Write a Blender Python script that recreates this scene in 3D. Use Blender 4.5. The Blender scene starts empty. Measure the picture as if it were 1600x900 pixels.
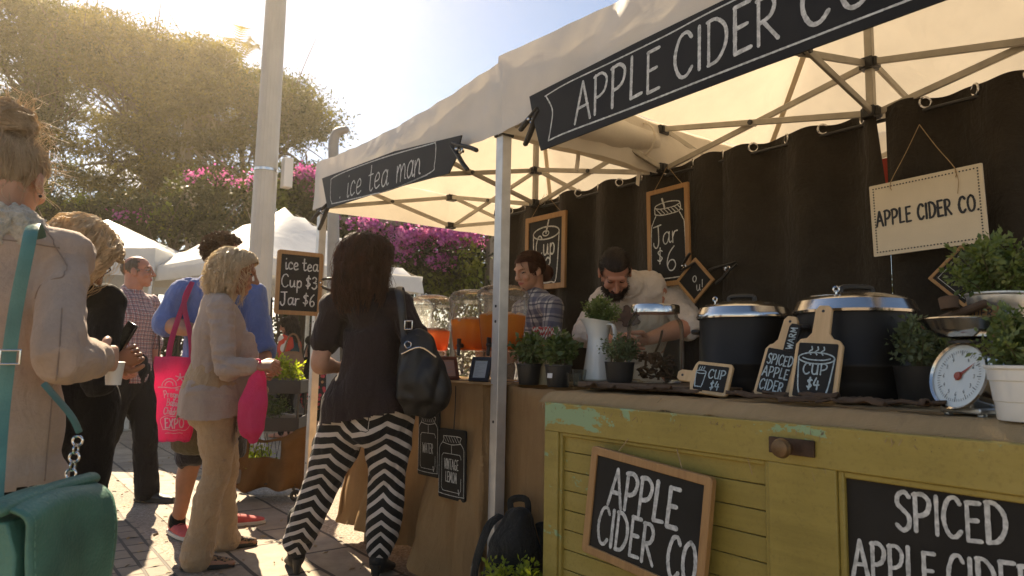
import bpy, bmesh, math, random
import numpy as np
from mathutils import Vector, Matrix, noise
rad = math.radians
SC = bpy.context.scene
COL = SC.collection
random.seed(7)
RNG = np.random.default_rng(11)

# ---------------------------------------------------------------- camera
CAMZ = 1.07
YAW, PITCH, ROLL, FPX = rad(38.0), rad(6.15), rad(1.15), 1067.0
FW = Vector((math.sin(YAW)*math.cos(PITCH), math.cos(YAW)*math.cos(PITCH), math.sin(PITCH)))
R0 = Vector((math.cos(YAW), -math.sin(YAW), 0)); U0 = R0.cross(FW)
RT = R0*math.cos(ROLL) + U0*math.sin(ROLL); UP = U0*math.cos(ROLL) - R0*math.sin(ROLL)
cam_d = bpy.data.cameras.new('camera'); cam = bpy.data.objects.new('camera', cam_d); COL.objects.link(cam)
cam_d.sensor_width = 36.0; cam_d.lens = FPX/1600*36.0; cam_d.clip_start = 0.05; cam_d.clip_end = 2000
cam.matrix_world = Matrix(((RT.x, UP.x, -FW.x, 0), (RT.y, UP.y, -FW.y, 0), (RT.z, UP.z, -FW.z, CAMZ), (0, 0, 0, 1)))
cam_d.dof.use_dof = True; cam_d.dof.focus_distance = 2.9; cam_d.dof.aperture_fstop = 5.0
SC.camera = cam
C0 = Vector((0, 0, CAMZ))
def ray(px, py): return FW + RT*((px-800)/FPX) - UP*((py-450)/FPX)
def PX(px, py, x): d = ray(px, py); return C0 + d*(x/d.x)          # point on the plane X = x
def PY(px, py, y): d = ray(px, py); return C0 + d*(y/d.y)
def PZ(px, py, z=0.0): d = ray(px, py); return C0 + d*((z-CAMZ)/d.z)
def PD(px, py, t): return C0 + ray(px, py)*t                         # point at depth t

# ---------------------------------------------------------------- sky, sun, exposure
SUN_AZ, SUN_EL = rad(10.0), rad(38.0)        # azimuth from +Y towards +X
world = bpy.data.worlds.new('World'); SC.world = world; world.use_nodes = True
wn, wl = world.node_tree.nodes, world.node_tree.links
bg = wn['Background']; bg.inputs['Strength'].default_value = 0.05
sky = wn.new('ShaderNodeTexSky'); sky.sky_type = 'NISHITA'; sky.sun_disc = False
sky.sun_elevation = SUN_EL; sky.sun_rotation = SUN_AZ; sky.altitude = 0; sky.air_density = 1.0; sky.dust_density = 0.25; sky.ozone_density = 1.0
# drifting cumulus low over the horizon, mixed into the sky by direction
tc = wn.new('ShaderNodeTexCoord'); mp = wn.new('ShaderNodeMapping'); mp.inputs['Scale'].default_value = (3.2, 3.2, 6.5); mp.inputs['Location'].default_value = (0.55, 0.2, 0.0)
nz = wn.new('ShaderNodeTexNoise'); nz.inputs['Scale'].default_value = 1.6; nz.inputs['Detail'].default_value = 8; nz.inputs['Roughness'].default_value = 0.55
cr = wn.new('ShaderNodeValToRGB'); cr.color_ramp.elements[0].position = 0.50; cr.color_ramp.elements[1].position = 0.60
sep = wn.new('ShaderNodeSeparateXYZ'); mr = wn.new('ShaderNodeMapRange')
mr.inputs['From Min'].default_value = 0.36; mr.inputs['From Max'].default_value = 0.24
mul = wn.new('ShaderNodeMath'); mul.operation = 'MULTIPLY'
mix = wn.new('ShaderNodeMix'); mix.data_type = 'RGBA'; mix.inputs['B'].default_value = (11.5, 11.0, 10.4, 1)
wl.new(tc.outputs['Generated'], mp.inputs['Vector']); wl.new(mp.outputs['Vector'], nz.inputs['Vector']); wl.new(nz.outputs['Fac'], cr.inputs['Fac'])
wl.new(tc.outputs['Generated'], sep.inputs['Vector']); wl.new(sep.outputs['Z'], mr.inputs['Value'])
wl.new(cr.outputs['Color'], mul.inputs[0]); wl.new(mr.outputs['Result'], mul.inputs[1]); wl.new(mul.outputs[0], mix.inputs['Factor'])
wl.new(sky.outputs['Color'], mix.inputs['A']); wl.new(mix.outputs['Result'], bg.inputs['Color'])
sun_d = bpy.data.lights.new('sun', 'SUN'); sun = bpy.data.objects.new('sun', sun_d); COL.objects.link(sun)
sun_d.energy = 5.0; sun_d.angle = rad(0.5); sun_d.color = (1.0, 0.82, 0.58)
SD = Vector((math.sin(SUN_AZ)*math.cos(SUN_EL), math.cos(SUN_AZ)*math.cos(SUN_EL), math.sin(SUN_EL)))
sun.rotation_euler = SD.to_track_quat('Z', 'Y').to_euler(); sun.location = SD*30
vs = SC.view_settings; vs.view_transform = 'Standard'; vs.look = 'None'; vs.gamma = 1.0; vs.use_curve_mapping = False
vs.exposure = 1.52
SC.cycles.max_bounces = 10; SC.cycles.transparent_max_bounces = 12; SC.cycles.transmission_bounces = 8
SC.cycles.use_denoising = True; SC.cycles.sample_clamp_indirect = 6.0; SC.cycles.caustics_reflective = False; SC.cycles.caustics_refractive = False
SC.cycles.use_adaptive_sampling = True; SC.cycles.adaptive_threshold = 0.015

# ---------------------------------------------------------------- materials
MATS = {}
def rgb(c): return (c[0], c[1], c[2], 1.0)
class NT:
    """small wrapper to write shader trees briefly"""
    def __init__(s, name):
        s.m = bpy.data.materials.new(name); s.m.use_nodes = True
        s.t = s.m.node_tree; s.b = s.t.nodes['Principled BSDF']; s.out = s.t.nodes['Material Output']
    def n(s, typ, **kw):
        nd = s.t.nodes.new('ShaderNode'+typ)
        for k, v in kw.items():
            if hasattr(nd, k): setattr(nd, k, v)
            else: nd.inputs[k.replace('_', ' ')].default_value = v
        return nd
    def l(s, a, b): s.t.links.new(a, b)
    def obj(s, scale=None, rot=None):
        t = s.n('TexCoord').outputs['Object']
        if scale is None and rot is None: return t
        m = s.n('Mapping'); s.l(t, m.inputs['Vector'])
        if scale: m.inputs['Scale'].default_value = scale
        if rot: m.inputs['Rotation'].default_value = rot
        return m.outputs['Vector']
    def noise(s, vec, scale, detail=4, rough=.55, out='Fac', dist=0):
        nd = s.n('TexNoise'); nd.inputs['Scale'].default_value = scale; nd.inputs['Detail'].default_value = detail
        nd.inputs['Roughness'].default_value = rough; nd.inputs['Distortion'].default_value = dist
        s.l(vec, nd.inputs['Vector']); return nd.outputs[out]
    def math(s, op, a, b=None, c=None):
        nd = s.n('Math'); nd.operation = op
        for i, x in enumerate((a, b, c)):
            if x is None: continue
            if isinstance(x, (int, float)): nd.inputs[i].default_value = x
            else: s.l(x, nd.inputs[i])
        return nd.outputs[0]
    def ramp(s, fac, stops, interp='LINEAR'):
        nd = s.n('ValToRGB'); e = nd.color_ramp.elements; nd.color_ramp.interpolation = interp
        while len(e) < len(stops): e.new(0.5)
        for el, (p, c) in zip(e, stops): el.position = p; el.color = rgb(c) if not isinstance(c, float) else (c, c, c, 1)
        s.l(fac, nd.inputs['Fac']); return nd.outputs['Color']
    def mix(s, fac, a, b, mode='MIX'):
        nd = s.n('Mix'); nd.data_type = 'RGBA'; nd.blend_type = mode
        for key, x in (('Factor', fac), ('A', a), ('B', b)):
            if isinstance(x, (int, float)): nd.inputs[key].default_value = x
            elif isinstance(x, tuple): nd.inputs[key].default_value = rgb(x)
            else: s.l(x, nd.inputs[key])
        return nd.outputs['Result']
    def bump(s, h, strength=.3, dist=.01):
        nd = s.n('Bump'); nd.inputs['Strength'].default_value = strength; nd.inputs['Distance'].default_value = dist
        s.l(h, nd.inputs['Height']); s.l(nd.outputs['Normal'], s.b.inputs['Normal']); return nd.outputs['Normal']
    def base(s, c):
        if isinstance(c, tuple): s.b.inputs['Base Color'].default_value = rgb(c)
        else: s.l(c, s.b.inputs['Base Color'])
    def set(s, **kw):
        for k, v in kw.items(): s.b.inputs[k.replace('_', ' ')].default_value = v

def M(name, col, rough=.6, var=.18, scale=6.0, bump=.0, bscale=80.0, metal=0.0, stretch=(1, 1, 1), sheen=0.0, coat=0.0, bdist=.004, spec=.5, col2=None, detail=5):
    """general noisy surface: colour varies by +-var, or between col and col2"""
    if name in MATS: return MATS[name]
    t = NT(name); v = t.obj(stretch)
    f = t.noise(v, scale, detail)
    a = col2 or tuple(c*(1-var) for c in col); b = col if col2 else tuple(min(1, c*(1+var)) for c in col)
    t.base(t.ramp(f, [(.3, a), (.7, b)])); t.set(Roughness=rough, Metallic=metal)
    t.b.inputs['Specular IOR Level'].default_value = spec
    if sheen: t.b.inputs['Sheen Weight'].default_value = sheen; t.b.inputs['Sheen Roughness'].default_value = .4
    if coat: t.b.inputs['Coat Weight'].default_value = coat
    if bump: t.bump(t.noise(v, bscale, 3), bump, bdist)
    MATS[name] = t.m; return t.m

def cloth(name, col, var=.12, weave=420.0, trans=.0, rough=.85, sheen=.25, fold=.35):
    """woven cloth: weave bump, soft creases, optional light passing through"""
    if name in MATS: return MATS[name]
    t = NT(name); v = t.obj()
    f = t.math('ADD', t.math('MULTIPLY', t.noise(v, 9, 4), .6), t.math('MULTIPLY', t.noise(v, 85, 4, .7), .4)); t.base(t.ramp(f, [(.38, tuple(c*(1-var*1.3) for c in col)), (.7, tuple(min(1, c*(1+var)) for c in col))]))
    t.set(Roughness=rough, Sheen_Weight=sheen); t.b.inputs['Specular IOR Level'].default_value = .2
    h = t.math('ADD', t.math('MULTIPLY', t.noise(v, weave, 2), .06), t.math('ADD', t.noise(t.obj((1, 1, .4)), 20, 5, .55, dist=1.0), t.math('MULTIPLY', t.noise(t.obj((.7, .7, 1.2)), 46, 3, .5, dist=.8), .35)))
    nrm = t.bump(h, min(1.0, fold*1.9), .018)
    if trans:
        tr = t.n('BsdfTranslucent'); tr.inputs['Color'].default_value = rgb(tuple(min(1, c*1.1) for c in col)); t.l(nrm, tr.inputs['Normal'])
        mx = t.n('MixShader'); mx.inputs[0].default_value = trans; t.l(t.b.outputs[0], mx.inputs[1]); t.l(tr.outputs[0], mx.inputs[2]); t.l(mx.outputs[0], t.out.inputs['Surface'])
    MATS[name] = t.m; return t.m

def leafmat(name, cols, trans=.45, rough=.45, scale=3.0, thru=(1.5, 1.6, .55)):
    """foliage: colour drifts from leaf cluster to leaf cluster, light shines through"""
    if name in MATS: return MATS[name]
    t = NT(name); v = t.obj()
    f = t.noise(v, scale, 3, .6); n = len(cols)
    c = t.ramp(f, [(.28+.44*i/(n-1), k) for i, k in enumerate(cols)])
    t.base(c); t.set(Roughness=rough); t.b.inputs['Specular IOR Level'].default_value = .35
    tr = t.n('BsdfTranslucent'); t.l(t.mix(1.0, c, thru, 'MULTIPLY'), tr.inputs['Color'])
    mx = t.n('MixShader'); mx.inputs[0].default_value = trans; t.l(t.b.outputs[0], mx.inputs[1]); t.l(tr.outputs[0], mx.inputs[2]); t.l(mx.outputs[0], t.out.inputs['Surface'])
    MATS[name] = t.m; return t.m

def woodmat(name, c1, c2, scale=5.0, rough=.5, axis=2, bump=.15):
    if name in MATS: return MATS[name]
    t = NT(name); st = [9, 9, 9]; st[axis] = .9
    v = t.obj(tuple(st)); f = t.noise(v, scale, 6, .6, dist=1.2)
    t.base(t.ramp(f, [(.3, c1), (.7, c2)])); t.set(Roughness=rough); t.bump(f, bump, .003)
    MATS[name] = t.m; return t.m

def glassmat(name, tint=(.97, .98, .97), rough=.03, alpha=.9):
    """thin clear plastic or glass: mostly see-through, reflecting at the edges"""
    if name in MATS: return MATS[name]
    t = NT(name)
    tr = t.n('BsdfTransparent'); tr.inputs['Color'].default_value = rgb(tint)
    gl = t.n('BsdfGlossy'); gl.inputs['Roughness'].default_value = rough
    df = t.n('BsdfTranslucent'); df.inputs['Color'].default_value = (.86, .86, .84, 1)
    fr = t.n('LayerWeight'); fr.inputs['Blend'].default_value = .14
    m0 = t.n('MixShader'); m0.inputs[0].default_value = 1-alpha; t.l(tr.outputs[0], m0.inputs[1]); t.l(df.outputs[0], m0.inputs[2])
    m1 = t.n('MixShader'); t.l(t.math('MULTIPLY', fr.outputs['Fresnel'], .8), m1.inputs[0]); t.l(m0.outputs[0], m1.inputs[1]); t.l(gl.outputs[0], m1.inputs[2])
    t.l(m1.outputs[0], t.out.inputs['Surface']); MATS[name] = t.m; return t.m

# ---------------------------------------------------------------- objects and properties
def tag(o, label=None, cat=None, group=None, kind=None):
    if label: o['label'] = label
    if cat: o['category'] = cat
    if group: o['group'] = group
    if kind: o['kind'] = kind
    return o
def empty(name, loc, label, cat, rotz=0.0, group=None):
    o = bpy.data.objects.new(name, None); COL.objects.link(o); o.empty_display_size = .1
    o.location = loc; o.rotation_euler = (0, 0, rotz); return tag(o, label, cat, group)
def link(name, me, mats, parent=None):
    o = bpy.data.objects.new(name, me); COL.objects.link(o)
    for m in (mats if isinstance(mats, (list, tuple)) else [mats]): me.materials.append(m)
    if parent is not None: o.parent = parent
    return o
def copy_tree(o, parent=None):
    c = o.copy(); COL.objects.link(c)
    if parent is not None: c.parent = parent
    for ch in [x for x in COL.objects if x.parent == o]: copy_tree(ch, c)
    return c
def np_mesh(name, V, F, mi=None, smooth=False):
    V = np.asarray(V, np.float32); F = np.asarray(F, np.int32); me = bpy.data.meshes.new(name)
    n, k = F.shape
    me.vertices.add(len(V)); me.vertices.foreach_set('co', V.ravel())
    me.loops.add(n*k); me.loops.foreach_set('vertex_index', F.ravel())
    me.polygons.add(n); me.polygons.foreach_set('loop_start', np.arange(n, dtype=np.int32)*k)
    if mi is not None: me.polygons.foreach_set('material_index', np.asarray(mi, np.int32))
    if smooth: me.polygons.foreach_set('use_smooth', np.ones(n, bool))
    me.update(calc_edges=True); return me

def catmull(P, sub):
    P = [Vector(p) for p in P]
    if len(P) < 3 or sub <= 1: 
        if sub <= 1: return P, [float(i) for i in range(len(P))]
        return [P[0].lerp(P[1], i/sub) for i in range(sub+1)], [i/sub for i in range(sub+1)]
    out, par = [], []
    for i in range(len(P)-1):
        p0 = P[max(i-1, 0)]; p1 = P[i]; p2 = P[i+1]; p3 = P[min(i+2, len(P)-1)]
        for j in range(sub):
            t = j/sub
            out.append(.5*((2*p1)+(p2-p0)*t+(2*p0-5*p1+4*p2-p3)*t*t+(3*p1-p0-3*p2+p3)*t**3)); par.append(i+t)
    out.append(P[-1]); par.append(float(len(P)-1)); return out, par

class MB:
    """collects simple shapes, builds them as ONE mesh object"""
    def __init__(s): s.v, s.f, s.m = [], [], []
    def add(s, V, F, mi=0):
        b = len(s.v); s.v += [tuple(v) for v in V]; s.f += [tuple(b+i for i in f) for f in F]; s.m += [mi]*len(F); return s
    def box(s, c, size, rot=None, mi=0):
        x, y, z = (k/2 for k in size); V = [Vector((a*x, b*y, d*z)) for d in (-1, 1) for b in (-1, 1) for a in (-1, 1)]
        if rot is not None: V = [rot @ v for v in V]
        c = Vector(c); return s.add([v+c for v in V], [(0, 2, 3, 1), (4, 5, 7, 6), (0, 1, 5, 4), (2, 6, 7, 3), (0, 4, 6, 2), (1, 3, 7, 5)], mi)
    def bar(s, a, b, w, h=None, up=(0, 0, 1), mi=0):
        """box bar from a to b, w wide, h tall"""
        a, b = Vector(a), Vector(b); d = (b-a); L = d.length; d.normalize(); u = Vector(up)
        if abs(d.dot(u)) > .98: u = Vector((1, 0, 0))
        x = d.cross(u).normalized(); u = x.cross(d)
        return s.box((a+b)/2, (w, L, h or w), Matrix((x, d, u)).transposed(), mi)
    def tube(s, pts, rads, n=12, sub=4, side=(1, 0, 0), cap='round', mi=0, sq=2.0):
        P, par = catmull(pts, sub); k = len(pts)
        if isinstance(rads, (int, float, tuple)): rads = [rads]*k
        rads = [(r, r) if isinstance(r, (int, float)) else r for r in rads]
        def R(t):
            i = min(int(t), k-2); f = t-i; f = f*f*(3-2*f) if sub > 1 else f
            return tuple(rads[i][j]*(1-f)+rads[i+1][j]*f for j in (0, 1))
        RR = [R(t) for t in par]
        T = []
        for i in range(len(P)):
            d = P[min(i+1, len(P)-1)]-P[max(i-1, 0)]
            T.append(d.normalized() if d.length > 1e-9 else Vector((0, 0, 1)))
        if cap == 'round':
            r0 = min(RR[0]); r1 = min(RR[-1]); q = [(.98, .2), (.8, .6), (.45, .9)]
            pre = [(P[0]-T[0]*r0*h, (RR[0][0]*w, RR[0][1]*w), T[0]) for w, h in q]; post = [(P[-1]+T[-1]*r1*h, (RR[-1][0]*w, RR[-1][1]*w), T[-1]) for w, h in q]
            seq = pre[::-1]+list(zip(P, RR, T))+post
        else: seq = list(zip(P, RR, T))
        x = Vector(side); V = []
        for p, r, t in seq:
            x = x-t*x.dot(t)
            if x.length < 1e-6: x = t.orthogonal()
            x.normalize(); y = t.cross(x)
            for j in range(n):
                a = 2*math.pi*j/n; ca, sa = math.cos(a), math.sin(a)
                if sq != 2.0: ca = math.copysign(abs(ca)**(2/sq), ca); sa = math.copysign(abs(sa)**(2/sq), sa)
                V.append(p+x*(r[0]*ca)+y*(r[1]*sa))
        m = len(seq); F = [(i*n+j, i*n+(j+1) % n, (i+1)*n+(j+1) % n, (i+1)*n+j) for i in range(m-1) for j in range(n)]
        if cap: F.append(tuple(range(n))[::-1]); F.append(tuple((m-1)*n+j for j in range(n)))
        return s.add(V, F, mi)
    def lathe(s, prof, c=(0, 0, 0), n=32, mi=0, rot=None, closed=False):
        """prof: (radius, height) from bottom to top"""
        V = []; c = Vector(c)
        for r, z in prof:
            for j in range(n):
                a = 2*math.pi*j/n; v = Vector((r*math.cos(a), r*math.sin(a), z)); V.append(c+(rot @ v if rot is not None else v))
        m = len(prof); F = [(i*n+j, i*n+(j+1) % n, (i+1)*n+(j+1) % n, (i+1)*n+j) for i in range(m-1) for j in range(n)]
        if closed: F += [((m-1)*n+j, (m-1)*n+(j+1) % n, (j+1) % n, j) for j in range(n)]
        else:
            if prof[0][0] > 1e-5: F.append(tuple(range(n))[::-1])
            if prof[-1][0] > 1e-5: F.append(tuple((m-1)*n+j for j in range(n)))
        return s.add(V, F, mi)
    def ball(s, c, r, n=14, mi=0, rot=None):
        r = (r, r, r) if isinstance(r, (int, float)) else r; V = []; c = Vector(c); m = max(6, n//2)
        V.append(Vector((0, 0, -r[2])))
        for i in range(1, m):
            b = -math.pi/2+math.pi*i/m
            for j in range(n): a = 2*math.pi*j/n; V.append(Vector((r[0]*math.cos(b)*math.cos(a), r[1]*math.cos(b)*math.sin(a), r[2]*math.sin(b))))
        V.append(Vector((0, 0, r[2])))
        if rot is not None: V = [rot @ v for v in V]
        F = [(0, 1+(j+1) % n, 1+j) for j in range(n)]
        for i in range(m-2): F += [(1+i*n+j, 1+i*n+(j+1) % n, 1+(i+1)*n+(j+1) % n, 1+(i+1)*n+j) for j in range(n)]
        t = len(V)-1; F += [(t, 1+(m-2)*n+j, 1+(m-2)*n+(j+1) % n) for j in range(n)]
        return s.add([v+c for v in V], F, mi)
    def prism(s, poly, d0, d1, fn, mi=0):
        """2-D outline poly pushed from depth d0 to d1; fn(u, v, d) gives the 3-D point"""
        n = len(poly); V = [fn(u, v, d0) for u, v in poly]+[fn(u, v, d1) for u, v in poly]
        F = [tuple(range(n))[::-1], tuple(range(n, 2*n))]+[(i, (i+1) % n, n+(i+1) % n, n+i) for i in range(n)]
        return s.add(V, F, mi)
    def ring(s, c, R, r, axis=(0, 0, 1), n=24, k=8, mi=0, arc=1.0):
        ax = Vector(axis).normalized(); x = ax.orthogonal().normalized(); y = ax.cross(x); c = Vector(c)
        pts = [c+x*(R*math.cos(2*math.pi*arc*i/n))+y*(R*math.sin(2*math.pi*arc*i/n)) for i in range(n+1)]
        return s.tube(pts, r, k, 1, ax, None if arc >= 1 else 'round', mi)
    def mesh(s, name='m'):
        me = bpy.data.meshes.new(name); me.from_pydata(s.v, [], s.f); me.polygons.foreach_set('material_index', s.m); me.update()
        return me
    def build(s, name, mats, parent=None, smooth=35, bevel=0.0):
        me = s.mesh(name); bm = bmesh.new(); bm.from_mesh(me); bmesh.ops.recalc_face_normals(bm, faces=bm.faces[:]); bm.to_mesh(me); bm.free()
        o = link(name, me, mats, parent)
        if smooth:
            me.polygons.foreach_set('use_smooth', [True]*len(me.polygons)); me.set_sharp_from_angle(angle=rad(smooth))
        if bevel:
            b = o.modifiers.new('bevel', 'BEVEL'); b.width = bevel; b.segments = 2; b.limit_method = 'ANGLE'; b.angle_limit = rad(40)
        return o

def remesh(mb, voxel, it=4, fac=.5):
    """melt overlapping shapes into one continuous skin"""
    me = mb.mesh('tmp'); o = bpy.data.objects.new('tmp', me); COL.objects.link(o)
    r = o.modifiers.new('r', 'REMESH'); r.mode = 'VOXEL'; r.voxel_size = voxel; r.use_smooth_shade = True
    if it: sm = o.modifiers.new('s', 'SMOOTH'); sm.factor = fac; sm.iterations = it
    dg = bpy.context.evaluated_depsgraph_get(); dg.update(); out = bpy.data.meshes.new_from_object(o.evaluated_get(dg))
    bpy.data.objects.remove(o); bpy.data.meshes.remove(me); out.polygons.foreach_set('use_smooth', [True]*len(out.polygons)); return out
def coords(me):
    a = np.empty(len(me.vertices)*3, np.float32); me.vertices.foreach_get('co', a); return a.reshape(-1, 3)
def normals(me):
    a = np.empty(len(me.vertices)*3, np.float32); me.vertices.foreach_get('normal', a); return a.reshape(-1, 3)
def wrinkle(me, amp, freq, seed=0, mask=None, ridge=True):
    """push the surface in and out along its normal in long creases; freq = per-axis"""
    V = coords(me); N = normals(me); out = V.copy()
    for i in range(len(V)):
        p = Vector((V[i, 0]*freq[0]+seed*7.3, V[i, 1]*freq[1]+seed*3.1, V[i, 2]*freq[2]+seed))
        w = noise.noise(p)
        w2 = noise.noise(p*2.1+Vector((5, 3, 1)))
        h = (abs(w)*1.9-.4)+.55*(abs(w2)*1.8-.35) if ridge else w+.4*w2
        k = amp if mask is None else amp*mask(V[i])
        out[i] += N[i]*(h*k)
    me.vertices.foreach_set('co', out.ravel()); me.update(); return me

# ---------------------------------------------------------------- brush lettering
def G(*s): return s
GLYPH = {  # strokes on a box of height 1; width is the first number
'A': (.68, [(0, 0), (.32, 1)], [(.32, 1), (.66, 0)], [(.12, .36), (.55, .38)]),
'P': (.58, [(.06, 0), (.06, 1)], [(0, .97), (.32, 1), (.54, .83), (.48, .56), (.28, .44), (.07, .42)]),
'L': (.48, [(.08, 1), (.06, .02)], [(.06, .02), (.46, .05)]),
'E': (.5, [(.07, 1), (.07, 0)], [(.05, .99), (.48, 1.0)], [(.08, .53), (.4, .55)], [(.07, .01), (.5, .03)]),
'C': (.6, [(.56, .84), (.42, .99), (.2, .93), (.05, .62), (.05, .32), (.2, .05), (.4, .02), (.57, .17)]),
'I': (.14, [(.07, 1), (.07, 0)]),
'D': (.62, [(.07, 1), (.07, 0)], [(.02, .99), (.3, .98), (.56, .74), (.58, .38), (.36, .07), (.05, .01)]),
'R': (.62, [(.07, 0), (.07, 1)], [(.02, .98), (.34, .99), (.5, .8), (.4, .56), (.1, .47)], [(.2, .48), (.6, 0)]),
'O': (.66, [(.33, 1), (.1, .82), (.03, .45), (.16, .08), (.36, 0), (.56, .14), (.63, .52), (.52, .87), (.33, 1)]),
'S': (.52, [(.48, .88), (.32, 1), (.1, .9), (.07, .68), (.26, .53), (.46, .36), (.44, .12), (.24, 0), (.03, .12)]),
'V': (.6, [(0, 1), (.3, 0)], [(.3, 0), (.58, 1)]),
'N': (.6, [(.06, 0), (.06, 1)], [(.06, 1), (.52, 0)], [(.52, 0), (.52, 1)]),
'T': (.56, [(0, .98), (.56, .99)], [(.28, .98), (.28, 0)]),
'G': (.64, [(.58, .85), (.4, 1), (.16, .9), (.04, .55), (.12, .14), (.34, 0), (.58, .14)], [(.58, .14), (.58, .44)], [(.36, .44), (.62, .44)]),
'M': (.78, [(.05, 0), (.12, 1)], [(.12, 1), (.38, .25)], [(.38, .25), (.64, 1)], [(.64, 1), (.72, 0)]),
'W': (.85, [(0, 1), (.2, 0)], [(.2, 0), (.42, .8)], [(.42, .8), (.62, 0)], [(.62, 0), (.84, 1)]),
'U': (.58, [(.05, 1), (.05, .3), (.16, .04), (.34, .02), (.5, .22), (.52, 1)], [(.52, 1), (.53, 0)]),
'X': (.6, [(0, 1), (.58, 0)], [(.58, 1), (0, 0)]),
'B': (.56, [(.06, 0), (.06, 1)], [(.02, .99), (.34, .98), (.46, .78), (.34, .56), (.08, .52)], [(.08, .52), (.42, .48), (.54, .26), (.38, .04), (.03, .01)]),
'J': (.5, [(.02, .97), (.5, 1)], [(.32, .98), (.34, .2), (.2, -.04), (.04, .08), (.02, .22)]),
'a': (.5, [(.44, .46), (.3, .58), (.1, .46), (.05, .2), (.16, .02), (.32, .08), (.44, .34)], [(.45, .56), (.43, .16), (.5, .03), (.58, .08)]),
'b': (.46, [(.05, 1), (.06, 0)], [(.06, .38), (.24, .56), (.42, .4), (.38, .1), (.2, 0), (.06, .1)]),
'c': (.42, [(.4, .46), (.26, .58), (.08, .42), (.06, .16), (.2, .01), (.42, .1)]),
'd': (.48, [(.42, .44), (.26, .56), (.08, .42), (.06, .14), (.2, 0), (.38, .14)], [(.43, 1), (.44, .02)]),
'e': (.44, [(.06, .27), (.34, .32), (.38, .48), (.24, .58), (.08, .42), (.06, .16), (.2, .01), (.44, .1)]),
'g': (.46, [(.42, .46), (.26, .56), (.08, .44), (.06, .18), (.2, .04), (.4, .2)], [(.43, .54), (.42, -.22), (.24, -.36), (.06, -.24)]),
'h': (.46, [(.05, 1), (.06, 0)], [(.06, .34), (.24, .56), (.4, .44), (.42, 0)]),
'i': (.2, [(.08, .54), (.08, .1), (.16, .02), (.24, .08)], [(.09, .8), (.10, .84)]),
'l': (.16, [(.06, 1), (.06, .1), (.14, .02)]),
'm': (.78, [(.04, .54), (.07, 0)], [(.07, .3), (.22, .56), (.34, .44), (.36, 0)], [(.36, .3), (.54, .56), (.66, .42), (.68, .1), (.78, .06)]),
'n': (.5, [(.04, .54), (.07, 0)], [(.07, .3), (.24, .56), (.38, .44), (.4, .1), (.5, .06)]),
'o': (.46, [(.24, .57), (.08, .44), (.05, .2), (.18, .01), (.34, .06), (.42, .3), (.36, .5), (.24, .57)]),
'p': (.48, [(.06, .56), (.06, -.4)], [(.06, .36), (.22, .56), (.4, .44), (.38, .14), (.22, .02), (.06, .14)]),
'r': (.38, [(.05, .54), (.06, 0)], [(.06, .28), (.18, .5), (.36, .52)]),
's': (.38, [(.34, .5), (.18, .57), (.06, .44), (.18, .3), (.32, .18), (.22, .01), (.03, .08)]),
't': (.4, [(.18, .92), (.17, .14), (.28, .01), (.4, .08)], [(.02, .58), (.36, .6)]),
'u': (.5, [(.05, .54), (.06, .16), (.18, .01), (.36, .16), (.42, .54)], [(.42, .54), (.44, .1), (.52, .05)]),
'y': (.46, [(.05, .54), (.22, .06)], [(.42, .54), (.16, -.36)]),
'k': (.44, [(.05, 1), (.06, 0)], [(.38, .54), (.07, .24)], [(.16, .3), (.42, 0)]),
'$': (.44, [(.4, .76), (.24, .84), (.07, .7), (.22, .5), (.38, .32), (.22, .14), (.04, .24)], [(.24, 1.0), (.2, -.02)]),
'3': (.46, [(.05, .86), (.22, 1), (.4, .86), (.34, .62), (.16, .53)], [(.16, .53), (.4, .46), (.44, .2), (.24, 0), (.03, .12)]),
'4': (.5, [(.2, 1), (.05, .42), (.48, .4)], [(.36, .74), (.34, 0)]),
'6': (.46, [(.38, .98), (.16, .72), (.05, .34), (.14, .04), (.32, .02), (.43, .22), (.34, .42), (.16, .4), (.07, .24)]),
'&': (.5, [(.46, .06), (.12, .7), (.18, .96), (.34, .86), (.3, .66), (.06, .3), (.1, .04), (.28, .04), (.46, .36)]),
'.': (.14, [(.06, .02), (.08, .05)]), '!': (.14, [(.08, 1), (.07, .3)], [(.07, .02), (.08, .06)]), "'": (.14, [(.07, 1), (.05, .84)]),
}
STRAIGHT = set('AELIVNTMWXK')
def text_strokes(txt, h, gap=.14, slant=0.0, space=.42, jitter=.012, seed=1, xs=1.0):
    r = random.Random(seed); x = 0; out = []
    for ch in txt:
        if ch == ' ': x += space*h; continue
        g = GLYPH[ch]; dy = r.uniform(-1, 1)*jitter*2; sc = 1+r.uniform(-1, 1)*jitter*3
        for st in g[1:]:
            out.append([((x+(u*h*sc)+slant*v*h), (v*sc+dy)*h) for u, v in st])
        x += (g[0]+gap)*h
    return [[(u*xs, v) for u, v in st] for st in out], (x-gap*h)*xs
def smooth2(pts, step):
    P = [Vector((a, b, 0)) for a, b in pts]
    if len(P) > 2: P, _ = catmull(P, 6)
    out = [P[0]]
    for p in P[1:]:
        L = (p-out[-1]).length; k = max(1, int(L/step))
        a = out[-1]
        for i in range(1, k+1): out.append(a.lerp(p, i/k))
    return out
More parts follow.
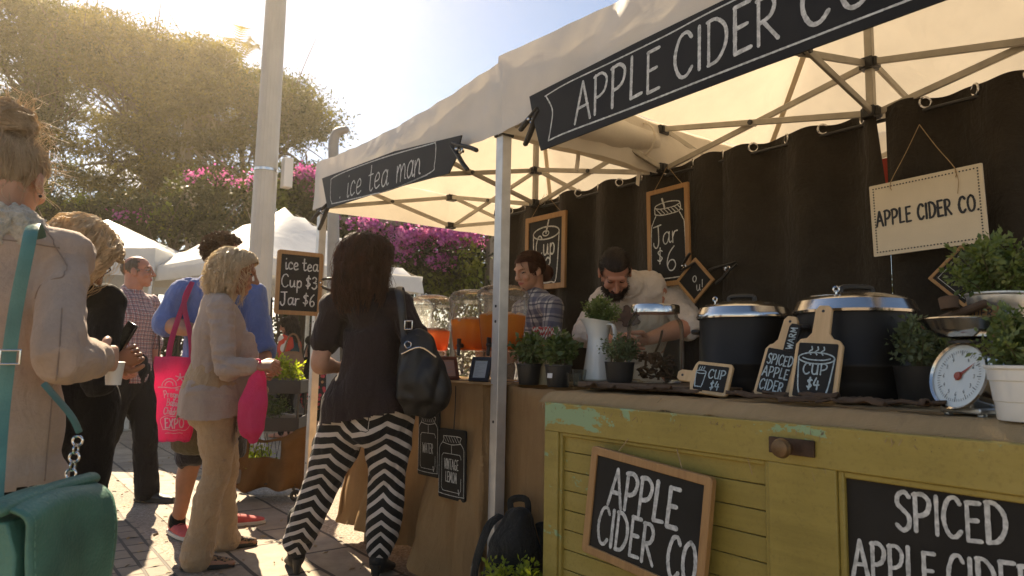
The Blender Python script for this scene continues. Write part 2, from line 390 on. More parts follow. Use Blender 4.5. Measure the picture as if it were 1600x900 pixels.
def ribbon(mb, strokes, w, fn, mi=0, rough=.12, seed=3, taper=True):
    """brush strokes as flat strips of width w; fn(u, v) -> 3-D point on the board face"""
    r = random.Random(seed)
    for si, st in enumerate(strokes):
        P = smooth2(st, w*1.2); n = len(P)
        if n < 2: continue
        V, F = [], []
        ws = w*(1+r.uniform(-.12, .12))
        seq = []
        for i, p in enumerate(P):
            t = P[min(i+1, n-1)]-P[max(i-1, 0)]
            if t.length < 1e-9: t = Vector((1, 0, 0))
            t.normalize(); seq.append((p, t, 1+r.uniform(-1, 1)*rough))
        p, t, _ = seq[0]; seq.insert(0, (p-t*ws*.42, t, .45)); p, t, _ = seq[-1]; seq.append((p+t*ws*.42, t, .45))
        for p, t, k in seq:
            nn = Vector((-t.y, t.x, 0))*(ws*.5*k); a = p+nn; b = p-nn
            V += [fn(a.x, a.y, si*.00002), fn(b.x, b.y, si*.00002)]
        F = [(2*i, 2*i+1, 2*i+3, 2*i+2) for i in range(len(seq)-1)]
        mb.add(V, F, mi)

# ---------------------------------------------------------------- leaves
def leaves(P, size, asp=.5, up=.3, seed=1, jit=.35, fold=True):
    """one small folded leaf per point: returns V, F (quads)"""
    r = np.random.default_rng(seed); n = len(P); P = np.asarray(P)
    d = r.normal(size=(n, 3)); d[:, 2] += up; d /= np.linalg.norm(d, axis=1)[:, None]
    e = r.normal(size=(n, 3)); e -= d*(e*d).sum(1)[:, None]; e /= np.linalg.norm(e, axis=1)[:, None]
    s = (size*(1+jit*r.uniform(-1, 1, n)))[:, None]
    nn = np.cross(d, e)
    V = np.stack([P, P+d*s*.5+e*s*asp*.5+nn*s*.08, P+d*s, P+d*s*.5-e*s*asp*.5+nn*s*.08], 1).reshape(-1, 3)
    F = np.arange(4*n).reshape(n, 4); return V, F
def blob_points(blobs, n, seed=1, shell=.55):
    """points through ellipsoids (c, r): denser to the outside"""
    r = np.random.default_rng(seed); vol = np.array([b[1][0]*b[1][1]*b[1][2] for b in blobs])**.8; vol /= vol.sum()
    idx = r.choice(len(blobs), n, p=vol); c = np.array([b[0] for b in blobs])[idx]; R = np.array([b[1] for b in blobs])[idx]
    d = r.normal(size=(n, 3)); d /= np.linalg.norm(d, axis=1)[:, None]; q = r.uniform(shell**3, 1, n)**(1/3)
    return c+d*R*q[:, None]
def clumps(cent, per, spread, seed=1):
    r = np.random.default_rng(seed); cent = np.asarray(cent)
    return (cent[:, None, :]+r.normal(size=(len(cent), per, 3))*np.asarray(spread)).reshape(-1, 3)
# ================================================================ GROUND
def sheet(name, x0, x1, y0, y1, z, m, nx=1, ny=1):
    xs = np.linspace(x0, x1, nx+1); ys = np.linspace(y0, y1, ny+1); V = [(x, y, z) for y in ys for x in xs]
    F = [(j*(nx+1)+i, j*(nx+1)+i+1, (j+1)*(nx+1)+i+1, (j+1)*(nx+1)+i) for j in range(ny) for i in range(nx)]
    return tag(link(name, np_mesh(name, V, F), m), kind='structure')
t = NT('aggregate_concrete'); v = t.obj()
vo = t.n('TexVoronoi'); vo.inputs['Scale'].default_value = 95; t.l(v, vo.inputs['Vector'])
c = t.ramp(vo.outputs['Color'], [(.15, (.23, .18, .125)), (.5, (.38, .305, .22)), (.85, (.50, .43, .34))])
big = t.noise(v, 1.3, 5, .6); t.base(t.mix(t.ramp(big, [(.35, .55), (.65, 0.0)]), c, (.16, .125, .09)))
t.set(Roughness=.85); t.bump(t.math('ADD', vo.outputs['Distance'], t.math('MULTIPLY', big, .5)), .55, .006); M_AGG = t.m
def paver_mat(name, bw, bh, c1, c2, mortar, offs=.5, msize=.012):
    t = NT(name); v = t.obj(rot=(0, 0, rad(90)))
    w = t.n('VectorMath'); w.operation = 'ADD'; t.l(v, w.inputs[0])
    ns = t.n('TexNoise'); ns.inputs['Scale'].default_value = 2.2; t.l(v, ns.inputs['Vector'])
    sc = t.n('VectorMath'); sc.operation = 'SCALE'; sc.inputs['Scale'].default_value = .035; t.l(ns.outputs['Color'], sc.inputs[0]); t.l(sc.outputs[0], w.inputs[1])
    b = t.n('TexBrick'); t.l(w.outputs[0], b.inputs['Vector']); b.offset = offs
    b.inputs['Scale'].default_value = 1; b.inputs['Brick Width'].default_value = bw; b.inputs['Row Height'].default_value = bh
    b.inputs['Mortar Size'].default_value = msize; b.inputs['Mortar Smooth'].default_value = .25; b.inputs['Bias'].default_value = 0
    b.inputs['Color1'].default_value = rgb(c1); b.inputs['Color2'].default_value = rgb(c2); b.inputs['Mortar'].default_value = rgb(mortar)
    n1 = t.noise(v, 7, 6, .65); n2 = t.noise(v, 60, 3); n3 = t.noise(v, 1.1, 4)
    k = t.mix(1.0, b.outputs['Color'], t.ramp(n1, [(.25, (.62, .6, .56)), (.75, (1.12, 1.1, 1.06))]), 'MULTIPLY')
    k = t.mix(t.ramp(n3, [(.5, 0.0), (.72, .5)]), k, (.13, .10, .075)); t.base(k); t.set(Roughness=.78)
    t.bump(t.math('ADD', t.math('MULTIPLY', b.outputs['Fac'], -1.0), t.math('ADD', t.math('MULTIPLY', n1, .5), t.math('MULTIPLY', n2, .2))), .8, .008)
    return t.m
M_FLAG = paver_mat('sandstone_flags', .62, .30, (.47, .38, .275), (.34, .275, .20), (.09, .07, .05))
M_SETT = paver_mat('stone_setts', .17, .11, (.36, .285, .205), (.235, .19, .135), (.08, .065, .047), msize=.009)
M_FAR = M('worn_asphalt', (.32, .275, .22), .9, .3, .6, .4, 90)
sheet('ground', -220, 220, -200, 260, -.012, M_FAR)
sheet('plaza', -9, 12, -6, 10.8, -.004, M_AGG)
sheet('stone_sett_paving', -6, .90, -5, 10.2, 0, M_SETT)
sheet('flagstone_paving', 1.06, 1.80, -5, 9.6, 0, M_FLAG)
# fallen leaves and bits of paper on the paving
V, F = leaves(np.stack([RNG.uniform(.3, 1.8, 240), RNG.uniform(2.4, 8, 240), np.full(240, .006)], 1), .05, .6, -.2, 5)
V[:, 2] = .003+np.abs(V[:, 2]-.006)*.3
tag(link('leaf_litter', np_mesh('leaf_litter', V, F), M('dry_leaf', (.30, .2, .09), .8, .4, 5)), 'dry brown leaves scattered over the sunlit paving', 'leaves', kind='stuff')

# ================================================================ TENTS
def canopymat(name, col, trans):
    t = NT(name); v = t.obj()
    f = t.noise(v, 2.4, 6, .6); g = t.noise(v, 5, 5, .6)
    c = t.ramp(f, [(.25, tuple(k*.86 for k in col)), (.6, col), (.8, tuple(min(.9, k*1.05) for k in col))])
    c = t.mix(t.ramp(g, [(.6, 0.0), (.8, .3)]), c, tuple(k*.72 for k in col)); t.base(c); t.set(Roughness=.45); t.b.inputs['Specular IOR Level'].default_value = .5
    h = t.noise(v, 3.2, 4, .5, dist=.8); nrm = t.bump(h, .22, .05)
    tr = t.n('BsdfTranslucent'); t.l(t.mix(1.0, c, (1.0, .935, .82), 'MULTIPLY'), tr.inputs['Color']); t.l(nrm, tr.inputs['Normal'])
    mx = t.n('MixShader'); mx.inputs[0].default_value = trans; t.l(t.b.outputs[0], mx.inputs[1]); t.l(tr.outputs[0], mx.inputs[2]); t.l(mx.outputs[0], t.out.inputs['Surface'])
    return t.m
M_CANVAS = canopymat('cream_canvas', (.80, .745, .65), .27)
M_SEAM = canopymat('canvas_seam', (.60, .50, .34), .18)
M_WHITE_CANVAS = canopymat('white_canvas', (.80, .80, .78), .25)
M_ALU = M('aluminium', (.62, .60, .56), .45, .12, 14, .05, 200, .45)
M_TRUSS = M('truss_tube', (.42, .38, .31), .5, .15, 10, .05, 200, .35)
M_BLACKP = M('black_plastic', (.022, .02, .018), .45, .3, 20)
def canopy_grid(W, D, ze, zp, sag, seed, n=26):
    """pyramid of cloth over W x D with the eave dipping between the corners"""
    V, F = [], []
    for j in range(n+1):
        for i in range(n+1):
            u, w = 2*i/n-1, 2*j/n-1; m = max(abs(u), abs(w)); other = min(abs(u), abs(w)) / max(m, 1e-6)
            z = ze+(zp-ze)*(1-m)**1.08 - sag*(m**3)*(1-other**2)
            z += .018*noise.noise(Vector((u*4+seed, w*4, seed)))*(1 if m < .97 else .5) + .012*noise.noise(Vector((u*13, w*13+seed, 2)))
            V.append((u*W/2, w*D/2, z))
    F = [(j*(n+1)+i, j*(n+1)+i+1, (j+1)*(n+1)+i+1, (j+1)*(n+1)+i) for j in range(n) for i in range(n)]
    return V, F
def tent(name, label, cx, cy, W, D, ze, zp, zv, zu, zl, group=None, canvas=None, sag=.05, seed=1, detail=True, legs=((-1, -1), (-1, 1), (1, -1), (1, 1)), rotz=0, z_leg=None):
    """pop-up canopy: W along X, D along Y; ze eave, zv valance hem, zu/zl upper and lower truss nodes"""
    T = empty(name, (cx, cy, 0), label, 'tent', rotz, group); canvas = canvas or M_CANVAS
    n = 26 if detail else 14
    V, F = canopy_grid(W, D, ze, zp, sag, seed, n); mb = MB().add(V, F)
    o = mb.build('canopy', [canvas, M_SEAM], T, smooth=80)
    rnd = random.Random(seed)
    # seams along the four hips and down the middle of each slope, just under the cloth
    mb = MB()
    def surf(u, w):
        m = max(abs(u), abs(w)); ot = min(abs(u), abs(w))/max(m, 1e-6)
        return Vector((u*W/2, w*D/2, ze+(zp-ze)*(1-m)**1.08-sag*(m**3)*(1-ot**2)-.022))
    for (a, b) in ((1, 1), (1, -1), (-1, 1), (-1, -1)):
        pts = [surf(a*k, b*k) for k in (.08, .25, .45, .65, .85, .98)]
        mb.tube(pts, (.016, .003), 6, 3, (a, -b, 0), 'flat')
    mb.build('seam', M_SEAM, T)
    # valance: four hanging strips with soft ripples
    mb = MB(); k = 60 if detail else 20; rows = 6
    per = []
    cs = [(-1, -1), (1, -1), (1, 1), (-1, 1)]
    for q in range(4):
        a, b = cs[q], cs[(q+1) % 4]
        for i in range(k): f = i/k; per.append((a[0]+(b[0]-a[0])*f, a[1]+(b[1]-a[1])*f, min(f, 1-f)))
    nv = len(per); V = []
    for r in range(rows+1):
        for i, (u, w, e) in enumerate(per):
            g = r/rows; m = 1-(2*(.5-e))**2
            z = (ze+.004-sag*m)*(1-g)+(zv+.02*m)*g+.006*noise.noise(Vector((u*6, w*6, seed)))
            out = .012+.03*g*noise.noise(Vector((u*3.1+seed, w*3.1, .7)))+.012*noise.noise(Vector((u*9, w*9, g*1.5+seed)))+.02*math.sin(g*3.1)*m
            d = Vector((u if abs(u) > .999 else 0, w if abs(w) > .999 else 0, 0)); 
            V.append((u*W/2+d.x*out, w*D/2+d.y*out, z))
    F = [(r*nv+i, r*nv+(i+1) % nv, (r+1)*nv+(i+1) % nv, (r+1)*nv+i) for r in range(rows) for i in range(nv)]
    mb.add(V, F); mb.build('valance', canvas, T, smooth=80)
    hx, hy = W/2-.03, D/2-.03
    for a, b in legs:
        mb = MB(); mb.box((a*hx, b*hy, (ze-.06)/2+.01), (.052, .052, ze-.08)); mb.box((a*hx, b*hy, .006), (.10, .10, .012))
        if detail:
            mb.box((a*hx, b*hy, zl), (.068, .068, .085), mi=1); mb.box((a*hx, b*hy, ze-.09), (.066, .066, .07), mi=1)
            for z in (.35, .8, 1.25, 1.32): mb.box((a*hx-.0265, b*hy, z), (.004, .012, .012), mi=1)
        mb.build('leg', [M_ALU, M_BLACKP], T, bevel=.004)
    if not detail: return T
    mids = [Vector((0, -hy, 0)), Vector((hx, 0, 0)), Vector((0, hy, 0)), Vector((-hx, 0, 0))]
    corners = [Vector((a*hx, b*hy, 0)) for a, b in cs]
    U, L = Vector((0, 0, zu)), Vector((0, 0, zl)); Uc, Lc = Vector((0, 0, ze-.09)), Vector((0, 0, zl-.01))
    def cross(p, q, pu, pl, qu, ql):
        d = (q-p).normalized(); s_ = d.cross(Vector((0, 0, 1)))*.011
        for aa, bb, off in ((p+pu, q+ql, s_), (p+pl, q+qu, -s_)):
            m = MB(); m.bar(aa+d*.03+off, bb-d*.03+off, .014, .030); m.build('truss_bar', M_TRUSS, T, bevel=.003)
        m = MB(); c = (p+q)/2+(pu+pl+qu+ql)/4; ax = s_.normalized()
        m.tube([c-ax*.026, c+ax*.026], .013, 10, 1, (0, 0, 1), 'flat'); m.build('truss_bolt', M_BLACKP, T)
    for q in range(4):
        a, b = corners[q], corners[(q+1) % 4]; m = mids[q]
        cross(a, m, Uc, Lc, U, L); cross(b, m, Uc, Lc, U, L); cross(m, Vector((0, 0, 0)), U, L, U, L)
    for p in mids+[Vector((0, 0, 0))]:
        for z in (zu, zl):
            m = MB(); m.box(p+Vector((0, 0, z)), (.075, .05, .05)); m.box(p+Vector((0, 0, z)), (.05, .075, .044)); m.build('truss_joint', M_BLACKP, T, bevel=.005)
    m = MB(); m.box((0, 0, (zl+zp)/2), (.032, .032, zp-zl-.03)); m.build('centre_pole', M_TRUSS, T, bevel=.003)
    return T
XF = 1.88
T1 = tent('canopy_tent', 'cream canopy tent over the yellow cider counter, carrying the large black banner', XF+1.09, 1.30, 2.24, 2.36, 2.50, 3.25, 2.12, 2.39, 2.17, seed=3, legs=((-1, -1), (1, -1), (1, 1)))
T2 = tent('canopy_tent', 'smaller looking cream canopy tent over the iced tea dispensers, farther along the row', XF+1.09, 3.56, 2.24, 2.20, 2.47, 3.15, 2.12, 2.39, 2.16, seed=8)
T1['group'] = T2['group'] = 'cream canopy tents in a row'
# rolled-up side wall tied beneath the truss between the two tents
R_ = empty('rolled_side_wall', (2.45, 2.46, 2.33), 'rolled cream side wall tied under the roof truss above the counter', 'tent wall')
mb = MB(); mb.tube([(-.52, -.03, .03), (-.25, -.02, -.035), (.1, 0, -.05), (.42, .01, -.02), (.50, .01, 0)], [(.06, .075), (.075, .085), (.08, .09), (.07, .06), (.03, .03)], 16, 5, (0, 1, 0))
o = mb.build('rolled_cloth', M_CANVAS, R_, 80); wrinkle(o.data, .012, (2, 14, 14), 4)
for x in (.36, -.1):
    mb = MB(); mb.ring((x, 0, -.03), .095, .006, (1, 0, 0), 18, 6); mb.tube([(x, .02, -.12), (x+.01, .03, -.2), (x-.01, .02, -.28)], (.014, .002), 6, 4); mb.build('tie_strap', M_CANVAS, R_)

# ================================================================ CURTAINS
M_CURT = cloth('dark_brown_cloth', (.034, .027, .019), .2, 500, trans=.02, rough=.9, sheen=.15, fold=.25)
M_STEEL = M('polished_steel', (.62, .60, .57), .16, .06, 6, 0, 0, 1.0)
XC = 3.0
rod = MB(); rod.tube([(XC, .25, 2.135), (XC, 4.02, 2.135)], .008, 10, 1); o = rod.build('curtain_rod', M_BLACKP); tag(o, 'long dark rod carrying the brown eyelet curtains', 'curtain rod')
def curtain(y0, y1, label, seed, pull=0.0, lam=.36, top=2.185, amp=.034):
    T = empty('curtain', (XC, (y0+y1)/2, .05), label, 'curtain', group='brown eyelet curtains behind the stall')
    w = abs(y1-y0); ny = int(w/.012); nz_ = 44; V = []; r = random.Random(seed); ph = r.uniform(0, 6)
    for k in range(nz_+1):
        g = k/nz_; z = g*(top-.05)
        for i in range(ny+1):
            y = -w/2+w*i/ny; a = amp*(1+.25*noise.noise(Vector((y*2, seed, 0))))
            p = 2*math.pi*y/lam+ph+1.5*noise.noise(Vector((y*2.1, seed, g*1.2)))*(1-g)
            x = a*math.sin(p)*(.55+.45*g)*(1+.7*noise.noise(Vector((y*4, seed, g))))+.028*noise.noise(Vector((y*3, g*2, seed)))*(1-g)
            zz = z + (  .005*math.sin(p*2)+.007*noise.noise(Vector((y*5, seed, 9))) if k == nz_ else 0)
            V.append((x, y+.25*a*math.sin(2*p)*(1-g)*.3+pull*max(0, (z-1.72)/.4)*max(0, 1-i/9), zz))
    F = [(k*(ny+1)+i, k*(ny+1)+i+1, (k+1)*(ny+1)+i+1, (k+1)*(ny+1)+i) for k in range(nz_) for i in range(ny)]
    link('panel', np_mesh('panel', V, F, smooth=True), M_CURT, T)
    n = 0; y = -w/2+.02
    q = ph
    for kk in range(-40, 40):       # an eyelet wherever the cloth crosses the rod
        yy = (kk*math.pi-ph)*lam/(2*math.pi)
        if -w/2+.03 < yy < w/2-.03:
            sgn = 1 if math.cos(kk*math.pi) > 0 else -1
            ax = Vector((1.0, -sgn*.95, 0))
            mb = MB(); mb.ring((0, yy, 2.115), .022, .0055, ax, 20, 8); mb.build('eyelet', M_STEEL, T)
    return T
curtain(2.075, 3.98, 'brown curtain behind the vendors, carrying the Cup and Jar boards', 1)
curtain(1.246, 2.115, 'brown curtain behind the soup kettles, left of the red chink', 2, .035)
curtain(.30, 1.248, 'brown curtain at the right edge, right of the red chink', 5)
# strip of red banner glimpsed through the chink between two curtains
mb = MB(); mb.box((XC+.35, 1.38, 1.90), (.01, .3, .34)); o = mb.build('backdrop_cloth', M('red_cloth', (.42, .05, .03), .8)); tag(o, 'red cloth glimpsed in the chink between two brown curtains', 'cloth')

# ================================================================ COUNTERS
def yellow_paint():
    t = NT('chipped_yellow_paint'); v = t.obj()
    n1 = t.noise(v, 2.2, 6, .6); n2 = t.noise(t.obj((1, 1.6, 1)), 34, 7, .72, dist=.4); n3 = t.noise(t.obj((1, .35, 1.2)), 5.5, 6, .7, dist=.9); n4 = t.noise(v, 70, 4, .7)
    base = t.ramp(t.math('ADD', t.math('MULTIPLY', n1, .6), t.math('MULTIPLY', t.noise(t.obj((1, .12, 2.2)), 12, 6, .65), .4)), [(.32, (.235, .178, .036)), (.5, (.325, .247, .053)), (.68, (.38, .29, .078))])
    base = t.mix(t.ramp(n4, [(.52, 0.0), (.72, .55)]), base, (.20, .145, .035))
    # older green coat and bare wood show where the yellow has flaked, mostly along the top rail
    s = t.n('SeparateXYZ'); t.l(t.n('TexCoord').outputs['Object'], s.inputs[0])
    zz = t.n('MapRange'); zz.inputs['From Min'].default_value = .80; zz.inputs['From Max'].default_value = .90; zz.inputs['To Min'].default_value = -.15; zz.inputs['To Max'].default_value = .022; t.l(s.outputs['Z'], zz.inputs['Value'])
    yy = t.n('MapRange'); yy.inputs['From Min'].default_value = .15; yy.inputs['From Max'].default_value = .65; yy.inputs['To Min'].default_value = -.10; yy.inputs['To Max'].default_value = .02; t.l(s.outputs['Y'], yy.inputs['Value'])
    k = t.math('ADD', t.math('ADD', n3, zz.outputs[0]), yy.outputs[0])
    k = t.math('ADD', k, t.math('MULTIPLY', t.math('SUBTRACT', n2, .5), .22))
    base = t.mix(t.ramp(k, [(.505, 0.0), (.515, 1.0)]), base, (.26, .37, .20))
    k2 = t.math('ADD', t.math('ADD', n2, t.math('MULTIPLY', zz.outputs[0], .45)), t.math('MULTIPLY', yy.outputs[0], .3))
    base = t.mix(t.ramp(k2, [(.63, 0.0), (.65, 1.0)]), base, (.10, .065, .04))
    t.base(base); t.set(Roughness=.48); t.b.inputs['Specular IOR Level'].default_value = .4
    t.bump(t.math('ADD', t.math('MULTIPLY', n2, .6), t.math('MULTIPLY', k, -.7)), .35, .004); return t.m
M_YEL = yellow_paint()
M_SLATE = M('chalkboard_black', (.009, .008, .007), .6, .5, 2.6, .1, 60, spec=.22, detail=9, col2=(.026, .024, .021))
M_CHALK = M('chalk_white', (.74, .74, .70), .9, .16, 70, .2, 160, col2=(.34, .34, .32), detail=7)
M_CHALKB = M('chalk_pale_blue', (.52, .62, .64), .9, .2, 90, .2, 160, col2=(.26, .32, .34), detail=7)
M_FRAME = woodmat('oak_frame', (.30, .155, .055), (.42, .24, .09), 5, .5, 2)
M_PINE = woodmat('pale_board_wood', (.52, .34, .16), (.66, .46, .24), 5, .5, 2)
M_DARKW = woodmat('dark_wood', (.07, .04, .022), (.14, .085, .045), 5, .65, 1)
M_RUST = M('rusty_iron', (.075, .045, .028), .6, .5, 18, .4, 60, .6)
M_TWINE = M('jute_twine', (.34, .235, .12), .9, .2, 40)
XD, ZT = 1.72, .975
def fr(x):                              # frame on a plane X = x facing the visitor: u runs to the right (-Y), v up, d towards the visitor
    return lambda y0, z0: (lambda u, v, d=0: Vector((x-d, y0-u, z0+v)))
D_ = empty('door_counter', (XD, 1.1, 0), 'old yellow panelled door serving as the front of the cider counter', 'counter')
dl = lambda y, z, x=0: Vector((x, y-1.1, z))   # local to the counter
def dbox(mb, y0, y1, z0, z1, x0, x1): mb.box(((x0+x1)/2, (y0+y1)/2-1.1, (z0+z1)/2), (x1-x0, abs(y1-y0), z1-z0))
yL, y1_, y2_, yR = 1.962, 1.047, .862, .06
mb = MB()
for (a, b, c, d) in ((yL, yR, .818, .922), (yL, yR, .06, .20)): dbox(mb, a, b, c, d, -.02, .022)
mb.build('rail', M_YEL, D_, bevel=.003)
mb = MB(); dbox(mb, yL, yL-.075, .2, .818, -.0195, .0215); mb.build('stile', M_YEL, D_, bevel=.003); mb = MB(); dbox(mb, y1_, y2_, .2, .818, -.0195, .0215); mb.build('stile', M_YEL, D_, bevel=.003)
mb = MB(); nb = 9
for i in range(nb):                       # tongue-and-groove boards of the left panel
    z0 = .2+(.818-.2)*i/nb; dbox(mb, yL-.075, y1_, z0+.0012, z0+(.818-.2)/nb-.0012, .002, .016)
mb.build('panel_boards', M_YEL, D_, bevel=.0022)
mb = MB()
for (a, b, c, d) in ((yL-.075, yL-.089, .2, .818), (y1_+.014, y1_, .2, .818), (yL-.089, y1_+.014, .804, .818), (yL-.089, y1_+.014, .2, .214)): dbox(mb, a, b, c, d, -.012, .008)
for (a, b, c, d) in ((y2_, y2_-.016, .2, .818), (y2_-.016, yR, .802, .818)): dbox(mb, a, b, c, d, -.012, .008)
mb.build('moulding', M_YEL, D_, bevel=.004)
mb = MB(); dbox(mb, y2_, yR, .2, .818, .001, .012); o = mb.build('chalkboard_panel', M_SLATE, D_)
tag(o, 'black chalkboard panel set into the yellow door')
lt = MB(); F_ = lambda y0, z0: (lambda u, v, d=0: Vector((-.0012-d, y0-1.1-u, z0+v)))
def put(mb, txt, y0, z0, h, w, slope=0.0, **k):
    st, W = text_strokes(txt, h, **k); ribbon(mb, [[(u, v+u*slope) for u, v in s] for s in st], w, F_(y0, z0), seed=len(txt)); return W
put(lt, 'SPICED', .732, .703, .084, .0095, .03, gap=.13, xs=.72); put(lt, 'APPLE CIDER', .836, .570, .086, .0095, .06, gap=.13, space=.30, xs=.64); put(lt, 'CUP $4', .72, .43, .08, .0095, 0, xs=.8)
lt.build('lettering', M_CHALK, D_, 0)
# latch plate and knob
lp = PX(1245, 697, XD)
mb = MB(); mb.box((-.026, lp.y-1.1, lp.z), (.010, .125, .042)); pl_ = mb.build('latch_plate', M_RUST, D_, bevel=.002)
mb = MB(); mb.lathe([(.011, 0), (.011, .022), (.022, .027), (.026, .038), (.022, .05), (.008, .054), (0, .054)], (-.030, lp.y-1.1+.004, lp.z-.002), 20, 0, Matrix.Rotation(rad(-90), 3, 'Y')); mb.build('knob', M('aged_brass_knob', (.16, .10, .05), .45, .4, 20, .2, 60, .7), pl_)
# table under the cloth
def trestle(name, label, cx, cy, w, d, h):
    T = empty(name, (cx, cy, 0), label, 'table')
    mb = MB(); mb.box((0, 0, h-.015), (d, w, .03)); mb.build('table_top', M_DARKW, T, bevel=.003)
    for a in (-1, 1):
        for b in (-1, 1):
            mb = MB(); mb.box((a*(d/2-.06), b*(w/2-.12), (h-.03)/2), (.05, .05, h-.03)); mb.build('leg', M_DARKW, T, bevel=.003)
    return T
trestle('trestle_table', 'dark trestle table behind the yellow door front', 2.10, 1.06, 1.86, .68, ZT-.034)
def hessian(name, col, c2):
    t = NT(name); v = t.obj()
    w1 = t.n('TexWave'); w1.wave_type = 'BANDS'; w1.bands_direction = 'Y'; w1.inputs['Scale'].default_value = 95; w1.inputs['Distortion'].default_value = 2.2; w1.inputs['Detail Scale'].default_value = 3; t.l(v, w1.inputs['Vector'])
    w2 = t.n('TexWave'); w2.wave_type = 'BANDS'; w2.bands_direction = 'Z'; w2.inputs['Scale'].default_value = 95; w2.inputs['Distortion'].default_value = 2.2; t.l(v, w2.inputs['Vector'])
    wv = t.math('MULTIPLY', w1.outputs['Fac'], w2.outputs['Fac']); n = t.noise(v, 3.0, 6, .62); n2 = t.noise(t.obj((1, 6, .6)), 6, 4)
    c = t.ramp(t.math('ADD', t.math('MULTIPLY', n, .7), t.math('MULTIPLY', n2, .3)), [(.3, c2), (.68, col)])
    c = t.mix(t.math('MULTIPLY', t.math('SUBTRACT', 1.0, wv), .25), c, tuple(k*.5 for k in c2)); t.base(c); t.set(Roughness=.95); t.b.inputs['Specular IOR Level'].default_value = .1
    nrm = t.bump(t.math('ADD', t.math('MULTIPLY', wv, .5), t.math('MULTIPLY', t.noise(t.obj((1, 5, .8)), 4, 5, .6, dist=.7), 3.0)), .8, .012)
    tr = t.n('BsdfTranslucent'); t.l(c, tr.inputs['Color'])
    mx = t.n('MixShader'); mx.inputs[0].default_value = .22; t.l(t.b.outputs[0], mx.inputs[1]); t.l(tr.outputs[0], mx.inputs[2]); t.l(mx.outputs[0], t.out.inputs['Surface']); return t.m
M_HESS = hessian('hessian', (.74, .49, .25), (.54, .33, .15)); M_BURLAP = hessian('burlap_runner', (.78, .57, .32), (.60, .42, .22))
# burlap runner over the counter top, its frayed edge curling over the front
def runner():
    T = empty('burlap_runner', (2.1, 1.1, ZT), 'frayed burlap runner lying over the cider counter top', 'table cloth')
    nx, ny = 26, 130; V = []
    for j in range(ny+1):
        y = 2.02-1.94*j/ny-1.1
        for i in range(nx+1):
            g = i/nx; e = .012*noise.noise(Vector((y*9, 3, 0)))+.02*noise.noise(Vector((y*2.3, 7, 0)))
            x = .34-g*(.70+e); z = -.014+.007*noise.noise(Vector((x*7, y*7, 1)))+.004*noise.noise(Vector((x*22, y*22, 4)))
            over = max(0, g-.90)/.10
            z -= over**1.6*(.040+.026*noise.noise(Vector((y*3.1, 1, 5)))+.012*noise.noise(Vector((y*11, 2, 5))))
            V.append((x-.02, y, z))
    F = [(j*(nx+1)+i, j*(nx+1)+i+1, (j+1)*(nx+1)+i+1, (j+1)*(nx+1)+i) for j in range(ny) for i in range(nx)]
    o = link('cloth', np_mesh('cloth', V, F, smooth=True), M_BURLAP, T); sd = o.modifiers.new('s', 'SOLIDIFY'); sd.thickness = .004
    mb = MB(); r = random.Random(5)      # loose threads
    edge = [V[j*(nx+1)+nx] for j in range(ny+1)]
    for k in range(420):
        p = Vector(edge[r.randrange(ny)]); L = r.uniform(.012, .035); d = Vector((-r.uniform(.1, .8), r.uniform(-.8, .8), -r.uniform(.3, 1))).normalized()
        mb.tube([p+Vector((.004, 0, 0)), p+d*L*.5, p+d*L+Vector((0, r.uniform(-.01, .01), -.006))], .0009, 4, 2, cap='flat')
    for yy, L in ((1.12, .15), (.93, .19), (.9, .16), (.86, .1), (1.78, .1), (.62, .07), (1.5, .06)):
        p = Vector((-.385, yy-1.1, -.05)); mb.tube([p, p+Vector((-.01, .012, -L*.3)), p+Vector((-.014, -.012, -L*.7)), p+Vector((-.01, .006-.03*(L > .12), -L))], .0011, 4, 5, cap='flat')
    mb.build('fringe', M_TWINE, T)
runner()
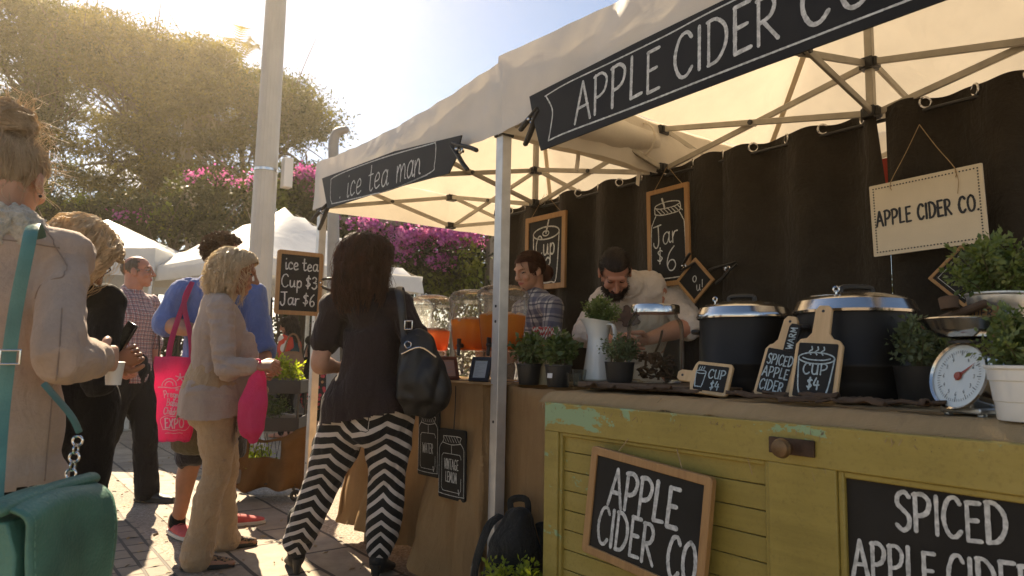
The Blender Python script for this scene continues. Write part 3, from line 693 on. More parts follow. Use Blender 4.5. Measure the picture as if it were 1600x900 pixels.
# hessian skirt round the iced tea table
ZI = .965
trestle('trestle_table', 'dark trestle table under the drink dispensers, hidden by hessian', 2.17, 3.2, 1.30, .66, ZI-.012)
def skirt():
    T = empty('hessian_cloth', (1.84, 3.2, 0), 'tan hessian cloth hanging over the iced tea table down to the ground', 'table cloth')
    path = [(2.50, 2.53), (2.2, 2.535), (1.87, 2.545), (1.828, 2.575), (1.822, 2.9), (1.825, 3.4), (1.83, 3.85), (1.86, 3.89), (2.2, 3.895), (2.5, 3.9)]
    P, _ = catmull([Vector((a, b, 0)) for a, b in path], 26); n = len(P); rows = 40; V = []
    s = 0; S = [0]
    for i in range(1, n): s += (P[i]-P[i-1]).length; S.append(s)
    for k in range(rows+1):
        g = k/rows
        for i, p in enumerate(P):
            d = (P[min(i+1, n-1)]-P[max(i-1, 0)]).normalized(); nn = Vector((-d.y, d.x, 0)); 
            if nn.dot(p-Vector((2.3, 3.2, 0))) < 0: nn = -nn
            f = g**.7*(.026*math.sin(S[i]*19+2.4*noise.noise(Vector((S[i]*2, 0, g*.6))))*(.5+abs(noise.noise(Vector((S[i]*1.3, 2, 0))))*1.5)+.055*(abs(noise.noise(Vector((S[i]*3.4, g*1.2, 2))))*2-.4)+.030*(abs(noise.noise(Vector((S[i]*8, g*2.2, 6))))*2-.4)+.05*g)
            hem = .13+.05*noise.noise(Vector((S[i]*2.2, 4, 0)))+.008*noise.noise(Vector((S[i]*30, 4, 0)))
            hem -= .10*max(0, 1-abs(S[i]-.85)/.32)      # the near corner reaches lower
            z = ZI*(1-g)+hem*g
            q = p+nn*f; V.append((q.x-1.84, q.y-3.2, z))
    F = [(k*n+i, k*n+i+1, (k+1)*n+i+1, (k+1)*n+i) for k in range(rows) for i in range(n-1)]
    link('skirt', np_mesh('skirt', V, F, smooth=True), M_HESS, T)
    nx, ny = 10, 40; V = []
    for j in range(ny+1):
        for i in range(nx+1):
            x = 1.818+(2.5-1.818)*i/nx; y = 2.5+1.4*j/ny; V.append((x-1.84, y-3.2, ZI+.002+.005*noise.noise(Vector((x*9, y*9, 0)))))
    F = [(j*(nx+1)+i, j*(nx+1)+i+1, (j+1)*(nx+1)+i+1, (j+1)*(nx+1)+i) for j in range(ny) for i in range(nx)]
    o = link('cloth', np_mesh('cloth', V, F, smooth=True), M_HESS, T); sd = o.modifiers.new('s', 'SOLIDIFY'); sd.thickness = .004
skirt()
def side_cloth():
    """hessian hanging between the two counters"""
    V = []; n, rows = 40, 24
    for k in range(rows+1):
        g = k/rows
        for i in range(n+1):
            f = i/n; x = 1.945-.13*f+.022*math.sin(f*13)*(.3+.7*g); y = 2.51-.58*f
            V.append((x-1.85-.02*g*(1-f), y-2.2, (.958+.014*noise.noise(Vector((f*5, 0, 3))))*(1-g)+(.03+.03*noise.noise(Vector((f*6, 0, 1))))*g))
    F = [(k*(n+1)+i, k*(n+1)+i+1, (k+1)*(n+1)+i+1, (k+1)*(n+1)+i) for k in range(rows) for i in range(n)]
    o = link('hessian_drape', np_mesh('hessian_drape', V, F, smooth=True), M_HESS); o.location = (1.85, 2.2, 0)
    tag(o, 'hessian drape closing the gap between tent post and yellow door', 'cloth'); sd = o.modifiers.new('s', 'SOLIDIFY'); sd.thickness = .004
side_cloth()
mb = MB(); mb.box((0, 0, .17), (.36, .55, .34)); mb.box((-.182, 0, .30), (.006, .50, .05), mi=1); o = mb.build('carton', [M('brown_card', (.22, .13, .06), .8, .15, 8), M_DARKW], None, bevel=.004); o.location = (2.1, 2.95, 0)
tag(o, 'brown carton stowed under the hessian covered table', 'box')
# low serving board and planks behind the yellow door so that goods stand at counter height
mb = MB(); mb.box((0, 0, 0), (.40, .62, .022)); o = mb.build('serving_board', M_DARKW, None, bevel=.004); o.location = (2.12, 1.70, ZT+.011); o.rotation_euler = (0, 0, rad(4))
tag(o, 'flat dark plank under the white jug and glass jar', 'board')
def ground_at(px, t):                              # ground point below pixel column px at depth t
    p = PD(px, 560, t); return Vector((p.x, p.y, 0))
# ================================================================ SIGNS
def sgn(t, *a, **k): return text_strokes(t, *a, **k)
def lay(mb, txt, fn, x, y, h, w, slope=0, center=None, **k):
    st, W = text_strokes(txt, h, **k)
    if center is not None: x = center-W/2
    ribbon(mb, [[(x+u, y+v+(u)*slope) for u, v in s] for s in st], w, fn, seed=len(txt)+int(h*1000)); return W
def line(mb, fn, pts, w): ribbon(mb, [pts], w, fn)
def rrect(x0, y0, x1, y1, r, k=4):
    out = []
    for cx, cy, a in ((x1-r, y1-r, 0), (x0+r, y1-r, 90), (x0+r, y0+r, 180), (x1-r, y0+r, 270)):
        for i in range(k+1): b = rad(a+90*i/k); out.append((cx+r*math.cos(b), cy+r*math.sin(b)))
    return out
# hand-cut banners hung on the valances
def banner(name, label, x, pts, back, draw):
    """pts: outline (y, z) on the plane X = x"""
    cy = sum(p[0] for p in pts)/len(pts); cz = min(p[1] for p in pts)
    T = empty(name, (x, cy, cz), label, 'banner sign')
    fn = lambda u, v, d=0: Vector((-d-.0035, u-cy, v-cz))
    mb = MB(); mb.prism(pts, -.0035, .003, lambda u, v, d: Vector((d, u-cy, v-cz))); mb.build('board', M_SLATE, T, 0)
    lt = MB(); draw(lt, lambda u, v, d=0: Vector((-.0048-d, -u-cy, v-cz))); lt.build('lettering', M_CHALK, T, 0)
    return T
def draw_apple(lt, f):
    sl = .030
    lay(lt, 'APPLE', f, -1.905, 2.006, .155, .0125, sl, gap=.15, xs=.80, slant=.03)
    lay(lt, 'CIDER', f, -1.420, 2.024, .150, .0125, sl, gap=.15, xs=.84, slant=.02)
    lay(lt, 'CO.', f, -.965, 2.030, .150, .0125, sl, gap=.2, xs=.9)
    line(lt, f, [(-2.080, 2.168), (-2.04, 2.10), (-2.048, 2.03), (-2.062, 1.975)], .007); line(lt, f, [(-2.062, 1.975), (-1.95, 1.982), (-1.6, 1.984), (-1.2, 1.992), (-.55, 2.0)], .007)
    line(lt, f, [(-2.088, 2.172), (-1.95, 2.186), (-1.7, 2.19), (-1.45, 2.197), (-1.2, 2.21), (-.55, 2.215)], .006)
banner('banner_sign', 'large black banner reading APPLE CIDER CO in white capitals, on the near tent valance', 1.79,
       [(2.193, 2.203), (2.165, 2.10), (2.112, 1.945), (1.6, 1.956), (1.1, 1.963), (.45, 1.966), (.42, 2.235), (1.0, 2.232), (1.6, 2.222)], None, draw_apple)
def draw_tea(lt, f):
    w = .009
    lay(lt, 'ice', f, -4.02, 2.088, .165, w, -.055, gap=.10, slant=.1); lay(lt, 'tea', f, -3.72, 2.072, .165, w, -.055, gap=.10, slant=.1); lay(lt, 'man', f, -3.365, 2.058, .165, w, -.055, gap=.06, slant=.1, xs=.86)
    p = [(-4.24, 2.09), (-4.27, 2.13), (-4.275, 2.235), (-4.25, 2.262), (-4.0, 2.262), (-3.5, 2.235), (-3.0, 2.190), (-2.955, 2.185), (-2.945, 2.15), (-2.955, 2.07), (-3.0, 2.035), (-3.4, 2.025), (-3.7, 2.045), (-4.2, 2.082), (-4.24, 2.09)]
    line(lt, f, p, .007); line(lt, f, [(-3.55, 2.033), (-3.3, 2.023), (-3.02, 2.03)], .006); lt_dot = [(-4.12, 2.105), (-4.115, 2.108)]; line(lt, f, lt_dot, .012)
banner('banner_sign', 'smaller dark banner reading ice tea man in white script, on the far tent valance', 1.79,
       [(4.435, 2.297), (4.315, 2.066), (3.5, 2.036), (2.82, 1.995), (2.755, 2.06), (2.712, 2.165), (3.4, 2.245)], None, draw_tea)
# spring clamps
def clamp(loc, dirv, label, jaw=(0, 0, 1), s=1.0):
    T = empty('spring_clamp', loc, label, 'clamp', group='black spring clamps'); d = Vector(dirv).normalized(); j = Vector(jaw).normalized(); sd = d.cross(j).normalized(); j = sd.cross(d)
    for k in (-1, 1):
        mb = MB(); mb.tube([j*k*.006*s-d*.045*s, j*k*.011*s-d*.02*s, j*k*.016*s, j*k*.028*s+d*.04*s, j*k*.034*s+d*.072*s], [(.009*s, .004*s), (.011*s, .007*s), (.011*s, .007*s), (.010*s, .0075*s), (.009*s, .0075*s)], 10, 3, sd); mb.build('handle', M_BLACKP, T)
    mb = MB(); mb.ring((0, 0, 0), .012*s, .004*s, sd, 14, 6); mb.tube([-sd*.014*s, sd*.014*s], .006*s, 8, 1); mb.build('spring', M_STEEL, T); return T
clamp((1.80, 2.745, 2.10), (.1, -.6, -.45), 'black clamp at the right end of the ice tea banner', s=1.5)
clamp((1.80, 4.41, 2.06), (-.2, .62, -.7), 'black clamp hanging at the left end of the ice tea banner', s=1.5)
clamp((1.80, 2.185, 2.10), (.15, .75, -.45), 'black clamp at the left end of the large cider banner', s=1.35)
clamp((2.95, 3.95, 2.22), (0, .15, -1), 'black clamp on the curtain rod end above the Cup board', s=1.1)
clamp((2.90, 1.985, 1.55), (-.2, .75, -.4), 'black clamp pinching the curtain edge beside the left kettle', s=1.1)

def framed(name, label, w, h, fw, depth, fmat, loc, rotz, draw, lean=0.0, roll=0.0, round_=.0, cat='sign', lmat=None, slot=.4, twine=None, smat=None):
    """framed slate: local u right, v up, the face looks to local -Y"""
    T = empty(name, loc, label, cat, 0.0)
    T.rotation_euler = (Matrix.Rotation(rotz, 3, 'Z') @ Matrix.Rotation(-lean, 3, 'X') @ Matrix.Rotation(roll, 3, 'Y')).to_euler()
    mb = MB()
    o_ = rrect(-w/2, 0, w/2, h, max(round_, .003)); i_ = rrect(-w/2+fw, fw, w/2-fw, h-fw, .002); n = len(o_); V = []
    for y in (-depth/2, depth/2):
        V += [(u, y, v) for u, v in o_]+[(u, y, v) for u, v in i_]
    F = []
    for k in range(n):
        q = (k+1) % n; F += [(k, q, n+q, n+k), (2*n+q, 2*n+k, 3*n+k, 3*n+q), (q, k, 2*n+k, 2*n+q), (n+k, n+q, 3*n+q, 3*n+k)]
    mb.add(V, F); mb.build('frame', fmat, T, 30, bevel=.0025)
    mb = MB(); mb.box((0, depth*(.5-slot)*-.0+.001, h/2), (w-2*fw+.004, depth*.45, h-2*fw+.004)); mb.build('slate', smat or M_SLATE, T)
    lt = MB(); yy = .001-depth*.225-.0012
    draw(lt, lambda u, v, d=0: Vector((u, yy-d, v))); lt.build('lettering', lmat or M_CHALK, T, 0)
    if twine:
        mb = MB()
        for a, b in twine: 
            a, b = Vector(a), Vector(b); mb.tube([a, a.lerp(b, .5)+Vector((0, 0, -.004)), b], .0016, 5, 3, cap='flat')
        mb.build('twine', M_TWINE, T)
    return T
RZ = rad(-90)
def cup_icon(lt, f, cx, y0, y1, wt, wb, lw, straw=True, lid=True):
    e = wt*.16
    el = [(cx+wt/2*math.cos(a), y1+e*math.sin(a)) for a in np.linspace(0, 2*math.pi, 17)]
    line(lt, f, el, lw); line(lt, f, [(cx-wt/2, y1), (cx-wb/2, y0+e*.4), (cx-wb*.25, y0-e*.2), (cx+wb*.25, y0-e*.2), (cx+wb/2, y0+e*.4), (cx+wt/2, y1)], lw)
    if straw:
        line(lt, f, [(cx+wt*.12*math.cos(a)-.002, y1-.002+e*.4*math.sin(a)) for a in np.linspace(0, 2*math.pi, 9)], lw*.9)
        line(lt, f, [(cx, y1), (cx+wt*.1, y1+wt*.34)], lw*1.6)
def d_cup(lt, f):
    cup_icon(lt, f, 0.01, .055, .375, .26, .215, .0095); lay(lt, 'Cup', f, 0, .225, .135, .0105, center=.005, gap=.1, xs=.8); lay(lt, '$3', f, 0, .085, .125, .0105, center=.0, gap=.12)
framed('chalkboard_sign', 'oak framed chalkboard reading Cup $3 with a drawn cup, left on the brown curtain', .405, .50, .035, .02, M_FRAME, (2.915, 3.385, 1.545), RZ, d_cup, roll=rad(.5),
       twine=[((-.15, .0, .50), (-.02, 0, .64)), ((.15, 0, .50), (.0, 0, .64))])
def d_jar(lt, f):
    w = .0052
    line(lt, f, [(-.085, .405), (-.085, .445), (-.06, .458), (0, .464), (.06, .458), (.085, .445), (.085, .405), (.04, .395), (-.04, .395), (-.085, .405)], w*1.2); line(lt, f, [(-.085, .44), (-.04, .43), (.04, .43), (.085, .44)], w)
    for k in range(-3, 4): line(lt, f, [(k*.024, .43), (k*.024+.03, .40)], w)
    line(lt, f, [(-.08, .395), (-.10, .36), (-.113, .31), (-.115, .06), (-.09, .045), (.09, .045), (.115, .06), (.113, .31), (.10, .36), (.08, .395)], w*1.2)
    line(lt, f, [(-.018, .435), (-.035, .487)], .012)
    lay(lt, 'Jar', f, -.10, .222, .115, .0072, .08, gap=.1, xs=.92); lay(lt, '$', f, -.075, .13, .085, .0062); lay(lt, '6', f, -.015, .085, .13, .0072, xs=1.1)
framed('chalkboard_sign', 'oak framed chalkboard reading Jar $6 with a drawn jar, behind the bearded vendor', .285, .545, .026, .018, M_FRAME, (2.91, 2.352, 1.49), RZ, d_jar, roll=rad(-1.2),
       twine=[((-.09, 0, .545), (.0, 0, .66)), ((.10, 0, .545), (.01, 0, .66))])
def d_dia(lt, f):
    lay(lt, 'thank', f, 0, .115, .042, .0045, center=-.012, gap=.08); lay(lt, 'you!', f, 0, .055, .045, .0045, center=.0, gap=.1)
t_ = framed('diamond_sign', 'little diamond shaped chalkboard clipped to the lower corner of the Jar board', .17, .17, .016, .012, M_FRAME, (2.885, 2.225, 1.565), RZ, lambda lt, f: None, roll=0, cat='sign')
t_.rotation_euler = (Matrix.Rotation(RZ, 3, 'Z') @ Matrix.Rotation(rad(137), 3, 'Y')).to_euler()
lt = MB(); c45 = math.cos(rad(137)); s45 = math.sin(rad(137))
def f_dia(u, v, d=0):               # upright writing on the turned board
    a = u; b = v-.115; x = a*c45-b*s45; z = a*s45+b*c45
    return Vector((x, -.0045-d, z+.085))
lay(lt, 'o', f_dia, -.012, .108, .055, .0048); lay(lt, 'u!', f_dia, .012, .062, .055, .0048, gap=.2, xs=.85); lt.build('lettering', M_CHALK, t_, 0)
[bpy.data.objects.remove(o) for o in list(t_.children) if o.name.startswith('lettering') and len(o.data.vertices) == 0]
clamp((2.872, 2.222, 1.583), (-.2, -.8, .45), 'black clamp joining the Jar board and the diamond board', s=.9)
t_ = framed('diamond_sign', 'dark diamond sign with thin wooden frame half hidden by the plant beside the white sign', .17, .17, .012, .012, M_FRAME, (2.87, 1.01, 1.36), RZ, lambda lt, f: line(lt, f, rrect(-.06, .025, .06, .145, .004)+[(.06, .06)], .002), roll=rad(45))
# white sign with stencilled letters and a border of holes
def white_sign():
    T = empty('stencilled_sign', (2.86, 1.060, 1.53), 'cream sign stencilled APPLE CIDER CO. with a dotted border, hung on twine', 'sign', RZ)
    T.rotation_euler = (Matrix.Rotation(RZ, 3, 'Z') @ Matrix.Rotation(rad(-1.8), 3, 'Y')).to_euler()
    w, h = .405, .295
    mb = MB(); mb.prism(rrect(-w/2, 0, w/2, h, .004), -.004, .004, lambda u, v, d: Vector((u, d, v))); mb.build('board', M('cream_paint', (.66, .57, .42), .5, .06, 5, .1, 90), T, bevel=.001)
    lt = MB(); f = lambda u, v, d=0: Vector((u, -.0052-d, v))
    lay(lt, 'APPLE CIDER CO.', f, 0, .122, .060, .0085, center=0.0, gap=.17, xs=.62, space=.5, jitter=.004)
    for t in np.linspace(0, 1, 33):
        for v in (.016, h-.016): lt.prism([(-w/2+.016+(w-.032)*t+.003*math.cos(a), v+.003*math.sin(a)) for a in np.linspace(0, 5.6, 8)], .0045, .0053, lambda u, vv, d: Vector((u, -d, vv)))
    for t in np.linspace(0, 1, 24)[1:-1]:
        for u0 in (-w/2+.016, w/2-.016): lt.prism([(u0+.003*math.cos(a), .016+(h-.032)*t+.003*math.sin(a)) for a in np.linspace(0, 5.6, 8)], .0045, .0053, lambda u, vv, d: Vector((u, -d, vv)))
    lt.build('lettering', M('stencil_black', (.018, .02, .026), .6), T, 0)
    mb = MB()
    for x in (-.115, .115): mb.tube([(x, -.006, h-.035), (x, -.007, h), (x*.5, 0, h+.10), (.0, .01, h+.21)], .0016, 5, 4, cap='flat')
    mb.tube([(.115, -.007, h-.01), (.125, -.012, h-.05), (.118, -.01, h-.10)], .0013, 5, 4, cap='flat')
    mb.build('twine', M_TWINE, T)
white_sign()
# big board hung on the yellow door
def d_big(lt, f):
    lay(lt, 'APPLE', f, -.150, .178, .118, .0135, -.012, gap=.12, xs=.72, slant=.05, jitter=.006); lay(lt, 'CIDER', f, -.185, .048, .118, .0125, -.005, gap=.12, xs=.69, slant=.03, jitter=.006); lay(lt, 'CO', f, .107, .036, .118, .0125, 0, gap=.14, xs=.62, jitter=.006)
big = framed('hanging_chalkboard', 'wood framed board reading APPLE CIDER CO hung by twine on the yellow door', .485, .350, .027, .022, M_FRAME, (1.664, 1.470, .425), RZ, d_big, roll=rad(4.6), round_=.014, lean=rad(3),
       twine=[((-.135, .0, .345), (-.055, .045, .505)), ((.13, .0, .345), (.03, .045, .48)), ((-.055, .045, .505), (.03, .045, .48)), ((-.055, .045, .505), (-.03, .07, .54)), ((.03, .045, .48), (.02, .07, .53))])
# slates with a drawn jar on the hessian
def jar_slate(loc, w, h, label, words, tilt):
    T = empty('jar_slate', loc, label, 'sign'); T.rotation_euler = (Matrix.Rotation(RZ, 3, 'Z') @ Matrix.Rotation(tilt, 3, 'Y')).to_euler()
    mb = MB(); mb.prism(rrect(-w/2, 0, w/2, h, .012), -.006, .006, lambda u, v, d: Vector((u, d, v))); mb.build('board', M_SLATE, T, bevel=.002)
    lt = MB(); f = lambda u, v, d=0: Vector((u, -.0072-d, v)); k = w/.22; q = .0032
    line(lt, f, [(x*k, y) for x, y in ((-.07, .285), (-.07, .262), (-.098, .235), (-.103, .2), (-.103, .04), (-.09, .02), (.09, .02), (.103, .04), (.103, .2), (.098, .235), (.07, .262), (.07, .285), (-.07, .285))], q)
    line(lt, f, [(x*k, y) for x, y in rrect(-.08, .035, .08, .205, .02)+[(.08, .1)]], q*.8); line(lt, f, [(-.075*k, .255), (0, .247), (.075*k, .255)], q)
    for i in range(6): line(lt, f, [((-.07+.022*i)*k, .285), ((-.045+.022*i)*k, .258)], q*.8)
    line(lt, f, [(0, .247), (0.002, .206)], q)
    for i, wd in enumerate(words): lay(lt, wd, f, 0, .135-.058*i if len(words) > 1 else .11, .046, .0042, center=0, gap=.16, xs=.55 if len(wd) > 4 else .6, jitter=.004)
    line(lt, f, [(.06*k, .05), (.066*k, .028)], .006); lt.build('lettering', M_CHALK, T, 0)
    mb = MB(); mb.tube([(0, .004, h-.01), (.004, .008, h+.1), (.0, .012, h+.20)], (.004, .0015), 6, 3, cap='flat'); mb.build('ribbon', M_BLACKP, T)
jar_slate((1.792, 2.712, .432), .222, .318, 'black slate with a drawn jar reading VINTAGE LEMON, hung on the hessian', ['VINTAGE', 'LEMON'], rad(-1.5))
jar_slate((1.792, 2.925, .508), .19, .318, 'black slate with a drawn jar hung behind the woman in chevron trousers', ['WATER'], rad(-1.5))
# ice tea price board clamped to the far post
eb = PY(465, 490, 4.53)
def d_ice(lt, f):
    lay(lt, 'ice tea', f, 0, .305, .085, .0085, center=.01, gap=.08, xs=.85, space=.3); lay(lt, 'Cup $3', f, 0, .185, .085, .0085, center=.0, gap=.12, xs=.9, space=.2); lay(lt, 'Jar $6', f, 0, .065, .085, .0085, center=-.005, gap=.1, xs=.95, space=.2)
ib = framed('chalkboard_sign', 'oak framed price board reading ice tea Cup $3 Jar $6, clamped to the tent post', .315, .435, .028, .018, M_FRAME, (eb.x-.0, 4.53, eb.z-.01), rad(-4), d_ice, round_=.02)
clamp((1.845, 4.525, 1.585), (.9, -.2, -.05), 'black clamp holding the ice tea price board to the tent post', s=1.3)

# ================================================================ POTTED PLANTS
LF_BOX = leafmat('boxwood_leaf', [(.06, .09, .025), (.13, .17, .055), (.27, .30, .14)], .35, .5, 22)
LF_GREY = leafmat('grey_green_leaf', [(.055, .075, .035), (.11, .14, .075), (.20, .235, .14)], .3, .55, 24)
LF_YEL = leafmat('golden_leaf', [(.14, .19, .02), (.30, .34, .04), (.42, .42, .07)], .5, .45, 16)
LF_SUC = leafmat('succulent_leaf', [(.04, .065, .02), (.08, .115, .04), (.14, .17, .065)], .25, .35, 14)
M_STEM = M('plant_stem', (.10, .09, .04), .8, .3, 30)
M_SOIL = M('potting_soil', (.03, .022, .015), .95, .4, 40, .5, 90)
def bush(T, c, r, n, size, m, seed, asp=.55, up=.25, stems=26):
    """a mound of small leaves on twigs that reach the outline"""
    c = Vector(c); rg = np.random.default_rng(seed); mb = MB(); tips = []
    for k in range(stems):
        a = rg.uniform(0, 6.28); e = rg.uniform(-.1, 1.0)
        d = Vector((math.cos(a)*math.cos(e*1.5), math.sin(a)*math.cos(e*1.5), math.sin(e*1.5))); q = rg.uniform(.72, 1.08)
        tip = c+Vector((d.x*r[0]*q, d.y*r[1]*q, d.z*r[2]*q)); b = c+Vector((d.x*r[0]*.1, d.y*r[1]*.1, -r[2]*.75)); mid = b.lerp(tip, .5)+Vector((0, 0, r[2]*.12))
        mb.tube([b, mid, tip], [.0022, .0017, .001], 5, 3, cap='flat')
        for t in np.linspace(.35, 1.0, 7): tips.append(b.lerp(mid, min(1, t*2)) if t < .5 else mid.lerp(tip, t*2-1))
    mb.build('stem', M_STEM, T)
    P = clumps(np.array([tuple(t) for t in tips]), max(1, n//len(tips)), min(r)*.115, seed)
    V, F = leaves(P, size, asp, up, seed); link('foliage', np_mesh('foliage', V, F), m, T)
def potted(name, label, loc, prof, pmat, br, n, size, lm, seed, rim=True, group=None, bz=None, asp=.55, tagc=False, cat='potted plant'):
    T = empty(name, loc, label, cat, 0, group)
    top = prof[-1]; ins = [(top[0]-.004, top[1]-.001), (top[0]-.008, top[1]-.018)]
    mb = MB(); mb.lathe(prof+ins+[(0, top[1]-.018)], (0, 0, 0), 30); mb.build('pot', pmat, T)
    mb = MB(); mb.lathe([(top[0]-.009, top[1]-.016), (0, top[1]-.010)], (0, 0, 0), 20); mb.build('soil', M_SOIL, T)
    bush(T, (0, 0, top[1]+(bz if bz is not None else br[2]*.55)), br, n, size, lm, seed, asp)
    return T
def at(px, y_unused, x, z): # point on plane X = x below pixel column px at height z
    p = PX(px, 600, x); return Vector((x, p.y, z))
M_WPOT = M('white_enamel', (.66, .67, .64), .28, .06, 7, .05, 40, coat=.4)
M_ZINC = M('zinc_pail', (.46, .47, .47), .34, .16, 12, .1, 60, .85)
M_BPOT = M('black_pot', (.022, .021, .02), .5, .3, 14)
potted('potted_plant', 'small leaved plant in a white ribbed bucket at the right edge of the counter', at(1606, 0, 1.83, ZT-.012), [(.058, 0), (.060, .004), (.063, .04), (.065, .042), (.070, .085), (.073, .088), (.075, .110), (.080, .114), (.080, .120), (.076, .121)], M_WPOT, (.095, .095, .085), 2200, .016, LF_BOX, 3, bz=.04)
potted('potted_plant', 'round leafy plant in a dark pot beside the kitchen scale', at(1440, 0, 2.13, ZT), [(.055, 0), (.06, .01), (.07, .10), (.072, .105)], M_BPOT, (.098, .085, .082), 1500, .017, LF_GREY, 4, bz=.045)
potted('potted_plant', 'leafy plant in a dark pot in front of the white jug and glass jar', at(968, 0, 2.00, ZT+.022), [(.045, 0), (.05, .01), (.058, .075), (.06, .08)], M_BPOT, (.086, .074, .060), 1500, .013, LF_GREY, 6, bz=.04)
# jug with a plant
def jug():
    T = empty('enamel_jug', at(934, 0, 2.10, ZT+.022), 'tall white enamel jug flaring at the lip, left of the glass jar', 'jug')
    pr = [(.062, 0), (.066, .006), (.060, .05), (.050, .12), (.044, .17), (.045, .19), (.054, .225), (.066, .255), (.072, .262)]
    mb = MB(); mb.lathe(pr+[(.069, .258), (.05, .222), (.04, .18), (.0, .17)], n=36)
    V = mb.v                                                 # pull the lip out into a spout on the left
    mb.v = [(x, y+max(0, (z-.2)/.06)*max(0, y/.07)**3*.02, z-(max(0, (z-.23)/.03)*max(0, -y/.07)**2*.010)) for x, y, z in V]
    mb.build('body', M_WPOT, T)
    mb = MB(); mb.tube([(-.0, -.048, .235), (0, -.085, .235), (0, -.098, .20), (0, -.088, .15), (0, -.054, .11)], [(.011, .005)]*5, 10, 6, (1, 0, 0)); mb.build('handle', M_WPOT, T)
    P = empty('potted_plant', T.location+Vector((0, 0, .25)), 'bushy small leaved plant growing out of the white enamel jug', 'plant')
    bush(P, (0, 0, .03), (.088, .088, .066), 2200, .014, LF_BOX, 9)
jug()
# thick leaved plants in black nursery pots
for i, (px, x) in enumerate(((826, 1.99), (872, 1.95))):
    T = potted('potted_plant', ['thick leaved plant in a plain black pot just right of the tent post', 'thick leaved plant in a black pot with a small white label'][i], at(px, 0, x, .967), [(.042, 0), (.045, .005), (.056, .085), (.059, .087), (.059, .095)], M_BPOT, (.092, .092, .075), 800, .027, LF_SUC, 12+i, bz=.05, asp=.62, group='thick leaved plants in black pots')
    if i: mb = MB(); mb.box((-.052, -.006, .048), (.002, .030, .020), Matrix.Rotation(rad(6), 3, 'Y')); mb.build('pot_label', M('white_label', (.7, .7, .68), .6), T)
potted('potted_plant', 'bright yellow-green bush in a dark pot on the ground before the black backpack', ground_at(806, 2.62), [(.09, 0), (.1, .01), (.12, .17), (.125, .18)], M_BPOT, (.15, .15, .10), 1700, .022, LF_YEL, 21, bz=.05)

# ================================================================ GOODS ON THE COUNTER
M_GLASS = glassmat('clear_glass', (.90, .93, .91), .02, .93); M_PLASTIC = glassmat('clear_plastic', (.97, .97, .95), .06, .86)
def glass_jar():
    T = empty('glass_jar', at(1024, 0, 2.14, ZT+.022), 'large clear glass jar with a shiny steel lid, half full of dark bark', 'jar')
    mb = MB(); mb.lathe([(.0, .002), (.095, .002), (.108, .012), (.112, .03), (.112, .215), (.106, .245), (.09, .262), (.086, .285)], n=40); mb.build('glass', M_GLASS, T)
    mb = MB(); mb.lathe([(.09, .277), (.0965, .277), (.0965, .305), (.094, .309), (0, .3095)], n=40); mb.build('lid', M_STEEL, T)
    rg = random.Random(4); mb = MB()
    for k in range(90):
        a = rg.uniform(0, 6.28); r = .085*math.sqrt(rg.random()); L = rg.uniform(.02, .045); d = Vector((rg.uniform(-1, 1), rg.uniform(-1, 1), rg.uniform(-.5, .5))).normalized(); c = Vector((r*math.cos(a)*.8, r*math.sin(a)*.8, rg.uniform(.018, .11)))
        mb.bar(c-d*L*.6, c+d*L*.6, rg.uniform(.008, .016), .005)
    o = mb.build('spice_sticks', M('cinnamon_bark', (.085, .042, .02), .8, .4, 30), T)
    mb = MB(); mb.tube([(.02, .03, .10), (-.01, -.03, .16), (-.03, -.06, .205)], [(.006, .003)]*3, 8, 3); mb.build('scoop', M_DARKW, T)
glass_jar()
M_ENBLK = M('black_enamel', (.011, .010, .009), .5, .3, 9, .06, 30, spec=.3)
def kettle(px, x, R, H, label, turn, tilt):
    T = empty('soup_kettle', at(px, 0, x, ZT), label, 'soup kettle', turn, 'black soup kettles with steel lids'); k = R/.18
    mb = MB(); mb.lathe([(.0, 0), (.9*R, 0), (.93*R, .012), (.955*R, .05), (.955*R, .058), (.965*R, .062), (.965*R, H*.34), (.985*R, H*.36), (.985*R, H*.39), (.965*R, H*.41), (.955*R, H-.01), (.9*R, H)], n=48); mb.build('body', M_ENBLK, T)
    mb = MB(); mb.lathe([(.96*R, H-.012), (1.02*R, H-.008), (1.03*R, H), (1.0*R, H+.012), (.95*R, H+.032), (.82*R, H+.044), (.70*R, H+.046), (.68*R, H+.040), (.0, H+.040)], n=48); mb.build('rim', M_STEEL, T)
    rt = Matrix.Rotation(tilt, 3, 'X'); c = Vector((0, 0, H+.046))
    mb = MB(); mb.lathe([(.72*R, .0), (.73*R, .005), (.6*R, .012), (.3*R, .017), (0, .018)], c, 40, 0, rt); lid = mb.build('lid', M_STEEL, T)
    mb = MB(); mb.tube([c+rt @ Vector((-.05*k, -.02, .016)), c+rt @ Vector((-.04*k, -.02, .032)), c+rt @ Vector((.04*k, -.02, .032)), c+rt @ Vector((.05*k, -.02, .016))], .009, 8, 4, (0, 0, 1)); mb.build('lid_handle', M_BLACKP, lid)
    mb = MB(); mb.box((0, .80*R, H+.05), (.09*k, .05*k, .022)); mb.tube([(-.045*k, .78*R, H+.056), (.045*k, .78*R, H+.056)], .011, 10, 1); mb.build('hinge', M_BLACKP, T, bevel=.003)
    mb = MB(); mb.ring((-.5*R, -.45*R, H+.064), .008, .003, (.3, 1, 0), 14, 6); mb.tube([(-.5*R, -.45*R, H+.042), (-.5*R, -.45*R, H+.058)], .003, 8, 1); mb.build('catch', M_STEEL, T)
    for a in (-1, 1):
        mb = MB(); mb.tube([(a*.95*R, -.05, H*.8), (a*1.06*R, -.045, H*.8), (a*1.06*R, .045, H*.8), (a*.95*R, .05, H*.8)], .009, 8, 4, (0, 0, 1)); mb.build('side_handle', M_BLACKP, T)
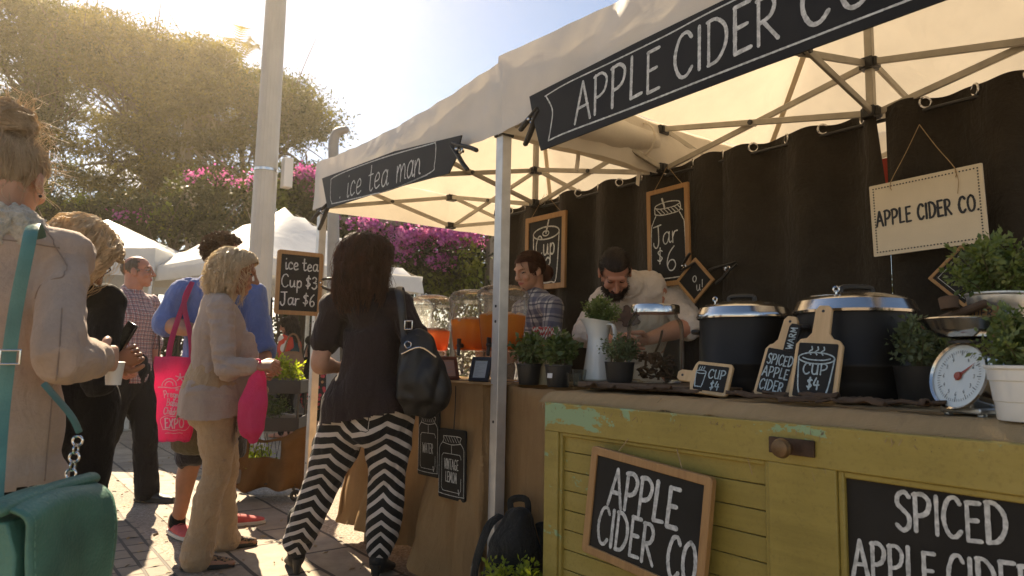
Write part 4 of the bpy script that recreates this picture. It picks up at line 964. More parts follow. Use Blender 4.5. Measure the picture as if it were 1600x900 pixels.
kettle(1163, 2.24, .165, .275, 'black soup kettle with its steel lid hinged, left of the pair', rad(-70), rad(4)); kettle(1338, 2.21, .178, .275, 'larger looking black soup kettle with steel lid, right of the pair', rad(-40), rad(3))
def cutboard(loc, w, h, hl, rotz, lean, roll, label, draw, side=False):
    """small serving board: slate face in a wood edge, handle on top (or at the left side)"""
    T = empty('serving_board_sign', loc, label, 'sign', 0, 'chalked serving boards on the counter')
    T.rotation_euler = (Matrix.Rotation(rotz, 3, 'Z') @ Matrix.Rotation(-lean, 3, 'X') @ Matrix.Rotation(roll, 3, 'Y')).to_euler()
    if side: out = [(-w/2, .01), (-w/2+.008, 0), (w/2-.008, 0), (w/2, .01), (w/2, h-.01), (w/2-.008, h), (-w/2+.008, h), (-w/2, h-.012), (-w/2-.006, h*.68), (-w/2-hl+.012, h*.68), (-w/2-hl, h*.60), (-w/2-hl, h*.40), (-w/2-hl+.012, h*.32), (-w/2-.006, h*.32)]
    else: out = [(-w/2+.01, 0), (w/2-.01, 0), (w/2, .01), (w/2, h-.016), (w/2-.012, h), (.038, h+.004), (.026, h+.02), (.024, h+hl-.014), (.014, h+hl), (-.014, h+hl), (-.024, h+hl-.014), (-.026, h+.02), (-.038, h+.004), (-w/2+.012, h), (-w/2, h-.016), (-w/2, .01)]
    mb = MB(); mb.prism(out, -.007, .007, lambda u, v, d: Vector((u, d, v))); mb.build('board', M_PINE, T, 30, bevel=.003)
    b = .012; mb = MB(); mb.prism(rrect(-w/2+b, b, w/2-b, h-b, .004), .0075, .0090, lambda u, v, d: Vector((u, -d, v))); mb.build('slate', M_SLATE, T, 0)
    hx, hz = (-w/2-hl+.02, h*.5) if side else (0, h+hl-.018)
    mb = MB(); mb.lathe([(.0045, 0), (.0045, .0006), (0, .0006)], (hx, -.0072, hz), 12, 0, Matrix.Rotation(rad(90), 3, 'X')); mb.build('hang_hole', M_BLACKP, T)
    lt = MB(); draw(lt, lambda u, v, d=0: Vector((u, -.0100-d, v))); lt.build('lettering', M_CHALKB, T, 0); return T
def steam(lt, f, x, y, s, w):
    for k in (-1, 0, 1): line(lt, f, [(x+k*s*.8, y), (x+k*s*.8-s*.25, y+s*.4), (x+k*s*.8+s*.1, y+s*.7), (x+k*s*.8, y+s*1.1)], w)
def d_b3(lt, f):
    cup_icon(lt, f, 0, .025, .128, .105, .082, .0042, straw=False); line(lt, f, [(-.04, .128), (-.02, .123), (.02, .123), (.04, .128)], .004); steam(lt, f, 0, .138, .022, .0042)
    lay(lt, 'CUP', f, 0, .080, .032, .0044, center=0, gap=.16, xs=1.05); lay(lt, '$4', f, 0, .036, .034, .0044, center=0, gap=.12)
def d_b2(lt, f):
    lay(lt, 'SPICED', f, 0, .108, .032, .0042, center=.004, gap=.16, xs=.72); lay(lt, 'APPLE', f, 0, .067, .032, .0042, center=.0, gap=.16, xs=.8); lay(lt, 'CIDER', f, 0, .024, .032, .0042, center=-.002, gap=.16, xs=.82)
def d_b1(lt, f):
    cup_icon(lt, f, -.038, .024, .074, .036, .025, .0034, straw=False); steam(lt, f, -.038, .082, .010, .0028); lay(lt, 'CUP', f, -.010, .056, .030, .0042, gap=.16, xs=.95); lay(lt, '$4', f, .004, .017, .030, .0042, gap=.12)
p3 = at(1268, 0, 1.90, ZT-.004); cutboard(p3, .138, .185, .105, rad(-86), rad(14), rad(3), 'upright wooden serving board chalked with a steaming cup, CUP $4, against the right kettle', d_b3)
p2 = at(1203, 0, 1.96, ZT-.004); b2 = cutboard(p2, .120, .17, .10, rad(-90), rad(15), rad(9), 'wooden serving board chalked SPICED APPLE CIDER with a black WARM tag on its neck', d_b2)
mb = MB(); mb.prism([(-.018, .0), (.02, 0), (.02, .078), (.008, .09), (-.012, .09), (-.018, .08)], .010, .0135, lambda u, v, d: Vector((u+.024, -d, v+.155))); tg = mb.build('hang_tag', M_SLATE, b2)
lt = MB(); lay(lt, 'WARM', lambda u, v, d=0: Vector((.024+.012-v, -.0148-d, .163+u)), 0, 0, .021, .0035, gap=.18, xs=.95); lt.build('lettering', M_CHALKB, tg, 0)
p1 = at(1106, 0, 1.92, ZT-.002); cutboard(p1, .135, .112, .058, rad(-80), rad(20), rad(5), 'small wooden serving board lying on its side, chalked with a cup and CUP $4', d_b1, side=True)
# bark strips strewn along the counter front
M_BARK = M('peeling_bark', (.085, .052, .03), .9, .4, 9, .6, 40, stretch=(1, 1, 1))
rg = random.Random(12)
for k in range(36):
    y = rg.uniform(.35, 1.95); x = 1.835+rg.uniform(0, .11)+(.08 if rg.random() < .3 else 0); L = rg.uniform(.05, .17); a = rad(90)+rg.gauss(0, .45); w = rg.uniform(.010, .022)
    n = 7; V = []; c = rg.uniform(.3, 1.2)
    for i in range(n):
        t = i/(n-1)-.5; ww = w*(1-abs(t)*1.1)*(1+.3*noise.noise(Vector((k, t*4, 0))))
        for j in range(4):
            s_ = j/3-.5; V.append((t*L, s_*ww*2, .012*c*math.cos(s_*3)+.010*noise.noise(Vector((k*3, t*3, 1)))+.004))
    F = [(i*4+j, i*4+j+1, (i+1)*4+j+1, (i+1)*4+j) for i in range(n-1) for j in range(3)]
    o = link('bark_strip', np_mesh('bark_strip', V, F, smooth=True), M_BARK); o.location = (x, y, ZT-.006+rg.uniform(0, .012)); o.rotation_euler = (rg.uniform(-.2, .2), rg.uniform(-.06, .06), a)
    sd = o.modifiers.new('s', 'SOLIDIFY'); sd.thickness = .004; tag(o, 'curled brown bark strip strewn on the burlap along the counter edge', 'bark', 'bark strips strewn on the counter')
# kitchen scale
def scale_():
    L = at(1522, 0, 1.93, ZT-.012); T = empty('kitchen_scale', L, 'round dial kitchen scale with a steel bowl on top, near the counter end', 'scale', rad(-118))
    mb = MB(); mb.box((0, .01, .012), (.12, .11, .016)); mb.tube([(-.05, -.03, .0), (-.05, -.03, .01)], .010, 10, 1); mb.tube([(.05, -.03, .0), (.05, -.03, .01)], .010, 10, 1); mb.build('base', M_ZINC, T, bevel=.004)
    rot = Matrix.Rotation(rad(90-14), 3, 'X'); c = Vector((0, -.035, .092))
    mb = MB(); mb.lathe([(.0, -.06), (.07, -.06), (.079, -.05), (.082, 0), (.085, .008), (.083, .014), (.078, .010), (.077, .003), (0, .003)], c, 44, 0, rot); mb.build('dial_case', M_STEEL, T)
    mb = MB(); mb.lathe([(.078, .006), (0, .0062)], c, 44, 0, rot); d_ = mb.build('dial', M('dial_face', (.62, .70, .72), .4, .04), T)
    lt = MB(); f = lambda u, v, d=0: c+rot @ Vector((u, v, .0075+d))
    for i in range(60):
        a = rad(6*i); r0 = .058 if i % 5 else .053; line(lt, f, [(r0*math.cos(a), r0*math.sin(a)), (.064*math.cos(a), .064*math.sin(a))], .0012 if i % 5 else .002)
    for i in range(1, 12):
        a = rad(90-30*i); lay(lt, '346$346346346'[i].replace('$', '3'), f, .045*math.cos(a)-.003, .045*math.sin(a)-.004, .009, .0012)
    lt.build('dial_marks', M('dial_ink', (.05, .07, .09), .6), T, 0)
    mb = MB(); a = rad(38); dv = Vector((math.cos(a), math.sin(a), 0)); mb.add([f(*(dv*.056).xy, .001), f(-.006*dv.y-.012*dv.x, .006*dv.x-.012*dv.y, .001), f(.006*dv.y-.012*dv.x, -.006*dv.x-.012*dv.y, .001)], [(0, 1, 2)]); mb.lathe([(.011, .009), (.009, .013), (0, .014)], c, 16, 0, rot); mb.build('pointer', M('red_pointer', (.30, .05, .03), .4), T)
    mb = MB(); mb.tube([(0, .0, .12), (0, .0, .177)], .012, 12, 1); mb.lathe([(.05, .0), (.05, .006), (0, .006)], (0, 0, .174), 20); mb.build('bowl_support', M_BLACKP, T)
    mb = MB(); mb.lathe([(.03, .184), (.07, .190), (.095, .207), (.112, .230), (.116, .232), (.112, .235), (.092, .212), (.06, .198), (0, .194)], n=40); mb.build('bowl', M_STEEL, T)
    P = T.location+Vector((.02, .0, .200))
    potted('potted_plant', 'big leafy plant in a ridged zinc pail standing in the scale bowl', P+Vector((.02, -.045, 0)), [(.052, 0), (.054, .03), (.056, .033), (.058, .06), (.061, .064), (.063, .09), (.067, .094), (.067, .098)], M_ZINC, (.105, .105, .085), 2600, .017, LF_BOX, 31, bz=.045)
    mb = MB(); mb.tube([(-.16, -.01, .0), (-.06, 0, -.012), (.02, .0, -.018)], [.010, .012, .012], 10, 3); mb.lathe([(.0, .0), (.02, .002), (.022, .03), (.018, .032)], (-.09, .02, -.0), 14); o = mb.build('cinnamon_stick', M_BARK); o.location = P+Vector((-.02, .09, .042)); o.rotation_euler = (0, rad(8), rad(60)); tag(o, 'thick brown stick resting across the scale bowl rim', 'stick')
    tt = MB(); tt.box((0, 0, .018), (.105, .006, .034)); o = tt.build('wooden_tag', woodmat('tag_wood', (.20, .10, .035), (.32, .17, .06), 5, .6, 0), None, bevel=.003); o.location = P+Vector((-.062, -.03, .026)); o.rotation_euler = (rad(-8), 0, rad(-106)); tag(o, 'little brown wooden tag lettered CIDER leaning on the zinc pail', 'tag')
    lt = MB(); lay(lt, 'CIDER', lambda u, v, d=0: Vector((u, -.0036-d, v)), 0, .008, .02, .003, center=0, gap=.25); lt.build('lettering', MATS['stencil_black'], o, 0)
scale_()

# ================================================================ ICED TEA TABLE
def tea(name, c_top, c_bot):
    t = NT(name); s = t.n('SeparateXYZ'); t.l(t.obj(), s.inputs[0]); n = t.noise(t.obj(), 9, 4)
    z = t.math('ADD', t.math('MULTIPLY', s.outputs['Z'], 3.2), t.math('MULTIPLY', t.math('SUBTRACT', n, .5), .35)); c = t.ramp(z, [(.5, c_bot), (.95, c_top)])
    t.base(c); t.set(Roughness=.12); t.b.inputs['Specular IOR Level'].default_value = .5
    tr = t.n('BsdfTranslucent'); t.l(c, tr.inputs['Color']); mx = t.n('MixShader'); mx.inputs[0].default_value = .60; t.l(t.b.outputs[0], mx.inputs[1]); t.l(tr.outputs[0], mx.inputs[2])
    tp = t.n('BsdfTransparent'); t.l(c, tp.inputs['Color']); m2 = t.n('MixShader'); m2.inputs[0].default_value = .28; t.l(mx.outputs[0], m2.inputs[1]); t.l(tp.outputs[0], m2.inputs[2]); t.l(m2.outputs[0], t.out.inputs['Surface']); return t.m
M_TEA = tea('amber_iced_tea', (.98, .50, .10), (.74, .19, .03)); M_TEAR = tea('red_iced_tea', (1.0, .52, .25), (.95, .20, .04)); M_ICE = M('ice_crush', (.62, .36, .18), .3, .25, 60)
def dispenser(px, x, fill, m, label, s=1.0):
    T = empty('drink_dispenser', at(px, 0, x, ZI+.004), label, 'drink dispenser', rad(-90+20), 'clear drink dispensers on the iced tea table')
    T.scale = (s, s, s)
    z0 = .165; zt = .46
    def prof(z, off=0): g = (z-z0)/(zt-z0); return (.098+.032*g**.8-off)
    def body(zs, off): return [(prof(z, off), z) for z in zs]
    def sq(mb):                                     # rounded-square plan
        mb.v = [(x*(1+.10*abs(2*x*y)/(x*x+y*y+1e-9)), y*(1+.10*abs(2*x*y)/(x*x+y*y+1e-9)), z) for x, y, z in mb.v]; return mb
    mb = MB(); mb.lathe([(0, z0), (.09, z0)]+body(np.linspace(z0+.006, zt, 8), 0), n=40); sq(mb).build('tank', M_PLASTIC, T)
    mb = MB(); mb.lathe([(.134, zt-.004), (.136, zt), (.134, zt+.008), (.128, zt+.030), (.11, zt+.052), (.07, zt+.066), (0, zt+.071)], n=40); sq(mb).build('lid', M_PLASTIC, T)
    zf = z0+(zt-z0)*fill
    mb = MB(); mb.lathe([(0, z0+.006), (.086, z0+.006)]+body(np.linspace(z0+.010, zf, 8), .004)+[(0, zf)], n=40); sq(mb).build('tea', m, T)
    rg = random.Random(int(px)); mb = MB()
    for k in range(46):
        a = rg.uniform(0, 6.28); r = .112*math.sqrt(rg.random()); mb.box((r*math.cos(a), r*math.sin(a), zf+rg.uniform(-.003, .008)), (.022, .02, .018), Matrix.Rotation(rg.uniform(0, 3), 3, 'Z') @ Matrix.Rotation(rg.uniform(-.5, .5), 3, 'X'))
    mb.build('ice', M_ICE, T, 0)
    mb = MB(); mb.lathe([(.10, .0), (.104, .004), (.092, .08), (.096, z0-.006), (.1, z0)], n=32); sq(mb).build('stand', M_PLASTIC, T)
    mb = MB(); mb.tube([(0, -.095, z0+.03), (0, -.135, z0+.03)], .013, 12, 1); mb.tube([(0, -.13, z0+.032), (0, -.135, z0-.02)], .010, 10, 1); mb.box((0, -.13, z0+.055), (.012, .03, .03)); mb.build('tap', M_BLACKP, T, bevel=.003)
    return T
dispenser(783, 2.12, .66, M_TEA, 'tallest looking clear dispenser of amber iced tea, just behind the tent post', .93); dispenser(736, 2.16, .62, M_TEA, 'clear dispenser of amber iced tea, middle of the row', .93); dispenser(671, 2.16, .45, M_TEAR, 'clear dispenser of orange red iced tea, beside the woman with the black bag', .93)
dispenser(640, 2.33, .3, M_TEA, 'clear dispenser mostly hidden behind the shoulder of the woman in brown', .98)
def photo_frame(px, x, w, h, rotz, lean, fm, pm, label, txt):
    T = empty('picture_frame', at(px, 0, x, ZI+.006), label, 'picture frame'); T.rotation_euler = (Matrix.Rotation(rotz, 3, 'Z') @ Matrix.Rotation(-lean, 3, 'X')).to_euler()
    b = .018; mb = MB()
    for c, s_ in (((0, 0, b/2), (w, .014, b)), ((0, 0, h-b/2), (w, .014, b)), ((-w/2+b/2, 0, h/2), (b, .014, h-2*b)), ((w/2-b/2, 0, h/2), (b, .014, h-2*b))): mb.box(c, s_)
    mb.build('frame', fm, T, bevel=.002); mb = MB(); mb.box((0, .002, h/2), (w-2*b+.002, .004, h-2*b+.002)); mb.build('picture', pm, T)
    mb = MB(); mb.bar((0, .008, h*.75), (0, .008+h*.75*math.tan(lean*2.0), .012), .025, .004); mb.build('strut', fm, T)
    lt = MB()
    for i in range(9): line(lt, lambda u, v, d=0: Vector((u, -.0012-d, v)), [(-w/2+b+.01, h-b-.015-i*(h-2*b-.02)/9), (w/2-b-.012-.015*(i % 3), h-b-.015-i*(h-2*b-.02)/9)], .0018)
    lt.build('print', M('print_grey', (.25, .28, .32), .6), T, 0)
photo_frame(747, 1.93, .105, .125, rad(-62), rad(20), M('navy_frame', (.018, .022, .032), .4, .2), M('print_paper', (.42, .46, .48), .35, .06), 'dark blue picture frame with a printed card, nearer the tent post', '')
photo_frame(703, 1.93, .105, .125, rad(-8), rad(20), M('red_brown_frame', (.13, .035, .02), .4, .2), M('print_paper_pink', (.45, .26, .20), .35, .06), 'red brown picture frame turned sideways on the iced tea table', '')
# cream canister of red and white straws
def straws():
    L = at(851, 0, 2.12, .967); T = empty('straw_canister', L, 'cream canister packed with red and white paper straws', 'straw jar')
    mb = MB(); mb.lathe([(.0, 0), (.085, 0), (.09, .01), (.09, .115), (.082, .125), (.062, .135), (.058, .175), (.055, .176), (.055, .13), (0, .13)], n=32); mb.build('canister', M('cream_enamel', (.52, .46, .30), .4, .08, 8), T)
    mb = MB(); mb.tube([(-.088, -.06, .13), (-.1, -.02, .15), (-.1, .03, .155), (-.088, .065, .14)], .002, 6, 4); mb.build('wire_clip', M_STEEL, T)
    t = NT('striped_straw'); s = t.n('SeparateXYZ'); t.l(t.obj(), s.inputs[0]); a = t.math('ADD', t.math('MULTIPLY', s.outputs['Z'], 42), t.math('MULTIPLY', s.outputs['Y'], 60))
    t.base(t.mix(t.math('GREATER_THAN', t.math('FRACT', a), .5), (.62, .56, .5), (.42, .03, .025))); t.set(Roughness=.6)
    rg = random.Random(3)
    for k in range(60):
        a = rg.uniform(0, 6.28); r = .048*math.sqrt(rg.random()); c = Vector((r*math.cos(a), r*math.sin(a), .12)); d = Vector((r*math.cos(a)*3.2, r*math.sin(a)*3.2, 1)).normalized(); mb = MB(); mb.tube([c, c+d*(.145+rg.uniform(-.006, .006))], .0042, 7, 1, cap='flat'); o = mb.build('straw', t.m, T)
straws()
mb = MB(); mb.lathe([(0, 0), (.03, 0), (.032, .07), (.028, .072), (0, .06)], n=20); mb.lathe([(0, 0), (.026, .0), (.027, .085), (0, .086)], (.0, -.06, 0), 18); o = mb.build('paper_cups', M('white_paper', (.68, .66, .6), .7, .05), None); o.location = at(897, 0, 2.15, ZT+.0) ; bpy.data.objects.remove(o)
for i, (px, h) in enumerate(((896, .05), (905, .065))):
    mb = MB(); mb.lathe([(0, 0), (.022, 0), (.030, h), (.031, h+.003), (.028, h), (.02, .006), (0, .006)], n=22); o = mb.build('tea_light_glass', M_GLASS); o.location = at(px, 0, 1.93+.04*i, ZT); tag(o, 'little clear glass behind the black plant pots' if i else 'short clear glass next to the white jug foot', 'glass')
# ================================================================ PEOPLE
def skinmat(name, c, red=.0):
    if name in MATS: return MATS[name]
    t = NT(name); v = t.obj(); f = t.noise(v, 18, 4); g = t.noise(v, 130, 3)
    t.base(t.ramp(f, [(.3, tuple(k*.86 for k in c)), (.7, (min(1, c[0]*1.08), c[1], c[2]))])); t.set(Roughness=.48, Subsurface_Weight=.12); t.b.inputs['Subsurface Radius'].default_value = (.012, .005, .003); t.b.inputs['Specular IOR Level'].default_value = .4
    t.bump(g, .12, .002); MATS[name] = t.m; return t.m
def hairmat(name, c1, c2, trans=.3):
    if name in MATS: return MATS[name]
    t = NT(name); v = t.obj(); f = t.noise(t.obj((1, 1, .3)), 48, 4, .65); t.base(t.ramp(f, [(.34, c1), (.66, c2)])); t.set(Roughness=.5); t.b.inputs['Specular IOR Level'].default_value = .28
    tr = t.n('BsdfTranslucent'); tr.inputs['Color'].default_value = rgb(tuple(min(1, k*1.25) for k in c2)); mx = t.n('MixShader'); mx.inputs[0].default_value = trans; t.l(t.b.outputs[0], mx.inputs[1]); t.l(tr.outputs[0], mx.inputs[2]); t.l(mx.outputs[0], t.out.inputs['Surface'])
    MATS[name] = t.m; return t.m
SK_FAIR = skinmat('fair_skin', (.50, .29, .19)); SK_TAN = skinmat('tanned_skin', (.38, .195, .115)); SK_RED = skinmat('ruddy_skin', (.46, .22, .14))
M_EYE = M('eye_dark', (.03, .022, .018), .2); M_LIP = M('lips', (.40, .12, .10), .4); M_BROWF = M('brow_hair_soft', (.22, .125, .08), .7); M_BROW = M('brow_hair', (.10, .065, .04), .7)
def vv(*a): return Vector(a)
class Fig:
    def __init__(s, label, loc, az, H=1.7, fem=True, skin=None, name='person', group=None):
        s.k = H/1.75; s.fem = fem; k = s.k; s.skin = skin or SK_FAIR; s.name, s.label, s.group = name, label, group
        s.loc, s.rz = Vector(loc), -az; sw = (.150 if fem else .178)*k
        J = s.J = {}
        J['pel'] = vv(0, 0, .93*k); J['wai'] = vv(0, 0, 1.10*k); J['che'] = vv(0, .005, 1.28*k); J['sho'] = vv(0, -.01, 1.42*k); J['nck'] = vv(0, -.012, 1.47*k); J['hed'] = vv(0, .025, 1.635*k)
        for a, n in ((-1, 'l'), (1, 'r')):
            J[n+'sh'] = vv(a*sw, -.01, 1.415*k); J[n+'el'] = vv(a*(sw+.05), -.03, 1.13*k); J[n+'wr'] = vv(a*(sw+.05), .06, .88*k)
            J[n+'hp'] = vv(a*.088*k, 0, .90*k); J[n+'kn'] = vv(a*.095*k, .015, .49*k); J[n+'an'] = vv(a*.10*k, -.02, .075*k); J[n+'toe'] = vv(a*.03, .20*k, 0)
        s.head = (0, 0, 0); s.hands = {}
    def torso_r(s):
        k = s.k
        return [(.150*k, .105*k), (.172*k, .122*k), (.128*k, .10*k), (.148*k, .118*k), (.125*k, .082*k), (.055*k, .056*k)] if s.fem else [(.150*k, .11*k), (.165*k, .122*k), (.150*k, .115*k), (.170*k, .125*k), (.145*k, .09*k), (.064*k, .064*k)]
    def torso(s, mb, e=0.0, hem=None, n=28, er=None, top=True):
        J = s.J; r = s.torso_r(); ax = (J['rsh']-J['lsh']).normalized()
        d = (J['pel']-J['wai']).normalized(); P = [J['pel']+d*.12*s.k, J['pel'], J['wai'], J['che'], J['sho'], J['nck']+(J['nck']-J['sho'])*.2]
        R = [(a+e, b+e) for a, b in r]
        if er: R = [(a+x, b+y) for (a, b), (x, y) in zip(R, er)]
        R[5] = (r[5][0]+min(e, .012), r[5][1]+min(e, .012))
        if hem is not None:                           # longer garment: carry the tube on down
            for hp, hr in hem: P.insert(0, hp); R.insert(0, hr)
        mb.tube(P, R, n, 5, ax, 'round', sq=2.25)
        for a in 'lr':                                # shoulder caps
            mb.tube([J['sho'].lerp(J[a+'sh'], .25)+vv(0, 0, .005), J[a+'sh']], [.066*s.k+e, .058*s.k+e], 14, 3)
    def arm(s, mb, a, e=0.0, f=1.0, r=(.058, .047, .030), puff=0.0):
        J = s.J; k = s.k*(.92 if s.fem else 1.05); S, E, W_ = J[a+'sh'], J[a+'el'], J[a+'wr']
        P = [S, S.lerp(E, .5), E, E.lerp(W_, .35), E.lerp(W_, .75), W_]; R = [r[0]*k, r[0]*.92*k, r[1]*k, r[1]*1.02*k, r[2]*1.18*k, r[2]*k]
        t = f*5; n = int(t); 
        if n < 5: Q = P[:n+1]+[P[n].lerp(P[n+1], t-n)] if t > n else P[:n+1]; RR = R[:n+1]+([R[n]*(1-(t-n))+R[n+1]*(t-n)] if t > n else [])
        else: Q, RR = P, R
        mb.tube(Q, [x+e+puff*(i/(len(Q)-1))**2 for i, x in enumerate(RR)], 16, 5, (1, 0, 0))
    def leg(s, mb, a, e=0.0, f0=0.0, f=1.0, R=None):
        J = s.J; k = s.k; h, q, n = J[a+'hp'], J[a+'kn'], J[a+'an']
        P = [h, h.lerp(q, .5), q, q.lerp(n, .33)+vv(0, -.012, 0), q.lerp(n, .7), n]; R = R or [.092, .078, .056, .057, .042, .037]
        t = f*5; m = int(t)
        if m < 5: P2 = P[:m+1]+[P[m].lerp(P[m+1], t-m)]; R2 = R[:m+1]+[R[m]*(1-t+m)+R[m+1]*(t-m)]
        else: P2, R2 = P, R
        mb.tube(P2, [x*k+e for x in R2], 18, 5, (1, 0, 0))
    def HR(s):
        y, p, r = s.head; return Matrix.Rotation(y, 3, 'Z') @ Matrix.Rotation(-p, 3, 'X') @ Matrix.Rotation(r, 3, 'Y')
    def hp(s, x, y, z):                               # head-local point
        return s.J['hed']+s.HR() @ (Vector((x, y, z))*s.hs)
    hs = 1.0
    def head_mesh(s, nose=1.0, jaw=1.0):
        R = s.HR(); q = s.hs; mb = MB(); c = s.J['hed']; B = lambda p, r, rot=None: mb.ball(c+R @ (Vector(p)*q), tuple(k*q for k in r), 18, 0, R if rot is None else R @ rot)
        B((0, -.012, .034), (.076, .097, .084)); B((0, .022, -.03), (.062, .068, .080)); B((0, .040, -.062), (.050*jaw, .052, .050)); B((0, .060, -.094), (.028*jaw, .030, .022))
        B((0, .080, .030), (.048, .016, .016))        # brow
        for a in (-1, 1):
            B((a*.040, .068, -.030), (.022, .020, .022)); B((a*.031, .074, .004), (.014, .012, .010)); B((a*.077, -.008, -.008), (.011, .021, .033), Matrix.Rotation(a*.25, 3, 'Z')); B((a*.080, .002, -.03), (.008, .012, .012)); B((a*.011, .102, -.032), (.010, .011, .009))
        h = lambda *p: c+R @ (Vector(p)*q)
        mb.tube([h(0, .090, .024), h(0, .100, .002), h(0, .110*nose, -.018), h(0, .116*nose, -.029)], [.008*q, .0085*q, .011*q, .0125*q], 10, 3); 
        B((0, .088, -.056), (.024, .012, .007)); B((0, .087, -.068), (.020, .011, .007)); B((0, .082, -.062), (.026, .012, .018))
        mb.tube([h(0, -.03, -.03), h(0, -.028, -.10), s.J['nck'], s.J['sho']-vv(0, 0, .03)], [.060*q, (.052 if s.fem else .062)*s.k, (.054 if s.fem else .065)*s.k, .07*s.k], 18, 4)
        me = remesh(mb, .0045*q, 5, .5); V = coords(me); L = (V-np.array(c)) @ np.array(R)/q; x, y, z = L[:, 0], L[:, 1], L[:, 2]
        mi = np.zeros(len(V), int); ax = np.abs(x)
        mi[(((ax-.031)/.0145)**2+((z-.004)/.0058)**2 < 1) & (y > .06)] = 1
        mi[((ax > .014) & (ax < .050) & (np.abs(z-.0245+((ax-.034)**2)*9) < (.0026 if s.fem else .004)) & (y > .05))] = 3
        mi[((x/.024)**2+((z+.062)/.011)**2 < 1) & (y > .075)] = 2
        fm = []
        for p in me.polygons: vals = [mi[i] for i in p.vertices]; m = max(set(vals), key=vals.count); fm.append(m)
        return me, fm
    def hand(s, mb, a, grip=.6, dirv=None, pn=None, thumb=.5):
        """palm, four bent fingers of unequal length and a thumb; dirv: where the hand points, pn: the way the palm looks"""
        J = s.J; w = J[a+'wr']; d = Vector(dirv).normalized() if dirv else (w-J[a+'el']).normalized(); n = Vector(pn) if pn else vv(-1 if a == 'r' else 1, 0, 0); n = (n-d*n.dot(d)).normalized(); x = d.cross(n)*(1 if a == 'r' else -1)  # x points to the thumb side
        k = s.k*(.95 if s.fem else 1.05)
        mb.tube([w-d*.03, w+d*.012*k, w+d*.05*k, w+d*.092*k], [(.028*k, .024*k), (.030*k, .020*k), (.041*k, .017*k), (.041*k, .013*k)], 14, 4, x, sq=2.4)
        for i, (off, L) in enumerate(((.030, .074), (.010, .083), (-.011, .077), (-.030, .060))):
            p = w+d*(.088*k)+x*off*k; q = d.copy(); pts = [p-d*.02*k, p]; c = grip*(1.0+.08*i)
            for j, f in enumerate((.46, .30, .24)):
                ax = n.cross(q).normalized() if n.cross(q).length > .1 else x; ang = c*(.75, 1.0, .7)[j]; q = (Matrix.Rotation(ang, 3, q.cross(n).normalized()) @ q) if q.cross(n).length > .05 else -d; p = p+q*L*f*k; pts.append(p)
            mb.tube(pts, [.0105*k, .0100*k, .0090*k, .0082*k, .0068*k], 9, 3, x)
        p = w+d*.028*k+x*.028*k+n*.004; q = (d*.62+x*.75+n*.25*thumb).normalized(); p1 = p+q*.036*k; q2 = (d*.9+x*.15*(1-thumb)+n*.55*thumb).normalized(); p2 = p1+q2*.030*k; p3 = p2+(q2+n*.25*thumb-x*.2*thumb).normalized()*.026*k
        mb.tube([p-q*.012, p, p1, p2, p3], [.016*k, .0155*k, .0125*k, .0105*k, .0085*k], 10, 3, n)
    def body(s, arms='lr', legs='lr', nose=1.0, feet=True, jaw=1.0, legr=None):
        mb = MB(); s.torso(mb, -.006)
        for a in arms: s.arm(mb, a)
        for a in legs:
            s.leg(mb, a, R=legr)
            if feet: n, t = s.J[a+'an'], s.J[a+'toe']; mb.tube([n+vv(0, 0, .02)-t*.18, n-t*.22-vv(0, 0, .035), n+t*.35-vv(0, 0, .045), n+t*.85-vv(0, 0, .055)], [.034*s.k, .036*s.k, (.042*s.k, .028*s.k), (.036*s.k, .016*s.k)], 12, 3)
        me = remesh(mb, .010, 3); hm, fm = s.head_mesh(nose, jaw)
        hd = MB()
        for a in arms: s.hand(hd, a, **s.hands.get(a, {}))
        h_me = hd.mesh(); bm = bmesh.new(); bm.from_mesh(me); nb = len(bm.faces); bm.from_mesh(hm); nh = len(bm.faces); bm.from_mesh(h_me); bm.faces.ensure_lookup_table()
        for i in range(nb): bm.faces[i].material_index = 0
        for i in range(nb, nh): bm.faces[i].material_index = fm[i-nb]
        for i in range(nh, len(bm.faces)): bm.faces[i].material_index = 0
        for f in bm.faces: f.smooth = True
        out = bpy.data.meshes.new(s.name); bm.to_mesh(out); bm.free()
        s.o = link(s.name, out, [s.skin, M_EYE, M_LIP, M_BROWF if s.fem else M_BROW]); s.o.location = s.loc; s.o.rotation_euler = (0, 0, s.rz); tag(s.o, s.label, 'person', s.group); return s.o
    def part(s, name, mb, m, voxel=.009, it=4, wr=None, seed=1, label=None, keep=None):
        me = remesh(mb, voxel, it) if voxel else mb.mesh(name)
        for w in (wr or []): wrinkle(me, *w[:2], seed=seed, **(w[2] if len(w) > 2 else {}))
        for w in (wr or [])[:1]: wrinkle(me, w[0]*.35, tuple(q*2.7 for q in w[1]), seed=seed+5)
        if keep is not None:
            bm = bmesh.new(); bm.from_mesh(me); dl_ = [f for f in bm.faces if not keep(f.calc_center_median())]; bmesh.ops.delete(bm, geom=dl_, context='FACES'); bm.to_mesh(me); bm.free()
        me.name = name; o = link(name, me, m, s.o)
        if label: o['label'] = label
        return o
    # ---- hair
    def cap_points(s, n, rg, lo=-.2):
        out = []
        while len(out) < n:
            d = Vector(rg.normal(size=3)).normalized()
            if d.z > lo: out.append(d)
        return out
    def hair(s, env, n, m, seed, ycut=.035, hairline=.062, lock_r=.009, rad_=.0028, wave=.010, zend=(-.2, -.14), fly=60, part_x=0.0, curl=8.0, back=True, name='hair', wmul=1.0):
        """env: [(z, rx, ry)] outline of the hair around the head, top to bottom; strands run from the crown down along it"""
        rg = np.random.default_rng(seed); zs = [e[0] for e in env][::-1]; fx = lambda z: np.interp(z, zs, [e[1] for e in env][::-1]); fy = lambda z: np.interp(z, zs, [e[2] for e in env][::-1])
        top = env[0][0]; mb = MB(); nn = 28; V = []; prof = np.linspace(top, zend[0]*.92, 20)
